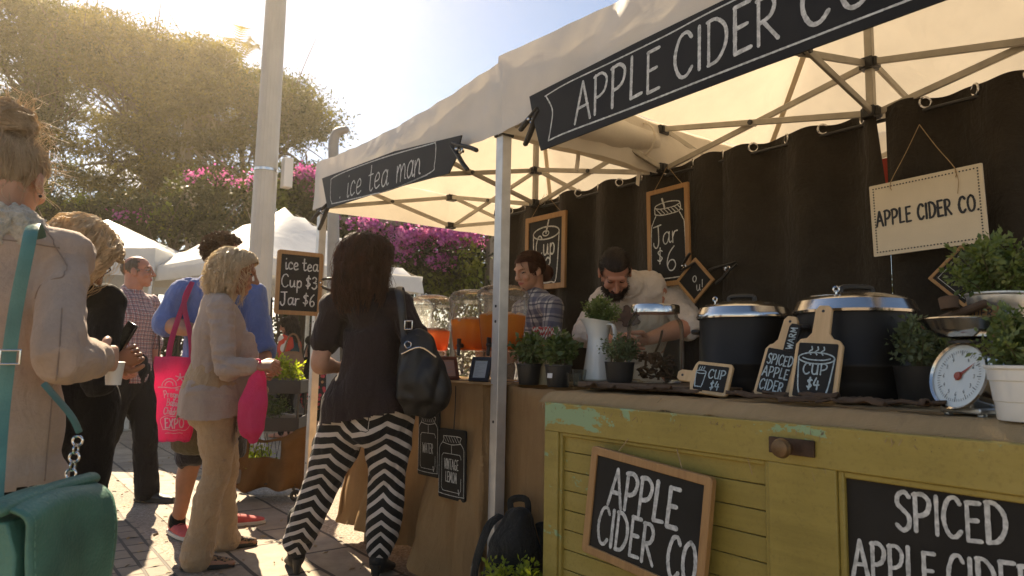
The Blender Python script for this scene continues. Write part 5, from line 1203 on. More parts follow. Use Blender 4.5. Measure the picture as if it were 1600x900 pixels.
        def yc(z): return .2 if z > hairline+.02 else ycut
        for z in prof:
            for j in range(nn):
                a = 2*math.pi*j/nn; x = fx(z)*.90*math.cos(a); y = fy(z)*.90*math.sin(a)-.012; y = min(y, yc(z)); V.append(s.hp(x, y, z-.004))
        F = [(i*nn+j, i*nn+(j+1) % nn, (i+1)*nn+(j+1) % nn, (i+1)*nn+j) for i in range(19) for j in range(nn)]+[tuple(range(nn))[::-1]]
        V += [s.hp(0, -.05, prof[-1])]; F += [(19*nn+j, 19*nn+(j+1) % nn, 20*nn) for j in range(nn)]
        mb.add(V, F)
        locks = [(rg.uniform(-math.pi, math.pi), rg.uniform(.90, 1.10), rg.uniform(0, 6.28), rg.uniform(.6, 1.4)) for _ in range(max(24, n//13))]
        for k in range(n+fly):
            lk = locks[rg.integers(len(locks))]; ph = lk[0]+rg.normal()*.10 if k < n else rg.uniform(-math.pi, math.pi); ph = (ph+math.pi) % (2*math.pi)-math.pi; z0 = top-.001-abs(rg.normal())*.03 if rg.random() < .6 else rg.uniform(max(hairline, -.02), top)
            if abs(ph) < 1.05 and z0 < hairline+.012: z0 = hairline+.012+rg.uniform(0, .03)
            q = (lk[1]+rg.normal()*.012) if k < n else rg.uniform(1.03, 1.2); ze = zend[0]+(zend[1]-zend[0])*rg.random()
            if abs(ph) < 1.3: ze = max(ze, zend[1])
            w0 = lk[2]+rg.normal()*.25 if k < n else rg.uniform(0, 6.28); cw = curl*lk[3]; pts = []; m_ = 13
            side = 1 if ph > part_x else -1; tg = side*max(abs(ph), 1.25+.35*rg.random())
            for i in range(m_):
                t = i/(m_-1); z = z0+(ze-z0)*t**1.15; p = ph+(tg-ph)*min(1, t*2.2) if abs(ph) < 1.25 else ph+(lk[0]-ph)*.5*t*(abs(lk[0]) > 1.25)
                wv = wave*1.25*wmul*min(1, t*2)*math.sin(w0+cw*t*3); r = 1+(q-1)*min(1, t*3)
                x = (fx(z)*r+wv)*math.sin(p)+wave*.5*math.cos(w0*2+cw*t*2); y = (fy(z)*r+wv)*math.cos(p)-.012
                if z < hairline: y = min(y, ycut+.03+.02*rg.random())
                if k >= n: x += .02*t*math.sin(w0*3); z += .012*math.sin(w0)*t
                pts.append(s.hp(x, y, z))
            rr = rad_*rg.uniform(.6, 1.3) if k < n else .0009
            mb.tube(pts, [rr*(.6+.4*math.sin(math.pi*min(1, i/(m_-1)+.2))) if i < m_-1 else rr*.25 for i in range(m_)], 4, 1, cap='flat')
        for lk in locks:                              # broad locks give the mass its uneven outline
            ph = lk[0]; z0 = max(top-.002-abs(rg.normal())*.035, hairline+.012 if abs(ph) < 1.1 else .0); ze = (zend[0]+(zend[1]-zend[0])*rg.random()) if abs(ph) > 1.3 else zend[1]; side = 1 if ph > part_x else -1; tg = side*max(abs(ph), 1.3+.3*rg.random()); pts = []; q = .5+.5*lk[1]+rg.uniform(-.01, .03)
            for i in range(11):
                t = i/10; z = z0+(ze-z0)*t**1.1; p = ph+(tg-ph)*min(1, t*2.2) if abs(ph) < 1.25 else ph; wv = wave*1.3*wmul*min(1, t*2)*math.sin(lk[2]+curl*lk[3]*t*3); x = (fx(z)*q+wv)*math.sin(p)+wave*.6*math.cos(lk[2]*2+curl*lk[3]*t*2); y = (fy(z)*q+wv)*math.cos(p)-.012
                if z < hairline: y = min(y, ycut+.03)
                pts.append(s.hp(x, y, z))
            r0 = lock_r*rg.uniform(.65, 1.2); mb.tube(pts, [(r0*w, r0*w*.55) for w in (.5, .8, 1, 1, 1, 1, .95, .85, .7, .45, .12)], 6, 1, cap='flat')
        return s.part(name, mb, m, voxel=None)
    def shorthair(s, m, seed, n=900, L=.016, zl=lambda x, y: 0.0, name='hair', thick=.008, r=.0016):
        """cropped hair: a thin shell over the skull above zl(x, y), with short tufts"""
        rg = np.random.default_rng(seed); mb = MB(); mb.ball((0, -.012, .034), (.0775+thick, .0985+thick, .0855+thick), 40)
        F = []; keep = [Vector(v) for v in mb.v]
        for f in mb.f:
            c = sum((keep[i] for i in f), Vector())/len(f)
            if c.z > zl(c.x, c.y): F.append(f)
        mb.f = F; mb.m = [0]*len(F); mb.v = [tuple(s.hp(*v)) for v in mb.v]
        k = 0
        while k < n:
            d = Vector(rg.normal(size=3)).normalized(); p = Vector((d.x*(.077+thick), d.y*(.098+thick), d.z*(.085+thick)))+Vector((0, -.012, .034))
            if p.z < zl(p.x, p.y): continue
            k += 1; j = Vector(rg.normal(size=3))*.5; e = (d+j+Vector((0, .2, -.2))).normalized(); q = p+e*L*rg.uniform(.5, 1.2); q2 = q+(e+Vector(rg.normal(size=3))*.6).normalized()*L*.5
            mb.tube([s.hp(*(p-d*.003)), s.hp(*q), s.hp(*q2)], [r, r, r*.4], 4, 1, cap='flat')
        return s.part(name, mb, m, voxel=None)
    def glasses(s, m, name='glasses', w=.0014):
        mb = MB()
        for a in (-1, 1):
            pts = [s.hp(a*.033+.0235*math.cos(t), .094-.010*abs(math.cos(t)*.5+.5*a) , .001+.015*math.sin(t)) for t in np.linspace(0, 2*math.pi, 17)]; mb.tube(pts, w, 6, 1, cap='flat')
            mb.tube([s.hp(a*.056, .086, .005), s.hp(a*.079, .04, .006), s.hp(a*.084, -.01, .004), s.hp(a*.083, -.03, -.008)], w, 6, 3)
        mb.tube([s.hp(-.010, .097, .004), s.hp(0, .101, .007), s.hp(.010, .097, .004)], w, 6, 3); return s.part(name, mb, m, voxel=None)
    def shoe(s, a, m, sole=None, low=True, L=None, name='shoe', heel=.0, wide=1.0):
        n, t = s.J[a+'an'], s.J[a+'toe'].copy(); g = Vector((n.x, n.y, 0)); u = t.normalized(); k = s.k*(.92 if s.fem else 1.02); sd = u.cross(vv(0, 0, 1)); q = lambda f, z: g+u*f*k+vv(0, 0, z)
        mb = MB(); mb.tube([q(-.055, .045+heel), q(-.02, .042+heel*.8), q(.07, .036+heel*.3), q(.15, .027), q(.195, .024)], [(.030*k, .036), (.036*k, .040), (.043*k*wide, .033), (.042*k*wide, .024), (.028*k, .017)], 16, 4, sd)
        if not low: mb.tube([q(-.012, .05+heel), q(-.012, .13+heel)], [.046*k, .044*k], 16, 2, sd)
        o = s.part(name, mb, m, voxel=.006, it=3)
        if sole:
            sb = MB(); h = .024; out = []
            for f, w in ((-.085, .012), (-.07, .03), (-.02, .037), (.05, .044), (.12, .046), (.18, .038), (.215, .018)): out.append((f, w*wide))
            poly = [(f*k, w*k) for f, w in out]+[(f*k, -w*k) for f, w in out[::-1]]; sb.prism(poly, .002, h, lambda f, w, z: g+u*f+sd*w+vv(0, 0, z)); so = sb.build('sole', sole, o, bevel=.003)
        return o
def ground_at(px, t):                              # ground point below pixel column px at depth t
    p = PD(px, 560, t); return Vector((p.x, p.y, 0))
def joint(fig, p):                                 # a world point in the person's own axes
    return Matrix.Rotation(-fig.rz, 3, 'Z') @ (Vector(p)-fig.loc)
def plaid(name, bg, c1, c2, per=.034, c3=None):
    t = NT(name); v = t.obj(); s = t.n('SeparateXYZ'); t.l(v, s.inputs[0]); wob = t.math('MULTIPLY', t.math('SUBTRACT', t.noise(v, 7, 3), .5), .03)
    def band(ax, w, off=0.0, p=per): return t.math('LESS_THAN', t.math('FRACT', t.math('ADD', t.math('MULTIPLY', t.math('ADD', s.outputs[ax], wob), 1/p), off)), w)
    c = t.mix(t.math('MULTIPLY', band('X', .42), .62), bg, c1); c = t.mix(t.math('MULTIPLY', band('Z', .42), .62), c, c1)
    c = t.mix(t.math('MULTIPLY', band('X', .13, .3), .8), c, c2); c = t.mix(t.math('MULTIPLY', band('Z', .13, .3), .8), c, c2)
    t.base(c); t.set(Roughness=.85, Sheen_Weight=.2); t.bump(t.noise(v, 30, 4), .25, .01); return t.m
M_COAT = cloth('beige_suede', (.46, .335, .25), .10, 300, .03, .85, .12, .22); M_FLEECE = M('cream_fleece', (.52, .44, .34), .95, .2, 90, .9, 140, sheen=.6, bdist=.01)
M_BLACKC = cloth('black_cotton', (.009, .008, .0075), .2, 400, 0, .9, .05, .4); M_BLUE = cloth('blue_pique', (.13, .20, .47), .1, 700, .10, .85, .3, .35)
M_CARD = cloth('beige_knit', (.45, .35, .285), .08, 500, .10, .85, .12, .25); M_TAN = cloth('tan_twill', (.47, .325, .19), .1, 600, .05, .8, .2, .5)
M_BROWN = cloth('dark_brown_top', (.034, .021, .019), .15, 500, .05, .75, .08, .4); M_TROU = cloth('black_trousers', (.010, .009, .011), .2, 500, 0, .8, .05, .4)
M_TEE = cloth('pale_tee', (.66, .57, .49), .08, 500, .08, .85, .2, .35); M_WHITEC = cloth('white_cotton', (.62, .57, .50), .06, 500, .1, .85, .2, .3)
M_GREEN = M('green_leather', (.075, .185, .135), .52, .35, 6, .6, 110, coat=.0, bdist=.005, detail=8); M_GREEN2 = M('green_strap_leather', (.075, .18, .14), .5, .25, 9, .3, 150); M_BRASS = M('brass', (.55, .40, .17), .3, .12, 20, 0, 0, 1.0)
M_PINKB = cloth('pink_bag_fabric', (.74, .09, .25), .08, 500, .5, .55, 0, .35); M_PINKT = cloth('pink_handle_fabric', (.62, .10, .26), .08, 500, .6, .55, 0, .3)
H_BUN = hairmat('light_brown_hair', (.26, .19, .12), (.62, .50, .35), .4); H_BLO = hairmat('golden_blonde_hair', (.36, .26, .14), (.82, .66, .43), .4); H_PALE = hairmat('pale_blonde_hair', (.44, .32, .19), (.90, .74, .56), .4)
H_DARK = hairmat('dark_brown_hair', (.030, .014, .009), (.15, .062, .034), .4); H_BLK = hairmat('near_black_hair', (.012, .008, .006), (.04, .024, .016), .15); H_GREY = hairmat('grey_stubble', (.10, .075, .055), (.2, .16, .12), .1); H_CURL = hairmat('curly_brown_hair', (.06, .032, .018), (.16, .085, .04), .25)

# ---- woman with the bun, near left
f = Fig('woman seen from behind in a beige suede coat, light brown hair in a loose bun', ground_at(-22, 1.80), rad(3), 1.655, True, SK_FAIR)
J = f.J; f.head = (rad(-26), rad(6), 0); J['hed'] += vv(.012, .01, 0)
J['rel'] = joint(f, PD(92, 560, 1.66)); J['rwr'] = joint(f, PD(158, 560, 1.88)); J['rsh'] = J['rsh']+vv(.015, 0, -.005)
f.hands['r'] = dict(grip=.8); f.body()
mb = MB(); f.torso(mb, .022, hem=[(vv(.0, .01, .60), (.215, .165)), (vv(0, 0, .74), (.206, .158))], er=[(.02, .015), (.008, .008), (.022, .018), (.008, .006), (.0, .0), (0, 0)]); f.arm(mb, 'r', .011, .80, puff=.012); f.arm(mb, 'l', .02, .95)
co = f.part('coat', mb, M_COAT, .009, 3, [(.007, (4, 4, 1.6)), (.008, (9, 9, 11), dict(mask=lambda v: 1.0 if v[0] > .19 else .15))], 3, keep=lambda c: c.z > .71+.02*math.sin(c.x*14))
from mathutils.bvhtree import BVHTree
bv = BVHTree.FromPolygons([v.co for v in co.data.vertices], [tuple(p.vertices) for p in co.data.polygons]); sm = MB()
for path in ([vv(-.01, -.4, z) for z in np.linspace(.74, 1.40, 22)], [vv(.115+.035*math.sin(t*3), -.10-.10*math.sin(t*3), 1.47-.26*t) for t in np.linspace(0, 1, 14)], [vv(.15, -.4, z) for z in np.linspace(.74, 1.18, 16)], [vv(-.19+.38*t, -.4, 1.345+.01*math.sin(t*3)) for t in np.linspace(0, .86, 16)]):
    pts = []
    for p in path:
        h = bv.ray_cast(p, vv(0, 1, 0)) if p.y < -.3 else bv.find_nearest(p)
        if h[0] is not None: pts.append(h[0]+h[1]*.0008 if h[1].y < .2 else h[0])
    if len(pts) > 3: sm.tube(pts, .0019, 5, 2, cap='flat')
sm.build('seam', cloth('suede_seam', (.27, .19, .14)), f.o)
mb = MB(); c = J['nck']
for i in range(9):
    a = math.pi*(-.15+1.3*i/8)+math.pi; mb.tube([c+vv(.062*math.cos(a), .060*math.sin(a), .052), c+vv(.085*math.cos(a), .082*math.sin(a), .02), c+vv(.115*math.cos(a), .095*math.sin(a), -.035)], [.017, .026, .020], 10, 3)
f.part('fleece_collar', mb, M_FLEECE, .007, 3, [(.010, (60, 60, 60), dict(ridge=False))], 5)
mb = MB(); f.leg(mb, 'l', .012); f.leg(mb, 'r', .012); mb.ball(J['pel'], (.17, .125, .13)); f.part('trousers', mb, M_BLACKC, .012, 4)
for a in 'lr': f.shoe(a, M_BLACKP)
# her hair: swept up into a bun with many flyaway strands
rg = np.random.default_rng(5); mb = MB(); mb.ball((0, -.014, .034), (.086, .106, .092), 36); F = []
vl = [Vector(v) for v in mb.v]
for q in mb.f:
    cc = sum((vl[i] for i in q), Vector())/len(q)
    if cc.z > (.055 if cc.y > .045 else (-.005 if cc.y > -.03 else -.055)): F.append(q)
mb.f = F; mb.m = [0]*len(F); mb.v = [tuple(f.hp(*v)) for v in mb.v]
bc = Vector((.012, -.062, .138)); mb.ball(f.hp(*bc), (.050, .050, .040), 20)
for k in range(520):
    d = Vector(rg.normal(size=3)).normalized(); s0 = Vector((d.x*.087, d.y*.107-.014, d.z*.093+.034))
    if s0.z < (.06 if s0.y > .045 else (-.005 if s0.y > -.03 else -.06)): continue
    e = bc+Vector(rg.normal(size=3))*.018; pts = []
    for i in range(9):
        t = i/8; p = s0.lerp(e, t); u = p-Vector((0, -.014, .034)); n_ = math.sqrt((u.x/.089)**2+(u.y/.109)**2+(u.z/.095)**2)
        if n_ < 1 and t < .9: p = Vector((0, -.014, .034))+u/n_*(1+.012*math.sin(k))
        pts.append(f.hp(*p))
    mb.tube(pts, .0021*rg.uniform(.6, 1.2), 4, 1, cap='flat')
for k in range(300):                              # loops of the bun
    a0, a1 = rg.uniform(0, 6.28), rg.uniform(-.9, .9); ax = Vector((math.sin(a1)*.6, math.sin(a1*2)*.5, 1)).normalized(); x = ax.orthogonal().normalized(); y = ax.cross(x); R_ = rg.uniform(.032, .060); h = rg.uniform(-.028, .032)
    mb.tube([f.hp(*(bc+x*R_*math.cos(a0+t)+y*R_*math.sin(a0+t)+ax*(h+.006*math.sin(3*t)))) for t in np.linspace(0, rg.uniform(2.2, 4.4), 10)], .0022*rg.uniform(.6, 1.3), 4, 1, cap='flat')
for k in range(420):                              # flyaways catching the light
    d = Vector(rg.normal(size=3)).normalized(); b0 = bc+d*.046 if k % 2 else Vector((d.x*.088, d.y*.108-.014, max(d.z, -.6)*.094+.034))
    if b0.y > .07: continue
    q1 = b0+(d+Vector(rg.normal(size=3))*.5)*.028; q2 = q1+(d*.4+Vector(rg.normal(size=3))*.8+Vector((0, 0, -.5)))*.034
    mb.tube([f.hp(*b0), f.hp(*q1), f.hp(*q2)], [.0007, .0006, .0003], 4, 4, cap='flat')
f.part('hair', mb, H_BUN, None)
mb = MB(); mb.ball(f.hp(.080, .004, -.046), .0045, 10); f.part('earring', mb, M_BLACKP, None)
# her green satchel
def satchel():
    d = Vector((math.sin(rad(33)), math.cos(rad(33)), 0)); nrm = Vector((math.sin(rad(123)), math.cos(rad(123)), 0)); L0 = PD(36, 806, 1.30); w, h, th = .315, .31, .12
    c = L0+d*w/2-nrm*th/2; c.z = L0.z-h
    T = empty('shoulder_bag', c, 'green leather satchel with flap, at the hip of the woman with the bun', 'bag')
    R = Matrix((d, -nrm, Vector((0, 0, 1)))).transposed(); T.rotation_euler = R.to_euler()
    mb = MB(); nU, nV = 14, 18; V = []
    prof = [(-.5, .0), (.5, .0), (.54, .25), (.5, .8), (.30, 1.0), (-.30, 1.0), (-.5, .8), (-.54, .25)]
    for i in range(nU+1):
        u = i/nU*w-w/2
        for y, z in prof: V.append((u*(1+.03*math.sin(z*3)), y*th*(.9+.25*math.sin(z*2.6)*(1-(2*i/nU-1)**2)), z*h*.96+.004*noise.noise(Vector((u*9, y, z*4)))))
    k = len(prof); F = [(i*k+j, i*k+(j+1) % k, (i+1)*k+(j+1) % k, (i+1)*k+j) for i in range(nU) for j in range(k)]+[tuple(range(k))[::-1], tuple(nU*k+j for j in range(k))]
    mb.add(V, F); mb.build('body', M_GREEN, T, 60, bevel=.004)
    V = []; pf = [(.42, .985), (.15, 1.03), (-.25, 1.025), (-.52, .97), (-.60, .86), (-.66, .6), (-.66, .3), (-.60, .06), (-.58, .02)]
    P, _ = catmull([Vector((0, y*th, z*h)) for y, z in pf], 4)
    for i in range(21):
        u = -w/2-.006+(w+.012)*i/20
        for j, p in enumerate(P): V.append((u, p.y-.006-.010*noise.noise(Vector((u*5, j*.14, 2)))-.004*math.sin(i/20*9)*(j/len(P)), p.z+.010*noise.noise(Vector((u*4, j*.1, 7)))+.012*math.sin(math.pi*i/20)))
    k = len(P); F = [(i*k+j, i*k+j+1, (i+1)*k+j+1, (i+1)*k+j) for i in range(20) for j in range(k-1)]
    o = link('flap', np_mesh('flap', V, F, smooth=True), M_GREEN, T); s_ = o.modifiers.new('s', 'SOLIDIFY'); s_.thickness = .007; s_.offset = 0
    mb = MB()                                # pale stitching down both edges of the flap
    for i in (1, 19):
        for j in range(2, k-2):
            a, b = Vector(V[i*k+j]), Vector(V[i*k+j+1]); q = Vector((0, -.0048, 0)); mb.tube([a.lerp(b, .15)+q, a.lerp(b, .75)+q], .0011, 5, 1, cap='flat')
    mb.build('stitching', M('thread', (.16, .30, .22), .8), o)
    mb = MB(); mb.tube([(-w/2-.012, -.02, h*1.04), (0, -.022, h*1.065), (w/2+.012, -.02, h*1.05)], [(.020, .014)]*3, 14, 6, (0, 1, 0)); f_ = mb.build('top_roll', M_GREEN, T)
    mb = MB(); mb.tube([(-w/2-.008, -th*.70, .055), (0, -th*.76, .050), (w/2+.008, -th*.70, .055)], [(.010, .018)]*3, 10, 4, (0, 1, 0)); mb.build('hem_band', M_GREEN, T)
    mb = MB(); mb.box((.055, -th*.79, .045), (.075, .006, .034)); mb.box((.055, -th*.79-.003, .045), (.055, .006, .016), mi=1); mb.build('brass_plate', [M_BRASS, M_RUST], T, bevel=.002)
    inv = T.rotation_euler.to_matrix().transposed(); loc = lambda p: inv @ (p-T.location)
    A = [PD(-8, 790, 1.38), PD(4, 640, 1.50), PD(22, 500, 1.545), PD(42, 395, 1.58), PD(52, 352, 1.66), PD(62, 372, 1.80)]
    mb = MB(); mb.tube([loc(p) for p in A], (.016, .003), 8, 6, loc(T.location+RT)); st = mb.build('strap', M_GREEN2, T)
    mb = MB(); p = loc(PD(16, 558, 1.512)); u_ = loc(T.location+RT); v_ = Vector((0, 0, 1)); q = [p+u_*a*.022+v_*b*.015 for a, b in ((-1, -1), (1, -1), (1, 1), (-1, 1), (-1, -1))]
    for a, b in zip(q[:-1], q[1:]): mb.tube([a, b], .0025, 8, 1)
    mb.build('buckle', M_STEEL, st)
    mb = MB()
    for i in range(6): mb.ring((w*.30+.004*i, -.01, h*1.06+.018*i), .011, .0028, (1, 0, 0) if i % 2 else (0, 1, 0), 12, 6)
    mb.build('chain', M_STEEL, T); mb = MB(); b0 = Vector((w*.31+.02, -.01, h*1.06+.11)); mb.tube([b0, b0+Vector((-.006, .02, .04)), b0+Vector((-.03, .07, .11))], (.016, .003), 8, 5); mb.build('strap', M_GREEN2, T)
satchel()

# ---- blonde woman bending over, in black
f = Fig('blonde woman in a black top with glasses, head bowed over her phone', ground_at(112, 2.62), rad(42), 1.66, True, SK_TAN)
J = f.J; J['hed'] = joint(f, PD(130, 398, 2.50)); J['nck'] = joint(f, PD(112, 436, 2.56)); J['sho'] = joint(f, PD(106, 468, 2.60)); J['che'] = vv(0, .03, 1.17); f.head = (rad(-15), rad(38), rad(0))
for a, n in ((-1, 'l'), (1, 'r')): J[n+'sh'] = J['sho']+vv(a*.16, 0, -.01)
J['rel'] = joint(f, PD(152, 600, 2.42)); J['rwr'] = joint(f, PD(180, 568, 2.52)); J['lel'] = J['lsh']+vv(-.05, .06, -.28); J['lwr'] = J['rwr']+vv(-.10, .05, 0)
f.hands['r'] = dict(grip=1.05, dirv=joint(f, f.loc+RT*.8+vv(0, .1, .35)), pn=joint(f, f.loc-FW)); f.hands['l'] = dict(grip=.8); f.body(feet=True)
mb = MB(); f.torso(mb, .014); f.arm(mb, 'r', .012, .56); f.arm(mb, 'l', .018, .9); f.part('top', mb, M_BLACKC, .010, 4, [(.008, (8, 8, 4))], 4)
mb = MB(); f.leg(mb, 'l', .016); f.leg(mb, 'r', .016); mb.ball(J['pel'], (.172, .13, .14)); f.part('trousers', mb, M_BLACKC, .012, 4, [(.006, (10, 10, 6))], 6)
for a in 'lr': f.shoe(a, M_BLACKP)
f.hair([(.135, .01, .02), (.12, .062, .080), (.08, .095, .115), (.02, .112, .126), (-.06, .115, .124), (-.13, .098, .108), (-.19, .06, .07)], 1500, H_BLO, 31, ycut=.055, zend=(-.20, -.12), wave=.013, rad_=.0017, fly=120, curl=5)
f.glasses(M_BLACKP, w=.0022)
hp_ = f.loc+Matrix.Rotation(f.rz, 3, 'Z') @ J['rwr']
mb = MB(); mb.prism(rrect(-.038, -.01, .038, .135, .01), -.005, .005, lambda u, v, d: Vector((u, d, v))); o = mb.build('phone', M('phone_black', (.012, .012, .013), .15, .1), None, bevel=.002); o.location = hp_+Vector((.0, .05, .03)); o.rotation_euler = (rad(-20), rad(16), rad(-75)); tag(o, 'dark phone held up by the bowed blonde woman', 'phone')
# cup in the hand of the woman with the bun
mb = MB(); mb.lathe([(0, 0), (.020, 0), (.026, .062), (.028, .065), (.025, .067), (0, .067)], n=24); o = mb.build('paper_cup', M('cup_white', (.68, .66, .62), .5, .04)); o.location = PD(178, 585, 1.98)-Vector((0, 0, .03)); tag(o, 'white paper cup in the hand of the woman in the suede coat', 'cup')

# ---- man in the checked shirt
f = Fig('bald man with glasses in a checked short sleeved shirt and dark trousers', (.90, 5.74, 0), rad(142), 1.80, False, SK_RED)
J = f.J; f.head = (rad(28), rad(-4), 0)
J['lan'] = vv(-.10, .16, .08); J['lkn'] = vv(-.095, .12, .50); J['ran'] = vv(.12, -.16, .08); J['rkn'] = vv(.11, -.03, .50); J['rel'] = J['rsh']+vv(.07, -.06, -.27); J['rwr'] = J['rel']+vv(-.05, .16, -.18); J['lel'] = J['lsh']+vv(-.07, -.02, -.28); J['lwr'] = J['lel']+vv(.0, .06, -.25)
f.body(); PL = plaid('red_blue_check', (.50, .44, .42), (.12, .05, .07), (.30, .03, .03), .030)
mb = MB(); f.torso(mb, .012); f.arm(mb, 'l', .012, .44, puff=.012); f.arm(mb, 'r', .012, .44, puff=.012); f.part('shirt', mb, PL, .009, 3, [(.009, (9, 9, 4))], 8, keep=lambda c: c.z > .86)
mb = MB()
for a in (-1, 1): mb.tube([J['nck']+vv(a*.058, -.03, .035), J['nck']+vv(a*.062, .03, .02), J['nck']+vv(a*.035, .075, -.03)], [(.006, .02), (.006, .022), (.005, .015)], 8, 4, (1, 0, 0))
f.part('collar', mb, PL, None)
mb = MB(); f.leg(mb, 'l', .022, R=[.094, .084, .066, .064, .060, .064]); f.leg(mb, 'r', .022, R=[.094, .084, .066, .064, .060, .064]); mb.tube([vv(0, 0, .83), vv(0, 0, .95), vv(0, 0, 1.01)], [(.155, .12), (.186, .142), (.178, .137)], 20, 3); f.part('trousers', mb, M_TROU, .011, 4, [(.010, (8, 8, 5))], 9)
for a in 'lr': f.shoe(a, M_BLACKP, M_BLACKP)
f.shorthair(H_GREY, 4, 500, .006, lambda x, y: .2 if y > .025 or (abs(x) < .064 and y > -.085) else -.045, thick=.003)
f.glasses(M_STEEL)
mb = MB(); mb.tube([vv(.10, -.14, 1.02), vv(-.05, -.135, 1.35), vv(-.115, -.04, 1.475), vv(-.125, .09, 1.38), vv(-.12, .15, 1.2), vv(-.15, .13, 1.05), vv(-.20, .04, .95)], (.024, .004), 8, 6, (1, 0, 0)); bg_ = mb
T = empty('shoulder_bag', f.loc+Matrix.Rotation(f.rz, 3, 'Z') @ vv(-.20, -.08, .74), 'black shoulder bag on the man in the checked shirt', 'bag', f.rz); mb = MB(); mb.tube([(0, 0, 0), (0, 0, .12), (0, 0, .24)], [(.06, .13), (.07, .15), (.055, .14)], 18, 4, sq=3.2); mb.build('body', M_BLACKC, T)
bg_.v = [(x+.20, y+.08, z-.74) for x, y, z in bg_.v]; bg_.build('strap', M_BLACKC, T)

# ---- man in the blue polo
f = Fig('curly haired man in a blue polo shirt, standing behind the woman in beige', ground_at(333, 4.12), rad(140), 1.80, False, SK_TAN)
J = f.J; f.head = (rad(40), rad(2), 0)
J['rel'] = joint(f, PD(256, 505, 3.98)); J['rwr'] = joint(f, PD(318, 520, 3.80)); J['rsh'] = joint(f, PD(285, 455, 4.02)); J['lsh'] = joint(f, PD(395, 458, 4.18)); J['lel'] = joint(f, PD(412, 545, 4.12)); J['lwr'] = joint(f, PD(405, 600, 3.98)); J['sho'] = (J['rsh']+J['lsh'])/2+vv(0, 0, .01)
for n, p in (('r', (276, 835)), ('l', (356, 822))): J[n+'an'] = joint(f, PZ(*p, 0))+vv(0, 0, .08); J[n+'kn'] = J[n+'hp'].lerp(J[n+'an'], .5)+vv(0, .03, 0)
J['rtoe'] = vv(.10, .17, 0); J['ltoe'] = vv(-.12, .15, 0)
f.body(); mb = MB(); f.torso(mb, .014, hem=[(vv(0, 0, .72), (.19, .145))]); f.arm(mb, 'l', .012, .42, puff=.016); f.arm(mb, 'r', .012, .44, puff=.016); f.part('polo_shirt', mb, M_BLUE, .009, 3, [(.011, (8, 8, 3.4))], 12, keep=lambda c: c.z > .82)
mb = MB()
for a in (-1, 1): mb.tube([J['nck']+vv(a*.058, -.03, .03), J['nck']+vv(a*.062, .03, .015), J['nck']+vv(a*.03, .078, -.03)], [(.006, .02), (.006, .022), (.005, .013)], 8, 4, (1, 0, 0))
f.part('collar', mb, M_BLUE, None); mb = MB(); mb.ball(vv(-.075, .152, 1.27), (.008, .004, .010), 8); f.part('chest_emblem', mb, M('emblem_red', (.5, .03, .05), .7), None)
mb = MB(); 
for a in 'lr': f.leg(mb, a, .03, f=.43, R=[.10, .09, .072, .06, .05, .04])
mb.tube([vv(0, 0, .80), vv(0, 0, .93), vv(0, 0, .98)], [(.16, .13), (.188, .145), (.182, .14)], 20, 3); f.part('shorts', mb, cloth('black_shorts', (.022, .020, .024), .15), .011, 4, [(.007, (9, 9, 5))], 14)
M_RSHOE = M('red_canvas', (.50, .085, .075), .8, .12, 30, .2, 300); M_SOLE = M('off_white_rubber', (.55, .50, .42), .7, .08)
for a in 'lr':
    so = f.shoe(a, M_RSHOE, M_SOLE, wide=1.08); n, t = J[a+'an'], J[a+'toe']; u = t.normalized(); sd = u.cross(vv(0, 0, 1)); g = vv(n.x, n.y, 0); mb = MB()
    for i in range(4): z = .078-.008*i; q = g+u*(.045+.022*i); mb.tube([q-sd*.026+vv(0, 0, z-.01), q+vv(0, 0, z), q+sd*.026+vv(0, 0, z-.01)], .004, 6, 3)
    ob = mb.build('laces', M_BLACKC, so)
    mb = MB(); mb.tube([g+vv(0, 0, .06), g+vv(0, 0, .10)], [.046, .044], 14, 2); ob = mb.build('ankle_collar', M_BLACKC, so)
f.shorthair(H_CURL, 7, 1500, .020, lambda x, y: .082 if y > .03 else (.0 if y > -.03 else -.045), thick=.010, r=.003)
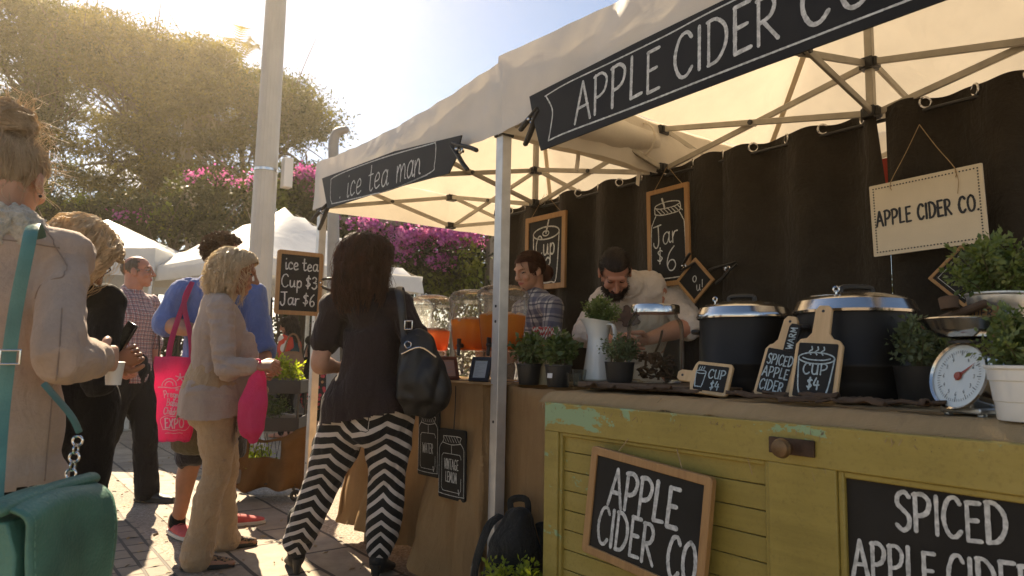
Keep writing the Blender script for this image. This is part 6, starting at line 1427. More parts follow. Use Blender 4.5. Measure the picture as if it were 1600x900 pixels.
# pink carrier bag on his arm
def pinkbag():
    p = PD(272, 690, 3.72); rz = rad(-22); T = empty('carrier_bag', p, 'pink carrier bag printed Pregnancy Babies & Children\'s EXPO at the blue polo man', 'bag', rz)
    w, h = .25, .46; V = []; nx, nz_ = 22, 30
    for sgn in (-1, 1):
        for k in range(nz_+1):
            g = k/nz_
            for i in range(nx+1):
                u = 2*i/nx-1; wd = (.62+.38*min(1, g*1.5))*w/2*(1-.12*math.sin(g*3.1)*.4); e = 1-u*u
                d = sgn*((.052*e*(1-g*.65)*min(1, g*5+.25))+.010*noise.noise(Vector((u*3, g*4, sgn*3)))*e)
                V.append((u*wd+.012*noise.noise(Vector((g*5, sgn, 0))), d+.012*math.sin(g*4), g*h+.01*noise.noise(Vector((u*2, 1, g)))))
    q = (nx+1)*(nz_+1); F = [(b+k*(nx+1)+i, b+k*(nx+1)+i+1, b+(k+1)*(nx+1)+i+1, b+(k+1)*(nx+1)+i) for b in (0, q) for k in range(nz_) for i in range(nx)]
    F += [(k*(nx+1)+e, (k+1)*(nx+1)+e, q+(k+1)*(nx+1)+e, q+k*(nx+1)+e) for k in range(nz_) for e in (0, nx)]+[(i, i+1, q+i+1, q+i) for i in range(nx)]
    link('body', np_mesh('body', V, F, smooth=True), M_PINKB, T)
    mb = MB()
    for sgn in (-1, 1):
        for xx in (-.06, .06): mb.tube([(xx, sgn*.01, h-.04), (xx*.8, sgn*.01, h+.1), (0, .0, h+.30), (.03, .03, h+.42)], (.013, .002), 6, 5)
    mb.build('handle', M_PINKT, T)
    Va = np.array(V[:q]).reshape(nz_+1, nx+1, 3); lt = MB()
    def fn(u, v, d=0):
        g = max(0, min(.999, v/h))*nz_; k = int(g); x = max(-.98, min(.98, u/(w*.46)))*.5+.5; i = x*nx; j = min(nx-1, int(i)); a, b = g-k, i-j
        p = (Va[k, j]*(1-b)+Va[k, j+1]*b)*(1-a)+(Va[k+1, j]*(1-b)+Va[k+1, j+1]*b)*a; return Vector(p)+Vector((0, -.003-d, 0))
    for i, (wd, y, hh) in enumerate((('Pregnancy', .235, .036), ('Babies &', .190, .036), ("Children's", .145, .036))): lay(lt, wd, fn, 0, y, hh, .0048, center=0, gap=.1, xs=.78, space=.2)
    lay(lt, 'EXPO', fn, 0, .075, .048, .0075, center=0, gap=.18, xs=.85); line(lt, fn, [(-.075, .068), (-.08, .13), (.08, .128), (.075, .065), (-.075, .068)], .0035); line(lt, fn, [(-.06, .045), (-.02, .049), (.02, .044), (.06, .047)], .003)
    for r_ in (.02, .036): line(lt, fn, [(-.04+r_*math.cos(a), .30+r_*math.sin(a)) for a in np.linspace(0, 3.14, 9)], .005)
    line(lt, fn, [(-.095, .298), (-.03, .285), (.03, .298), (.095, .285)], .005)
    for i in range(5): a = i*1.2566+1.57; line(lt, fn, [(.01, .345), (.01+.022*math.cos(a), .345+.022*math.sin(a))], .006)
    for i in range(5): a = i*1.2566+1.57; line(lt, fn, [(.0, .28), (.0+.010*math.cos(a), .28+.010*math.sin(a))], .004)
    lt.build('print', M('bag_print_white', (.70, .55, .58), .7, .08), T, 0)
pinkbag()
T = empty('shoulder_bag', PD(300, 690, 3.98)-vv(0, 0, .03), 'olive and tan shoulder bag at the hip of the man in blue', 'bag', rad(-45)); mb = MB(); mb.tube([(0, 0, 0), (0, 0, .11), (0, 0, .22)], [(.12, .05), (.13, .06), (.11, .04)], 18, 4, sq=3); mb.build('body', cloth('olive_canvas', (.10, .085, .035), .2), T); mb = MB(); mb.box((0, -.058, .16), (.18, .012, .02)); mb.build('trim', M_TAN, T)

# ---- woman in the beige cardigan
f = Fig('blonde woman in a beige cardigan and tan trousers, seen in profile', ground_at(338, 3.58), rad(98), 1.635, True, SK_TAN)
J = f.J; f.head = (rad(-14), rad(12), 0); J['hed'] += vv(0, .045, -.010); J['nck'] += vv(0, .01, 0)
J['rsh'] = J['rsh']+vv(0, .0, -.01); J['rel'] = joint(f, PD(352, 575, 3.38)); J['rwr'] = joint(f, PD(400, 572, 3.36)); J['lel'] = J['lsh']+vv(-.05, .02, -.27); J['lwr'] = joint(f, PD(408, 580, 3.55))
J['ran'] = joint(f, PZ(312, 888, 0))+vv(0, -.02, .075); J['lan'] = joint(f, PZ(348, 858, 0))+vv(0, .0, .075); J['rkn'] = J['rhp'].lerp(J['ran'], .47)+vv(0, .05, 0); J['lkn'] = J['lhp'].lerp(J['lan'], .47)+vv(0, .05, 0); J['rtoe'] = vv(.05, .2, 0); J['ltoe'] = vv(-.02, .2, 0)
f.hands['r'] = dict(grip=1.0, pn=(-.6, 0, -.6)); f.body(nose=1.02)
mb = MB(); f.leg(mb, 'r', .020, R=[.092, .076, .052, .052, .055, .063]); f.leg(mb, 'l', .014, R=[.092, .076, .052, .052, .055, .063])
for a in 'lr': mb.tube([J[a+'an']+vv(0, 0, .02), J[a+'an']-vv(0, -.01, .035)], [(.068, .074), (.070, .082)], 16, 2)
mb.tube([vv(0, -.01, .80), vv(0, -.01, .90), vv(0, 0, .98)], [(.155, .13), (.184, .148), (.168, .13)], 20, 3); f.part('trousers', mb, M_TAN, .009, 3, [(.006, (5, 5, 9)), (.003, (14, 14, 22))], 22)
mb = MB(); f.torso(mb, -.004, hem=[(vv(0, .01, .74), (.165, .14))]); f.part('blouse', mb, M_WHITEC, .010, 4, [(.006, (9, 9, 4))], 23, keep=lambda c: c.y > .03 and c.z > .80)
mb = MB(); f.torso(mb, .014, hem=[(vv(.01, -.02, .66), (.205, .155)), (vv(.0, -.012, .86), (.196, .155))], er=[(.0, .01), (.0, .01), (.018, .012), (.006, .006), (0, 0), (0, 0)])
f.arm(mb, 'r', .013, .93, puff=.0); f.arm(mb, 'l', .013, .9)
mb.tube([J['che']+vv(.10, .115, -.02), vv(.11, .13, 1.0), vv(.115, .14, .80), vv(.12, .15, .66)], [(.05, .022), (.075, .02), (.07, .016), (.025, .012)], 14, 5, (.4, 1, 0))
f.part('cardigan', mb, M_CARD, .0085, 3, [(.009, (7, 7, 2.0)), (.009, (9, 9, 20), dict(mask=lambda v: 1.0 if v[2] > .85 and v[0] > .12 else .2))], 24, keep=lambda c: c.z > (.77+.10*c.y+.015*math.sin(c.x*22) if c.y < .10 else .62+.5*abs(c.x-.12)))
f.hair([(.132, .01, .02), (.12, .062, .080), (.08, .098, .112), (.02, .116, .122), (-.05, .124, .124), (-.11, .118, .116), (-.17, .085, .085)], 1700, H_PALE, 33, ycut=.030, hairline=.075, zend=(-.185, -.10), wave=.018, rad_=.0017, fly=150, curl=7)
LEO = NT('leopard_print'); v = LEO.obj(); vo = LEO.n('TexVoronoi'); vo.inputs['Scale'].default_value = 75; LEO.l(v, vo.inputs['Vector']); LEO.base(LEO.ramp(vo.outputs['Distance'], [(.0, (.16, .08, .03)), (.22, (.012, .009, .007)), (.50, (.02, .014, .01)), (.56, (.25, .14, .06))])); LEO.set(Roughness=.6)
for a in 'lr': f.shoe(a, LEO.m, M_BLACKP, wide=.92)
p = PD(402, 572, 3.36); T = empty('carrier_bag', p-vv(0, 0, .36), 'plain pink carrier bag hanging from the hand of the woman in beige', 'bag', rad(20))
mb = MB(); mb.tube([(.0, 0, .0), (-.01, 0, .06), (-.012, 0, .16), (.0, 0, .27), (.005, 0, .345)], [(.02, .03), (.05, .075), (.056, .085), (.04, .045), (.016, .016)], 20, 6); me = remesh(mb, .007, 2); wrinkle(me, .012, (9, 9, 4), 7); me.name = 'body'; link('body', me, M_PINKB, T)
mb = MB(); mb.tube([(.005, .012, .33), (.0, .02, .38), (-.0, .0, .395), (.0, -.02, .38), (.005, -.012, .33)], (.008, .003), 6, 5); mb.build('handle', M_PINKB, T)

# ---- woman in the chevron trousers
f = Fig('woman in a brown top and black and white chevron trousers, seen from behind', ground_at(583, 3.20), rad(30), 1.685, True, SK_FAIR)
J = f.J; f.head = (rad(-48), rad(4), 0); J['hed'] = joint(f, PD(574, 408, 3.20)); J['nck'] = joint(f, PD(572, 455, 3.20))
Lf, Rf = PZ(461, 893, 0), PZ(592, 903, 0); J['lan'] = joint(f, Lf)+vv(0, .0, .12); J['ran'] = joint(f, Rf)+vv(0, .0, .12); J['lkn'] = J['lhp'].lerp(J['lan'], .5)+vv(0, .03, 0); J['rkn'] = J['rhp'].lerp(J['ran'], .5)+vv(.01, .03, 0)
J['lsh'] = joint(f, PD(525, 480, 3.20)); J['rsh'] = joint(f, PD(622, 476, 3.16)); J['sho'] = (J['lsh']+J['rsh'])/2+vv(0, 0, .01); J['lel'] = joint(f, PD(499, 568, 3.16)); J['lwr'] = joint(f, PD(530, 575, 3.36)); J['rel'] = joint(f, PD(664, 552, 3.08)); J['rwr'] = joint(f, PD(668, 588, 3.26))
J['ltoe'] = vv(-.06, .19, 0); J['rtoe'] = vv(.06, .19, 0); f.body(nose=1.03, feet=False, legr=[.085, .075, .052, .05, .040, .036])
mb = MB(); RR = [.108, .104, .083, .078, .073, .052]
for a in 'lr': f.leg(mb, a, .012, f=.945, R=RR)
mb.tube([vv(0, 0, .79), vv(0, -.01, .90), vv(0, 0, 1.0)], [(.17, .13), (.205, .165), (.18, .14)], 20, 3)
CH = NT('chevron_cloth'); at_ = CH.n('Attribute'); at_.attribute_name = 'chev'; w_ = CH.math('LESS_THAN', CH.math('FRACT', at_.outputs['Fac']), .38); CH.base(CH.mix(w_, (.006, .0055, .006), (.60, .54, .50))); CH.set(Roughness=.8, Sheen_Weight=.05); CH.bump(CH.noise(CH.obj(), 28, 4), .3, .01)
me = remesh(mb, .0065, 6); V0 = coords(me); ch = np.zeros(len(V0), np.float32)
for i, p in enumerate(V0):
    p = Vector(p); a = 'l' if p.x < (J['lhp'].x+J['rhp'].x)/2+(0 if p.z > .75 else ((J['lkn'].x+J['rkn'].x)/2)) else 'r'; h, q, n = J[a+'hp']+vv(0, 0, .1), J[a+'kn'], J[a+'an']
    d = (n-h).normalized(); al = (p-h).dot(d); ax = h+d*al; r_ = p-ax; x = (vv(1, 0, 0)-d*d.x).normalized(); y = d.cross(x); ang = math.atan2(r_.dot(y), r_.dot(x)); fr_ = (ang/(2*math.pi)*2+.5) % 1.0; ch[i] = (al+.135*abs(2*fr_-1))/.066
wrinkle(me, .010, (7, 7, 5), 5); at2 = me.attributes.new('chev', 'FLOAT', 'POINT'); at2.data.foreach_set('value', ch); me.name = 'trousers'; bm = bmesh.new(); bm.from_mesh(me); bmesh.ops.delete(bm, geom=[q for q in bm.faces if q.calc_center_median().z > .93], context='FACES'); bm.to_mesh(me); bm.free(); link('trousers', me, CH.m, f.o)
mb = MB(); f.torso(mb, .016, hem=[(vv(.01, 0, .74), (.235, .19)), (vv(.0, -.005, .87), (.226, .185))], er=[(.03, .03), (.022, .02), (.034, .028), (.010, .010), (-.006, -.006), (-.008, -.008)]); f.arm(mb, 'l', .010, .24, puff=.012); f.arm(mb, 'r', .010, .24, puff=.012)
me = remesh(mb, .009, 3); V0 = coords(me)
me.vertices.foreach_set('co', V0.ravel()); wrinkle(me, .012, (6, 6, 2.0), 15); wrinkle(me, .004, (15, 15, 6), 16); bm = bmesh.new(); bm.from_mesh(me); bmesh.ops.delete(bm, geom=[q for q in bm.faces if q.calc_center_median().z < .815+.20*q.calc_center_median().x], context='FACES'); bm.to_mesh(me); bm.free(); me.name = 'top'; link('top', me, M_BROWN, f.o)
f.hair([(.132, .01, .02), (.118, .066, .082), (.08, .100, .114), (.02, .112, .122), (-.06, .112, .116), (-.13, .118, .112), (-.20, .120, .10), (-.28, .09, .07)], 1900, H_DARK, 35, ycut=.045, hairline=.07, zend=(-.275, -.15), wave=.016, rad_=.0016, lock_r=.0068, fly=300, curl=5)
f.glasses(M('tortoise_frame', (.16, .045, .02), .3, .4, 60), w=.0028)
for a in 'lr':
    n = J[a+'an']; g = vv(n.x, n.y, 0); u = J[a+'toe'].normalized(); mb = MB(); mb.tube([n+vv(0, -.0, .15), n+vv(0, 0, .02), g-u*.02+vv(0, 0, .075), g+u*.06+vv(0, 0, .045), g+u*.13+vv(0, 0, .022), g+u*.175+vv(0, 0, .018)], [.052, .050, (.043, .046), (.042, .034), (.040, .020), (.026, .014)], 16, 4, u.cross(vv(0, 0, 1)))
    bo = f.part('ankle_boot', mb, M('black_suede', (.016, .014, .013), .75, .3, 40, .3, 200), .006, 3); mb = MB(); mb.tube([g-u*.05+vv(0, 0, .075), g-u*.055+vv(0, 0, .002)], [.026, .016], 12, 2, cap='flat'); mb.build('heel', M_BLACKP, bo)
# her black bag
def slouch():
    p = PD(655, 640, 2.98); T = empty('shoulder_bag', p, 'large slouchy black bag on the shoulder of the woman in chevron trousers', 'bag', rad(-28))
    mb = MB(); mb.tube([(.01, 0, .0), (.012, 0, .06), (.0, 0, .16), (-.015, 0, .26), (-.035, 0, .33)], [(.085, .035), (.118, .07), (.108, .075), (.085, .05), (.05, .02)], 22, 6, sq=2.4); me = remesh(mb, .008, 3); wrinkle(me, .016, (9, 9, 5), 3); me.name = 'body'; link('body', me, M('soft_black_leather', (.007, .0065, .0065), .5, .3, 12, .3, 120), T)
    inv = Matrix.Rotation(rad(28), 3, 'Z'); loc = lambda q: inv @ (q-p)
    mb = MB(); mb.tube([(-.07, -.03, .28), loc(PD(632, 520, 3.0)), loc(PD(626, 470, 3.02)), loc(PD(622, 452, 3.10)), loc(PD(628, 458, 3.24)), loc(PD(640, 540, 3.30))], (.017, .004), 8, 6, (1, 0, 0)); st = mb.build('strap', M_BLACKP, T)
    mb = MB(); mb.tube([(-.02, -.04, .32), loc(PD(640, 540, 3.0)), loc(PD(634, 500, 3.0)), loc(PD(630, 458, 3.08))], (.012, .004), 8, 6, (1, 0, 0)); mb.build('strap', M_BLACKP, T)
    mb = MB(); c = loc(PD(638, 508, 2.985)); q = [c+Vector((a*.016, -.006, b*.018)) for a, b in ((-1, -1), (1, -1), (1, 1), (-1, 1), (-1, -1))]
    for a, b in zip(q[:-1], q[1:]): mb.tube([a, b], .003, 8, 1)
    mb.build('buckle', M_STEEL, st); mb = MB(); mb.ring((-.06, -.055, .28), .014, .003, (0, 1, 0), 14, 6); mb.build('ring', M_STEEL, T)
    mb = MB(); mb.tube([(-.085, -.06, .24), (-.01, -.065, .27), (.06, -.06, .23)], .004, 6, 4); mb.build('zip', M_STEEL, T)
slouch()

# ---- vendors
f = Fig('dark haired woman vendor in a blue checked shirt, behind the drink dispensers', ground_at(836, 4.25), rad(-84), 1.64, True, SK_FAIR)
f.hs = .95; J = f.J; f.head = (rad(6), rad(16), 0); J['hed'] = joint(f, PD(827, 424, 4.12)); J['nck'] = J['hed']-vv(0, .05, .155); J['sho'] = J['nck']-vv(0, .01, .05)
for a, n in ((-1, 'l'), (1, 'r')): J[n+'sh'] = J['sho']+vv(a*.165, 0, -.015); J[n+'el'] = J[n+'sh']+vv(a*.05, .04, -.27); J[n+'wr'] = J[n+'el']+vv(-a*.05, .2, -.02)
f.body(nose=.93, jaw=.8)
mb = MB(); f.torso(mb, .012, hem=[(vv(0, 0, .84), (.2, .15))]); f.arm(mb, 'l', .012, .75); f.arm(mb, 'r', .012, .75); PB = plaid('blue_white_check', (.46, .44, .42), (.03, .04, .11), (.02, .025, .06), .075)
f.part('shirt', mb, PB, .010, 4, [(.008, (9, 9, 5))], 31); mb = MB()
for a in (-1, 1): mb.tube([J['nck']+vv(a*.05, -.04, .03), J['nck']+vv(a*.062, .02, .01), J['nck']+vv(a*.035, .075, -.04)], [(.006, .018), (.006, .022), (.005, .013)], 8, 4, (1, 0, 0))
f.part('collar', mb, PB, None); mb = MB(); f.leg(mb, 'l', .015); f.leg(mb, 'r', .015); f.part('trousers', mb, M_BLACKC, .013, 3)
for a in 'lr': f.shoe(a, M_BLACKP)
rg = np.random.default_rng(9); mb = MB(); mb.ball((0, -.014, .036), (.086, .108, .092), 36); vl = [Vector(v) for v in mb.v]; F = []
for q in mb.f:
    cc = sum((vl[i] for i in q), Vector())/len(q)
    if cc.z > (.068 if cc.y > .05 else (-.005 if cc.y > .02 else (-.05 if cc.y > -.02 else -.085))): F.append(q)
mb.f = F; mb.m = [0]*len(F); mb.v = [tuple(f.hp(*v)) for v in mb.v]; mb.ball(f.hp(0, -.13, -.035), (.055, .05, .055), 16)
for k in range(420):
    d = Vector(rg.normal(size=3)).normalized(); s0 = Vector((d.x*.088, d.y*.110-.014, d.z*.094+.036))
    if s0.z < (.072 if s0.y > .05 else (-.005 if s0.y > .02 else (-.05 if s0.y > -.02 else -.085))): continue
    e = Vector((0, -.12, -.03))+Vector(rg.normal(size=3))*.02; mb.tube([f.hp(*(Vector((0, -.014, .036))+(lambda u: u/max(.3, math.sqrt((u.x/.09)**2+(u.y/.111)**2+(u.z/.096)**2)))(s0.lerp(e, t)-Vector((0, -.014, .036))))) for t in np.linspace(0, .9, 7)], .0022, 4, 1, cap='flat')
f.part('hair', mb, H_DARK, None)

f = Fig('bearded man vendor in a pale T-shirt bending over his work behind the counter', ground_at(1005, 3.85), rad(205), 1.80, False, SK_RED)
J = f.J; J['hed'] = joint(f, PD(961, 424, 3.55)); J['nck'] = joint(f, PD(984, 446, 3.66)); J['sho'] = joint(f, PD(1003, 464, 3.72)); J['che'] = joint(f, PD(1003, 505, 3.80)); J['wai'] = joint(f, PD(1003, 560, 3.86)); f.head = (rad(-14), rad(54), rad(4))
J['lsh'] = joint(f, PD(1052, 466, 3.74)); J['rsh'] = joint(f, PD(950, 466, 3.72)); J['lel'] = joint(f, PD(1078, 508, 3.55)); J['lwr'] = joint(f, PD(1012, 530, 3.42)); J['rel'] = joint(f, PD(918, 520, 3.58)); J['rwr'] = joint(f, PD(960, 538, 3.4))
f.hands = {'l': dict(grip=.9), 'r': dict(grip=.9)}; f.body(jaw=1.1)
mb = MB(); f.torso(mb, .008, hem=[(vv(0, 0, .84), (.2, .16))]); f.arm(mb, 'l', .014, .40, puff=.016); f.arm(mb, 'r', .014, .40, puff=.016); f.part('tee_shirt', mb, M_TEE, .008, 3, [(.013, (8, 8, 6))], 41)
mb = MB(); nd = (J['hed']-J['nck']).normalized(); mb.ring(J['nck']+nd*.012, .078, .011, nd, 28, 8); f.part('neckband', mb, M_TEE, None)
mb = MB(); lc = joint(f, PD(982, 495, 3.63))
for k in range(14): a = k*2.4; r_ = .055*math.sqrt(k/14); mb.ball(lc+vv(r_*math.cos(a), .012, r_*math.sin(a)), (.022, .004, .017), 10)
f.part('shirt_print', mb, M('print_brown', (.10, .06, .045), .8, .3, 40), .006, 1)
mb = MB(); f.leg(mb, 'l', .018); f.leg(mb, 'r', .018); mb.ball(J['pel'], (.17, .13, .13)); f.part('trousers', mb, M_BLACKC, .013, 3)
for a in 'lr': f.shoe(a, M_BLACKP)
f.shorthair(H_BLK, 17, 1300, .004, lambda x, y: .075 if y > .04 else (.0 if y > -.03 else -.055), thick=.0035, r=.0013)
rg = np.random.default_rng(2); mb = MB()
for p, r_ in (((0, .072, -.098), (.046, .040, .038)), ((.042, .040, -.075), (.026, .042, .042)), ((-.042, .040, -.075), (.026, .042, .042)), ((0, .094, -.050), (.030, .010, .007))): mb.ball(f.hp(*p), r_, 16, 0, f.HR())
me = remesh(mb, .006, 2); mb2 = MB(); V0 = coords(me); N0 = normals(me)
for i in rg.choice(len(V0), 700): p, n = Vector(V0[i]), Vector(N0[i]); d = (n+Vector(rg.normal(size=3))*.5-f.HR() @ vv(0, 0, .5)).normalized(); mb2.tube([p-n*.002, p+d*.012], [.0014, .0006], 4, 1, cap='flat')
me.name = 'beard'; ob = link('beard', me, H_BLK, f.o); f.part('beard_stubble', mb2, H_BLK, None)

# ---- shoppers beyond the trolley
f = Fig('distant dark haired woman in a white and red top carrying a tan bag', ground_at(450, 9.3), rad(-40), 1.60, True, SK_RED)
J = f.J; f.head = (rad(20), rad(18), 0); f.body()
mb = MB(); f.torso(mb, .03, hem=[(vv(0, 0, .85), (.21, .17))]); f.arm(mb, 'l', .03, .6); f.arm(mb, 'r', .03, .6)
t = NT('white_red_top'); n_ = t.noise(t.obj(), 4.2, 1); t.base(t.ramp(n_, [(.42, (.60, .55, .5)), (.47, (.55, .06, .03)), (.55, (.50, .05, .03)), (.60, (.02, .05, .06))], 'CONSTANT')); t.set(Roughness=.8); f.part('top', mb, t.m, .013, 4, [(.01, (7, 7, 4))], 51)
mb = MB(); f.leg(mb, 'l', .02); f.leg(mb, 'r', .02); mb.ball(J['pel'], (.18, .14, .14)); f.part('trousers', mb, M_BLACKC, .014, 3)
for a in 'lr': f.shoe(a, SK_RED)
f.hair([(.132, .01, .02), (.118, .066, .082), (.08, .100, .114), (.02, .112, .122), (-.08, .12, .12), (-.2, .11, .1), (-.28, .07, .06)], 220, H_BLK, 55, zend=(-.28, -.2), rad_=.005, fly=10)
T = empty('shoulder_bag', PD(455, 585, 9.0), 'tan bag carried by the distant woman in the white and red top', 'bag', rad(-30)); mb = MB(); mb.tube([(0, 0, 0), (0, 0, .13), (0, 0, .26)], [(.15, .07), (.17, .08), (.13, .05)], 18, 4, sq=3); mb.build('body', M('tan_leather', (.20, .10, .045), .5, .2), T); mb = MB(); mb.tube([(-.12, 0, .24), (-.05, 0, .5), (.05, 0, .5), (.12, 0, .24)], .012, 8, 5); mb.build('strap', M('tan_leather', (.2, .1, .045)), T)
f = Fig('distant woman in a floral skirt with a black bag, beyond the tent post', ground_at(496, 9.6), rad(60), 1.62, True, SK_FAIR)
J = f.J; J['lel'] = J['lsh']+vv(-.06, .05, -.26); J['lwr'] = J['lel']+vv(.1, .16, -.05); f.body()
mb = MB(); f.torso(mb, .018); f.part('top', mb, M_BLACKC, .013, 3)
FL = NT('floral_print'); v = FL.obj(); vo = FL.n('TexVoronoi'); vo.inputs['Scale'].default_value = 17; FL.l(v, vo.inputs['Vector']); FL.base(FL.mix(FL.math('LESS_THAN', vo.outputs['Distance'], .42), (.02, .014, .012), FL.ramp(FL.noise(v, 9, 2), [(.4, (.50, .05, .06)), (.55, (.48, .22, .10)), (.65, (.14, .16, .04))], 'CONSTANT'))); FL.set(Roughness=.8)
mb = MB(); mb.tube([vv(0, 0, .52), vv(0, 0, .75), vv(0, 0, .95), vv(0, 0, 1.04)], [(.235, .2), (.225, .18), (.19, .145), (.145, .115)], 24, 4); f.part('skirt', mb, FL.m, .013, 4, [(.014, (9, 9, 2))], 61)
mb = MB(); 
for a in 'lr': f.leg(mb, a, .012, f=.72)
f.part('leggings', mb, M_BLACKC, .012, 3)
for a in 'lr': f.shoe(a, M_BLACKP)
f.hair([(.132, .01, .02), (.118, .066, .082), (.08, .098, .11), (.02, .11, .12), (-.08, .11, .11), (-.16, .08, .08)], 200, H_CURL, 65, zend=(-.18, -.1), rad_=.005, fly=10)
T = empty('shoulder_bag', PD(478, 590, 9.2), 'black bag of the distant woman in the floral skirt', 'bag', rad(-30)); mb = MB(); mb.tube([(0, 0, 0), (0, 0, .12), (0, 0, .24)], [(.10, .06), (.13, .08), (.07, .04)], 18, 4); mb.build('body', M_BLACKC, T); mb = MB(); mb.tube([(-.06, 0, .22), (0, 0, .45), (.06, 0, .22)], .01, 8, 5); mb.build('strap', M_BLACKP, T)
# ================================================================ LAMP POST, FAR TENTS, TROLLEY, RUCKSACK
def lamp_post():
    b = ground_at(398, 6.6); T = empty('lamp_post', b, 'tall pale grey fluted lamp post with a steel band and a white box', 'lamp post')
    M_POST = M('post_paint', (.46, .43, .38), .45, .10, 3, .05, 60)
    mb = MB(); n = 20; V = []; prof = [(0, .145), (.25, .145), (.30, .122), (4.2, .104), (8.5, .08)]
    for z, r in prof:
        for j in range(n*2): a = math.pi*j/n; rr = r*(1-.035*(j % 2)); V.append((rr*math.cos(a), rr*math.sin(a), z))
    k = n*2; F = [(i*k+j, i*k+(j+1) % k, (i+1)*k+(j+1) % k, (i+1)*k+j) for i in range(len(prof)-1) for j in range(k)]+[tuple((len(prof)-1)*k+j for j in range(k))]
    mb.add(V, F); mb.build('post', M_POST, T, 20)
    z = PD(405, 258, 6.6).z; mb = MB(); mb.lathe([(.112, z-.015), (.118, z-.013), (.118, z+.013), (.112, z+.015)], n=32); mb.build('steel_band', M_STEEL, T)
    mb = MB(); mb.box((.135+.03, -.13, z-.02), (.09, .10, .30)); mb.build('box', M('box_white', (.66, .64, .60), .5, .05), T, bevel=.006)
    mb = MB(); mb.tube([(.0, .0, 8.4), (.3, -.2, 8.9), (1.0, -.7, 9.1)], [.06, .05, .045], 12, 5); mb.tube([(1.0, -.7, 9.1), (1.3, -.9, 9.08)], [(.13, .05), (.11, .04)], 14, 3); mb.build('lamp_arm', M_POST, T)
lamp_post()
def far_tent(px, t, W, label, ze, zp, zv, rot, seed):
    g = ground_at(px, t); T = tent('market_tent', label, g.x, g.y, W, W, ze, zp, zv, ze-.1, zv, 'white market tents behind the shoppers', M_WHITE_CANVAS, .03, seed, False, rotz=rad(rot)); return T
far_tent(150, 10.6, 3.0, 'white market tent with a deep valance behind the man in checks', 2.52, 3.18, 2.12, -36, 2)
far_tent(432, 9.9, 2.9, 'white peaked market tent behind the lamp post and price board', 2.30, 3.28, 2.05, 12, 4)
# tables and goods under the far tents
M_CLOTHB = cloth('dark_stall_cloth', (.05, .04, .035), .2); 
def stall_table(px, t, w, d, rot, m, label):
    g = ground_at(px, t); T = empty('stall_table', g, label, 'table', rad(rot)); mb = MB(); mb.box((0, 0, .37), (w, d, .74)); o = mb.build('table_skirt', m, T, bevel=.01); mb = MB(); mb.box((0, 0, .757), (w+.05, d+.05, .03)); mb.build('table_top', M_DARKW, T, bevel=.004); return g
g1 = stall_table(250, 11.2, 2.4, .7, -36, M_CLOTHB, 'dark draped market stall table behind the man in checks')
g2 = stall_table(455, 11.4, 2.2, .7, 8, cloth('stall_cloth_grey', (.12, .10, .09), .2), 'grey draped stall table behind the ice tea price board')
rg = random.Random(8)
for k in range(9):
    g, rt_ = (g1, -36) if k < 4 else (g2, 8); a = rad(rt_); u = (k % 4-1.5)*.5+rg.uniform(-.1, .1) if k < 4 else (k-6)*.36; h = rg.uniform(.12, .3)
    mb = MB(); w = rg.uniform(.14, .26)
    if k % 3: mb.lathe([(0, 0), (w*.5, 0), (w*.55, h*.6), (w*.35, h), (w*.30, h), (w*.48, h*.6), (0, .02)], n=18)
    else: mb.box((0, 0, h/2), (w, .16, h)); mb.box((0, 0, h+.01), (w*1.05, .17, .02))
    c_ = [(.5, .12, .06), (.55, .5, .4), (.10, .22, .28), (.45, .33, .12), (.16, .26, .07)][k % 5]
    o = mb.build('stall_goods', M('goods_%s' % 'red cream teal ochre green'.split()[k % 5], c_, .6, .15, 9), None, bevel=.004); o.location = (g.x+u*math.cos(a), g.y+u*math.sin(a), .773); tag(o, ['square red display box', 'cream bowl', 'teal bowl', 'square ochre display box', 'green bowl'][k % 5]+' on a far market stall table', 'goods', 'goods on the far stall tables')

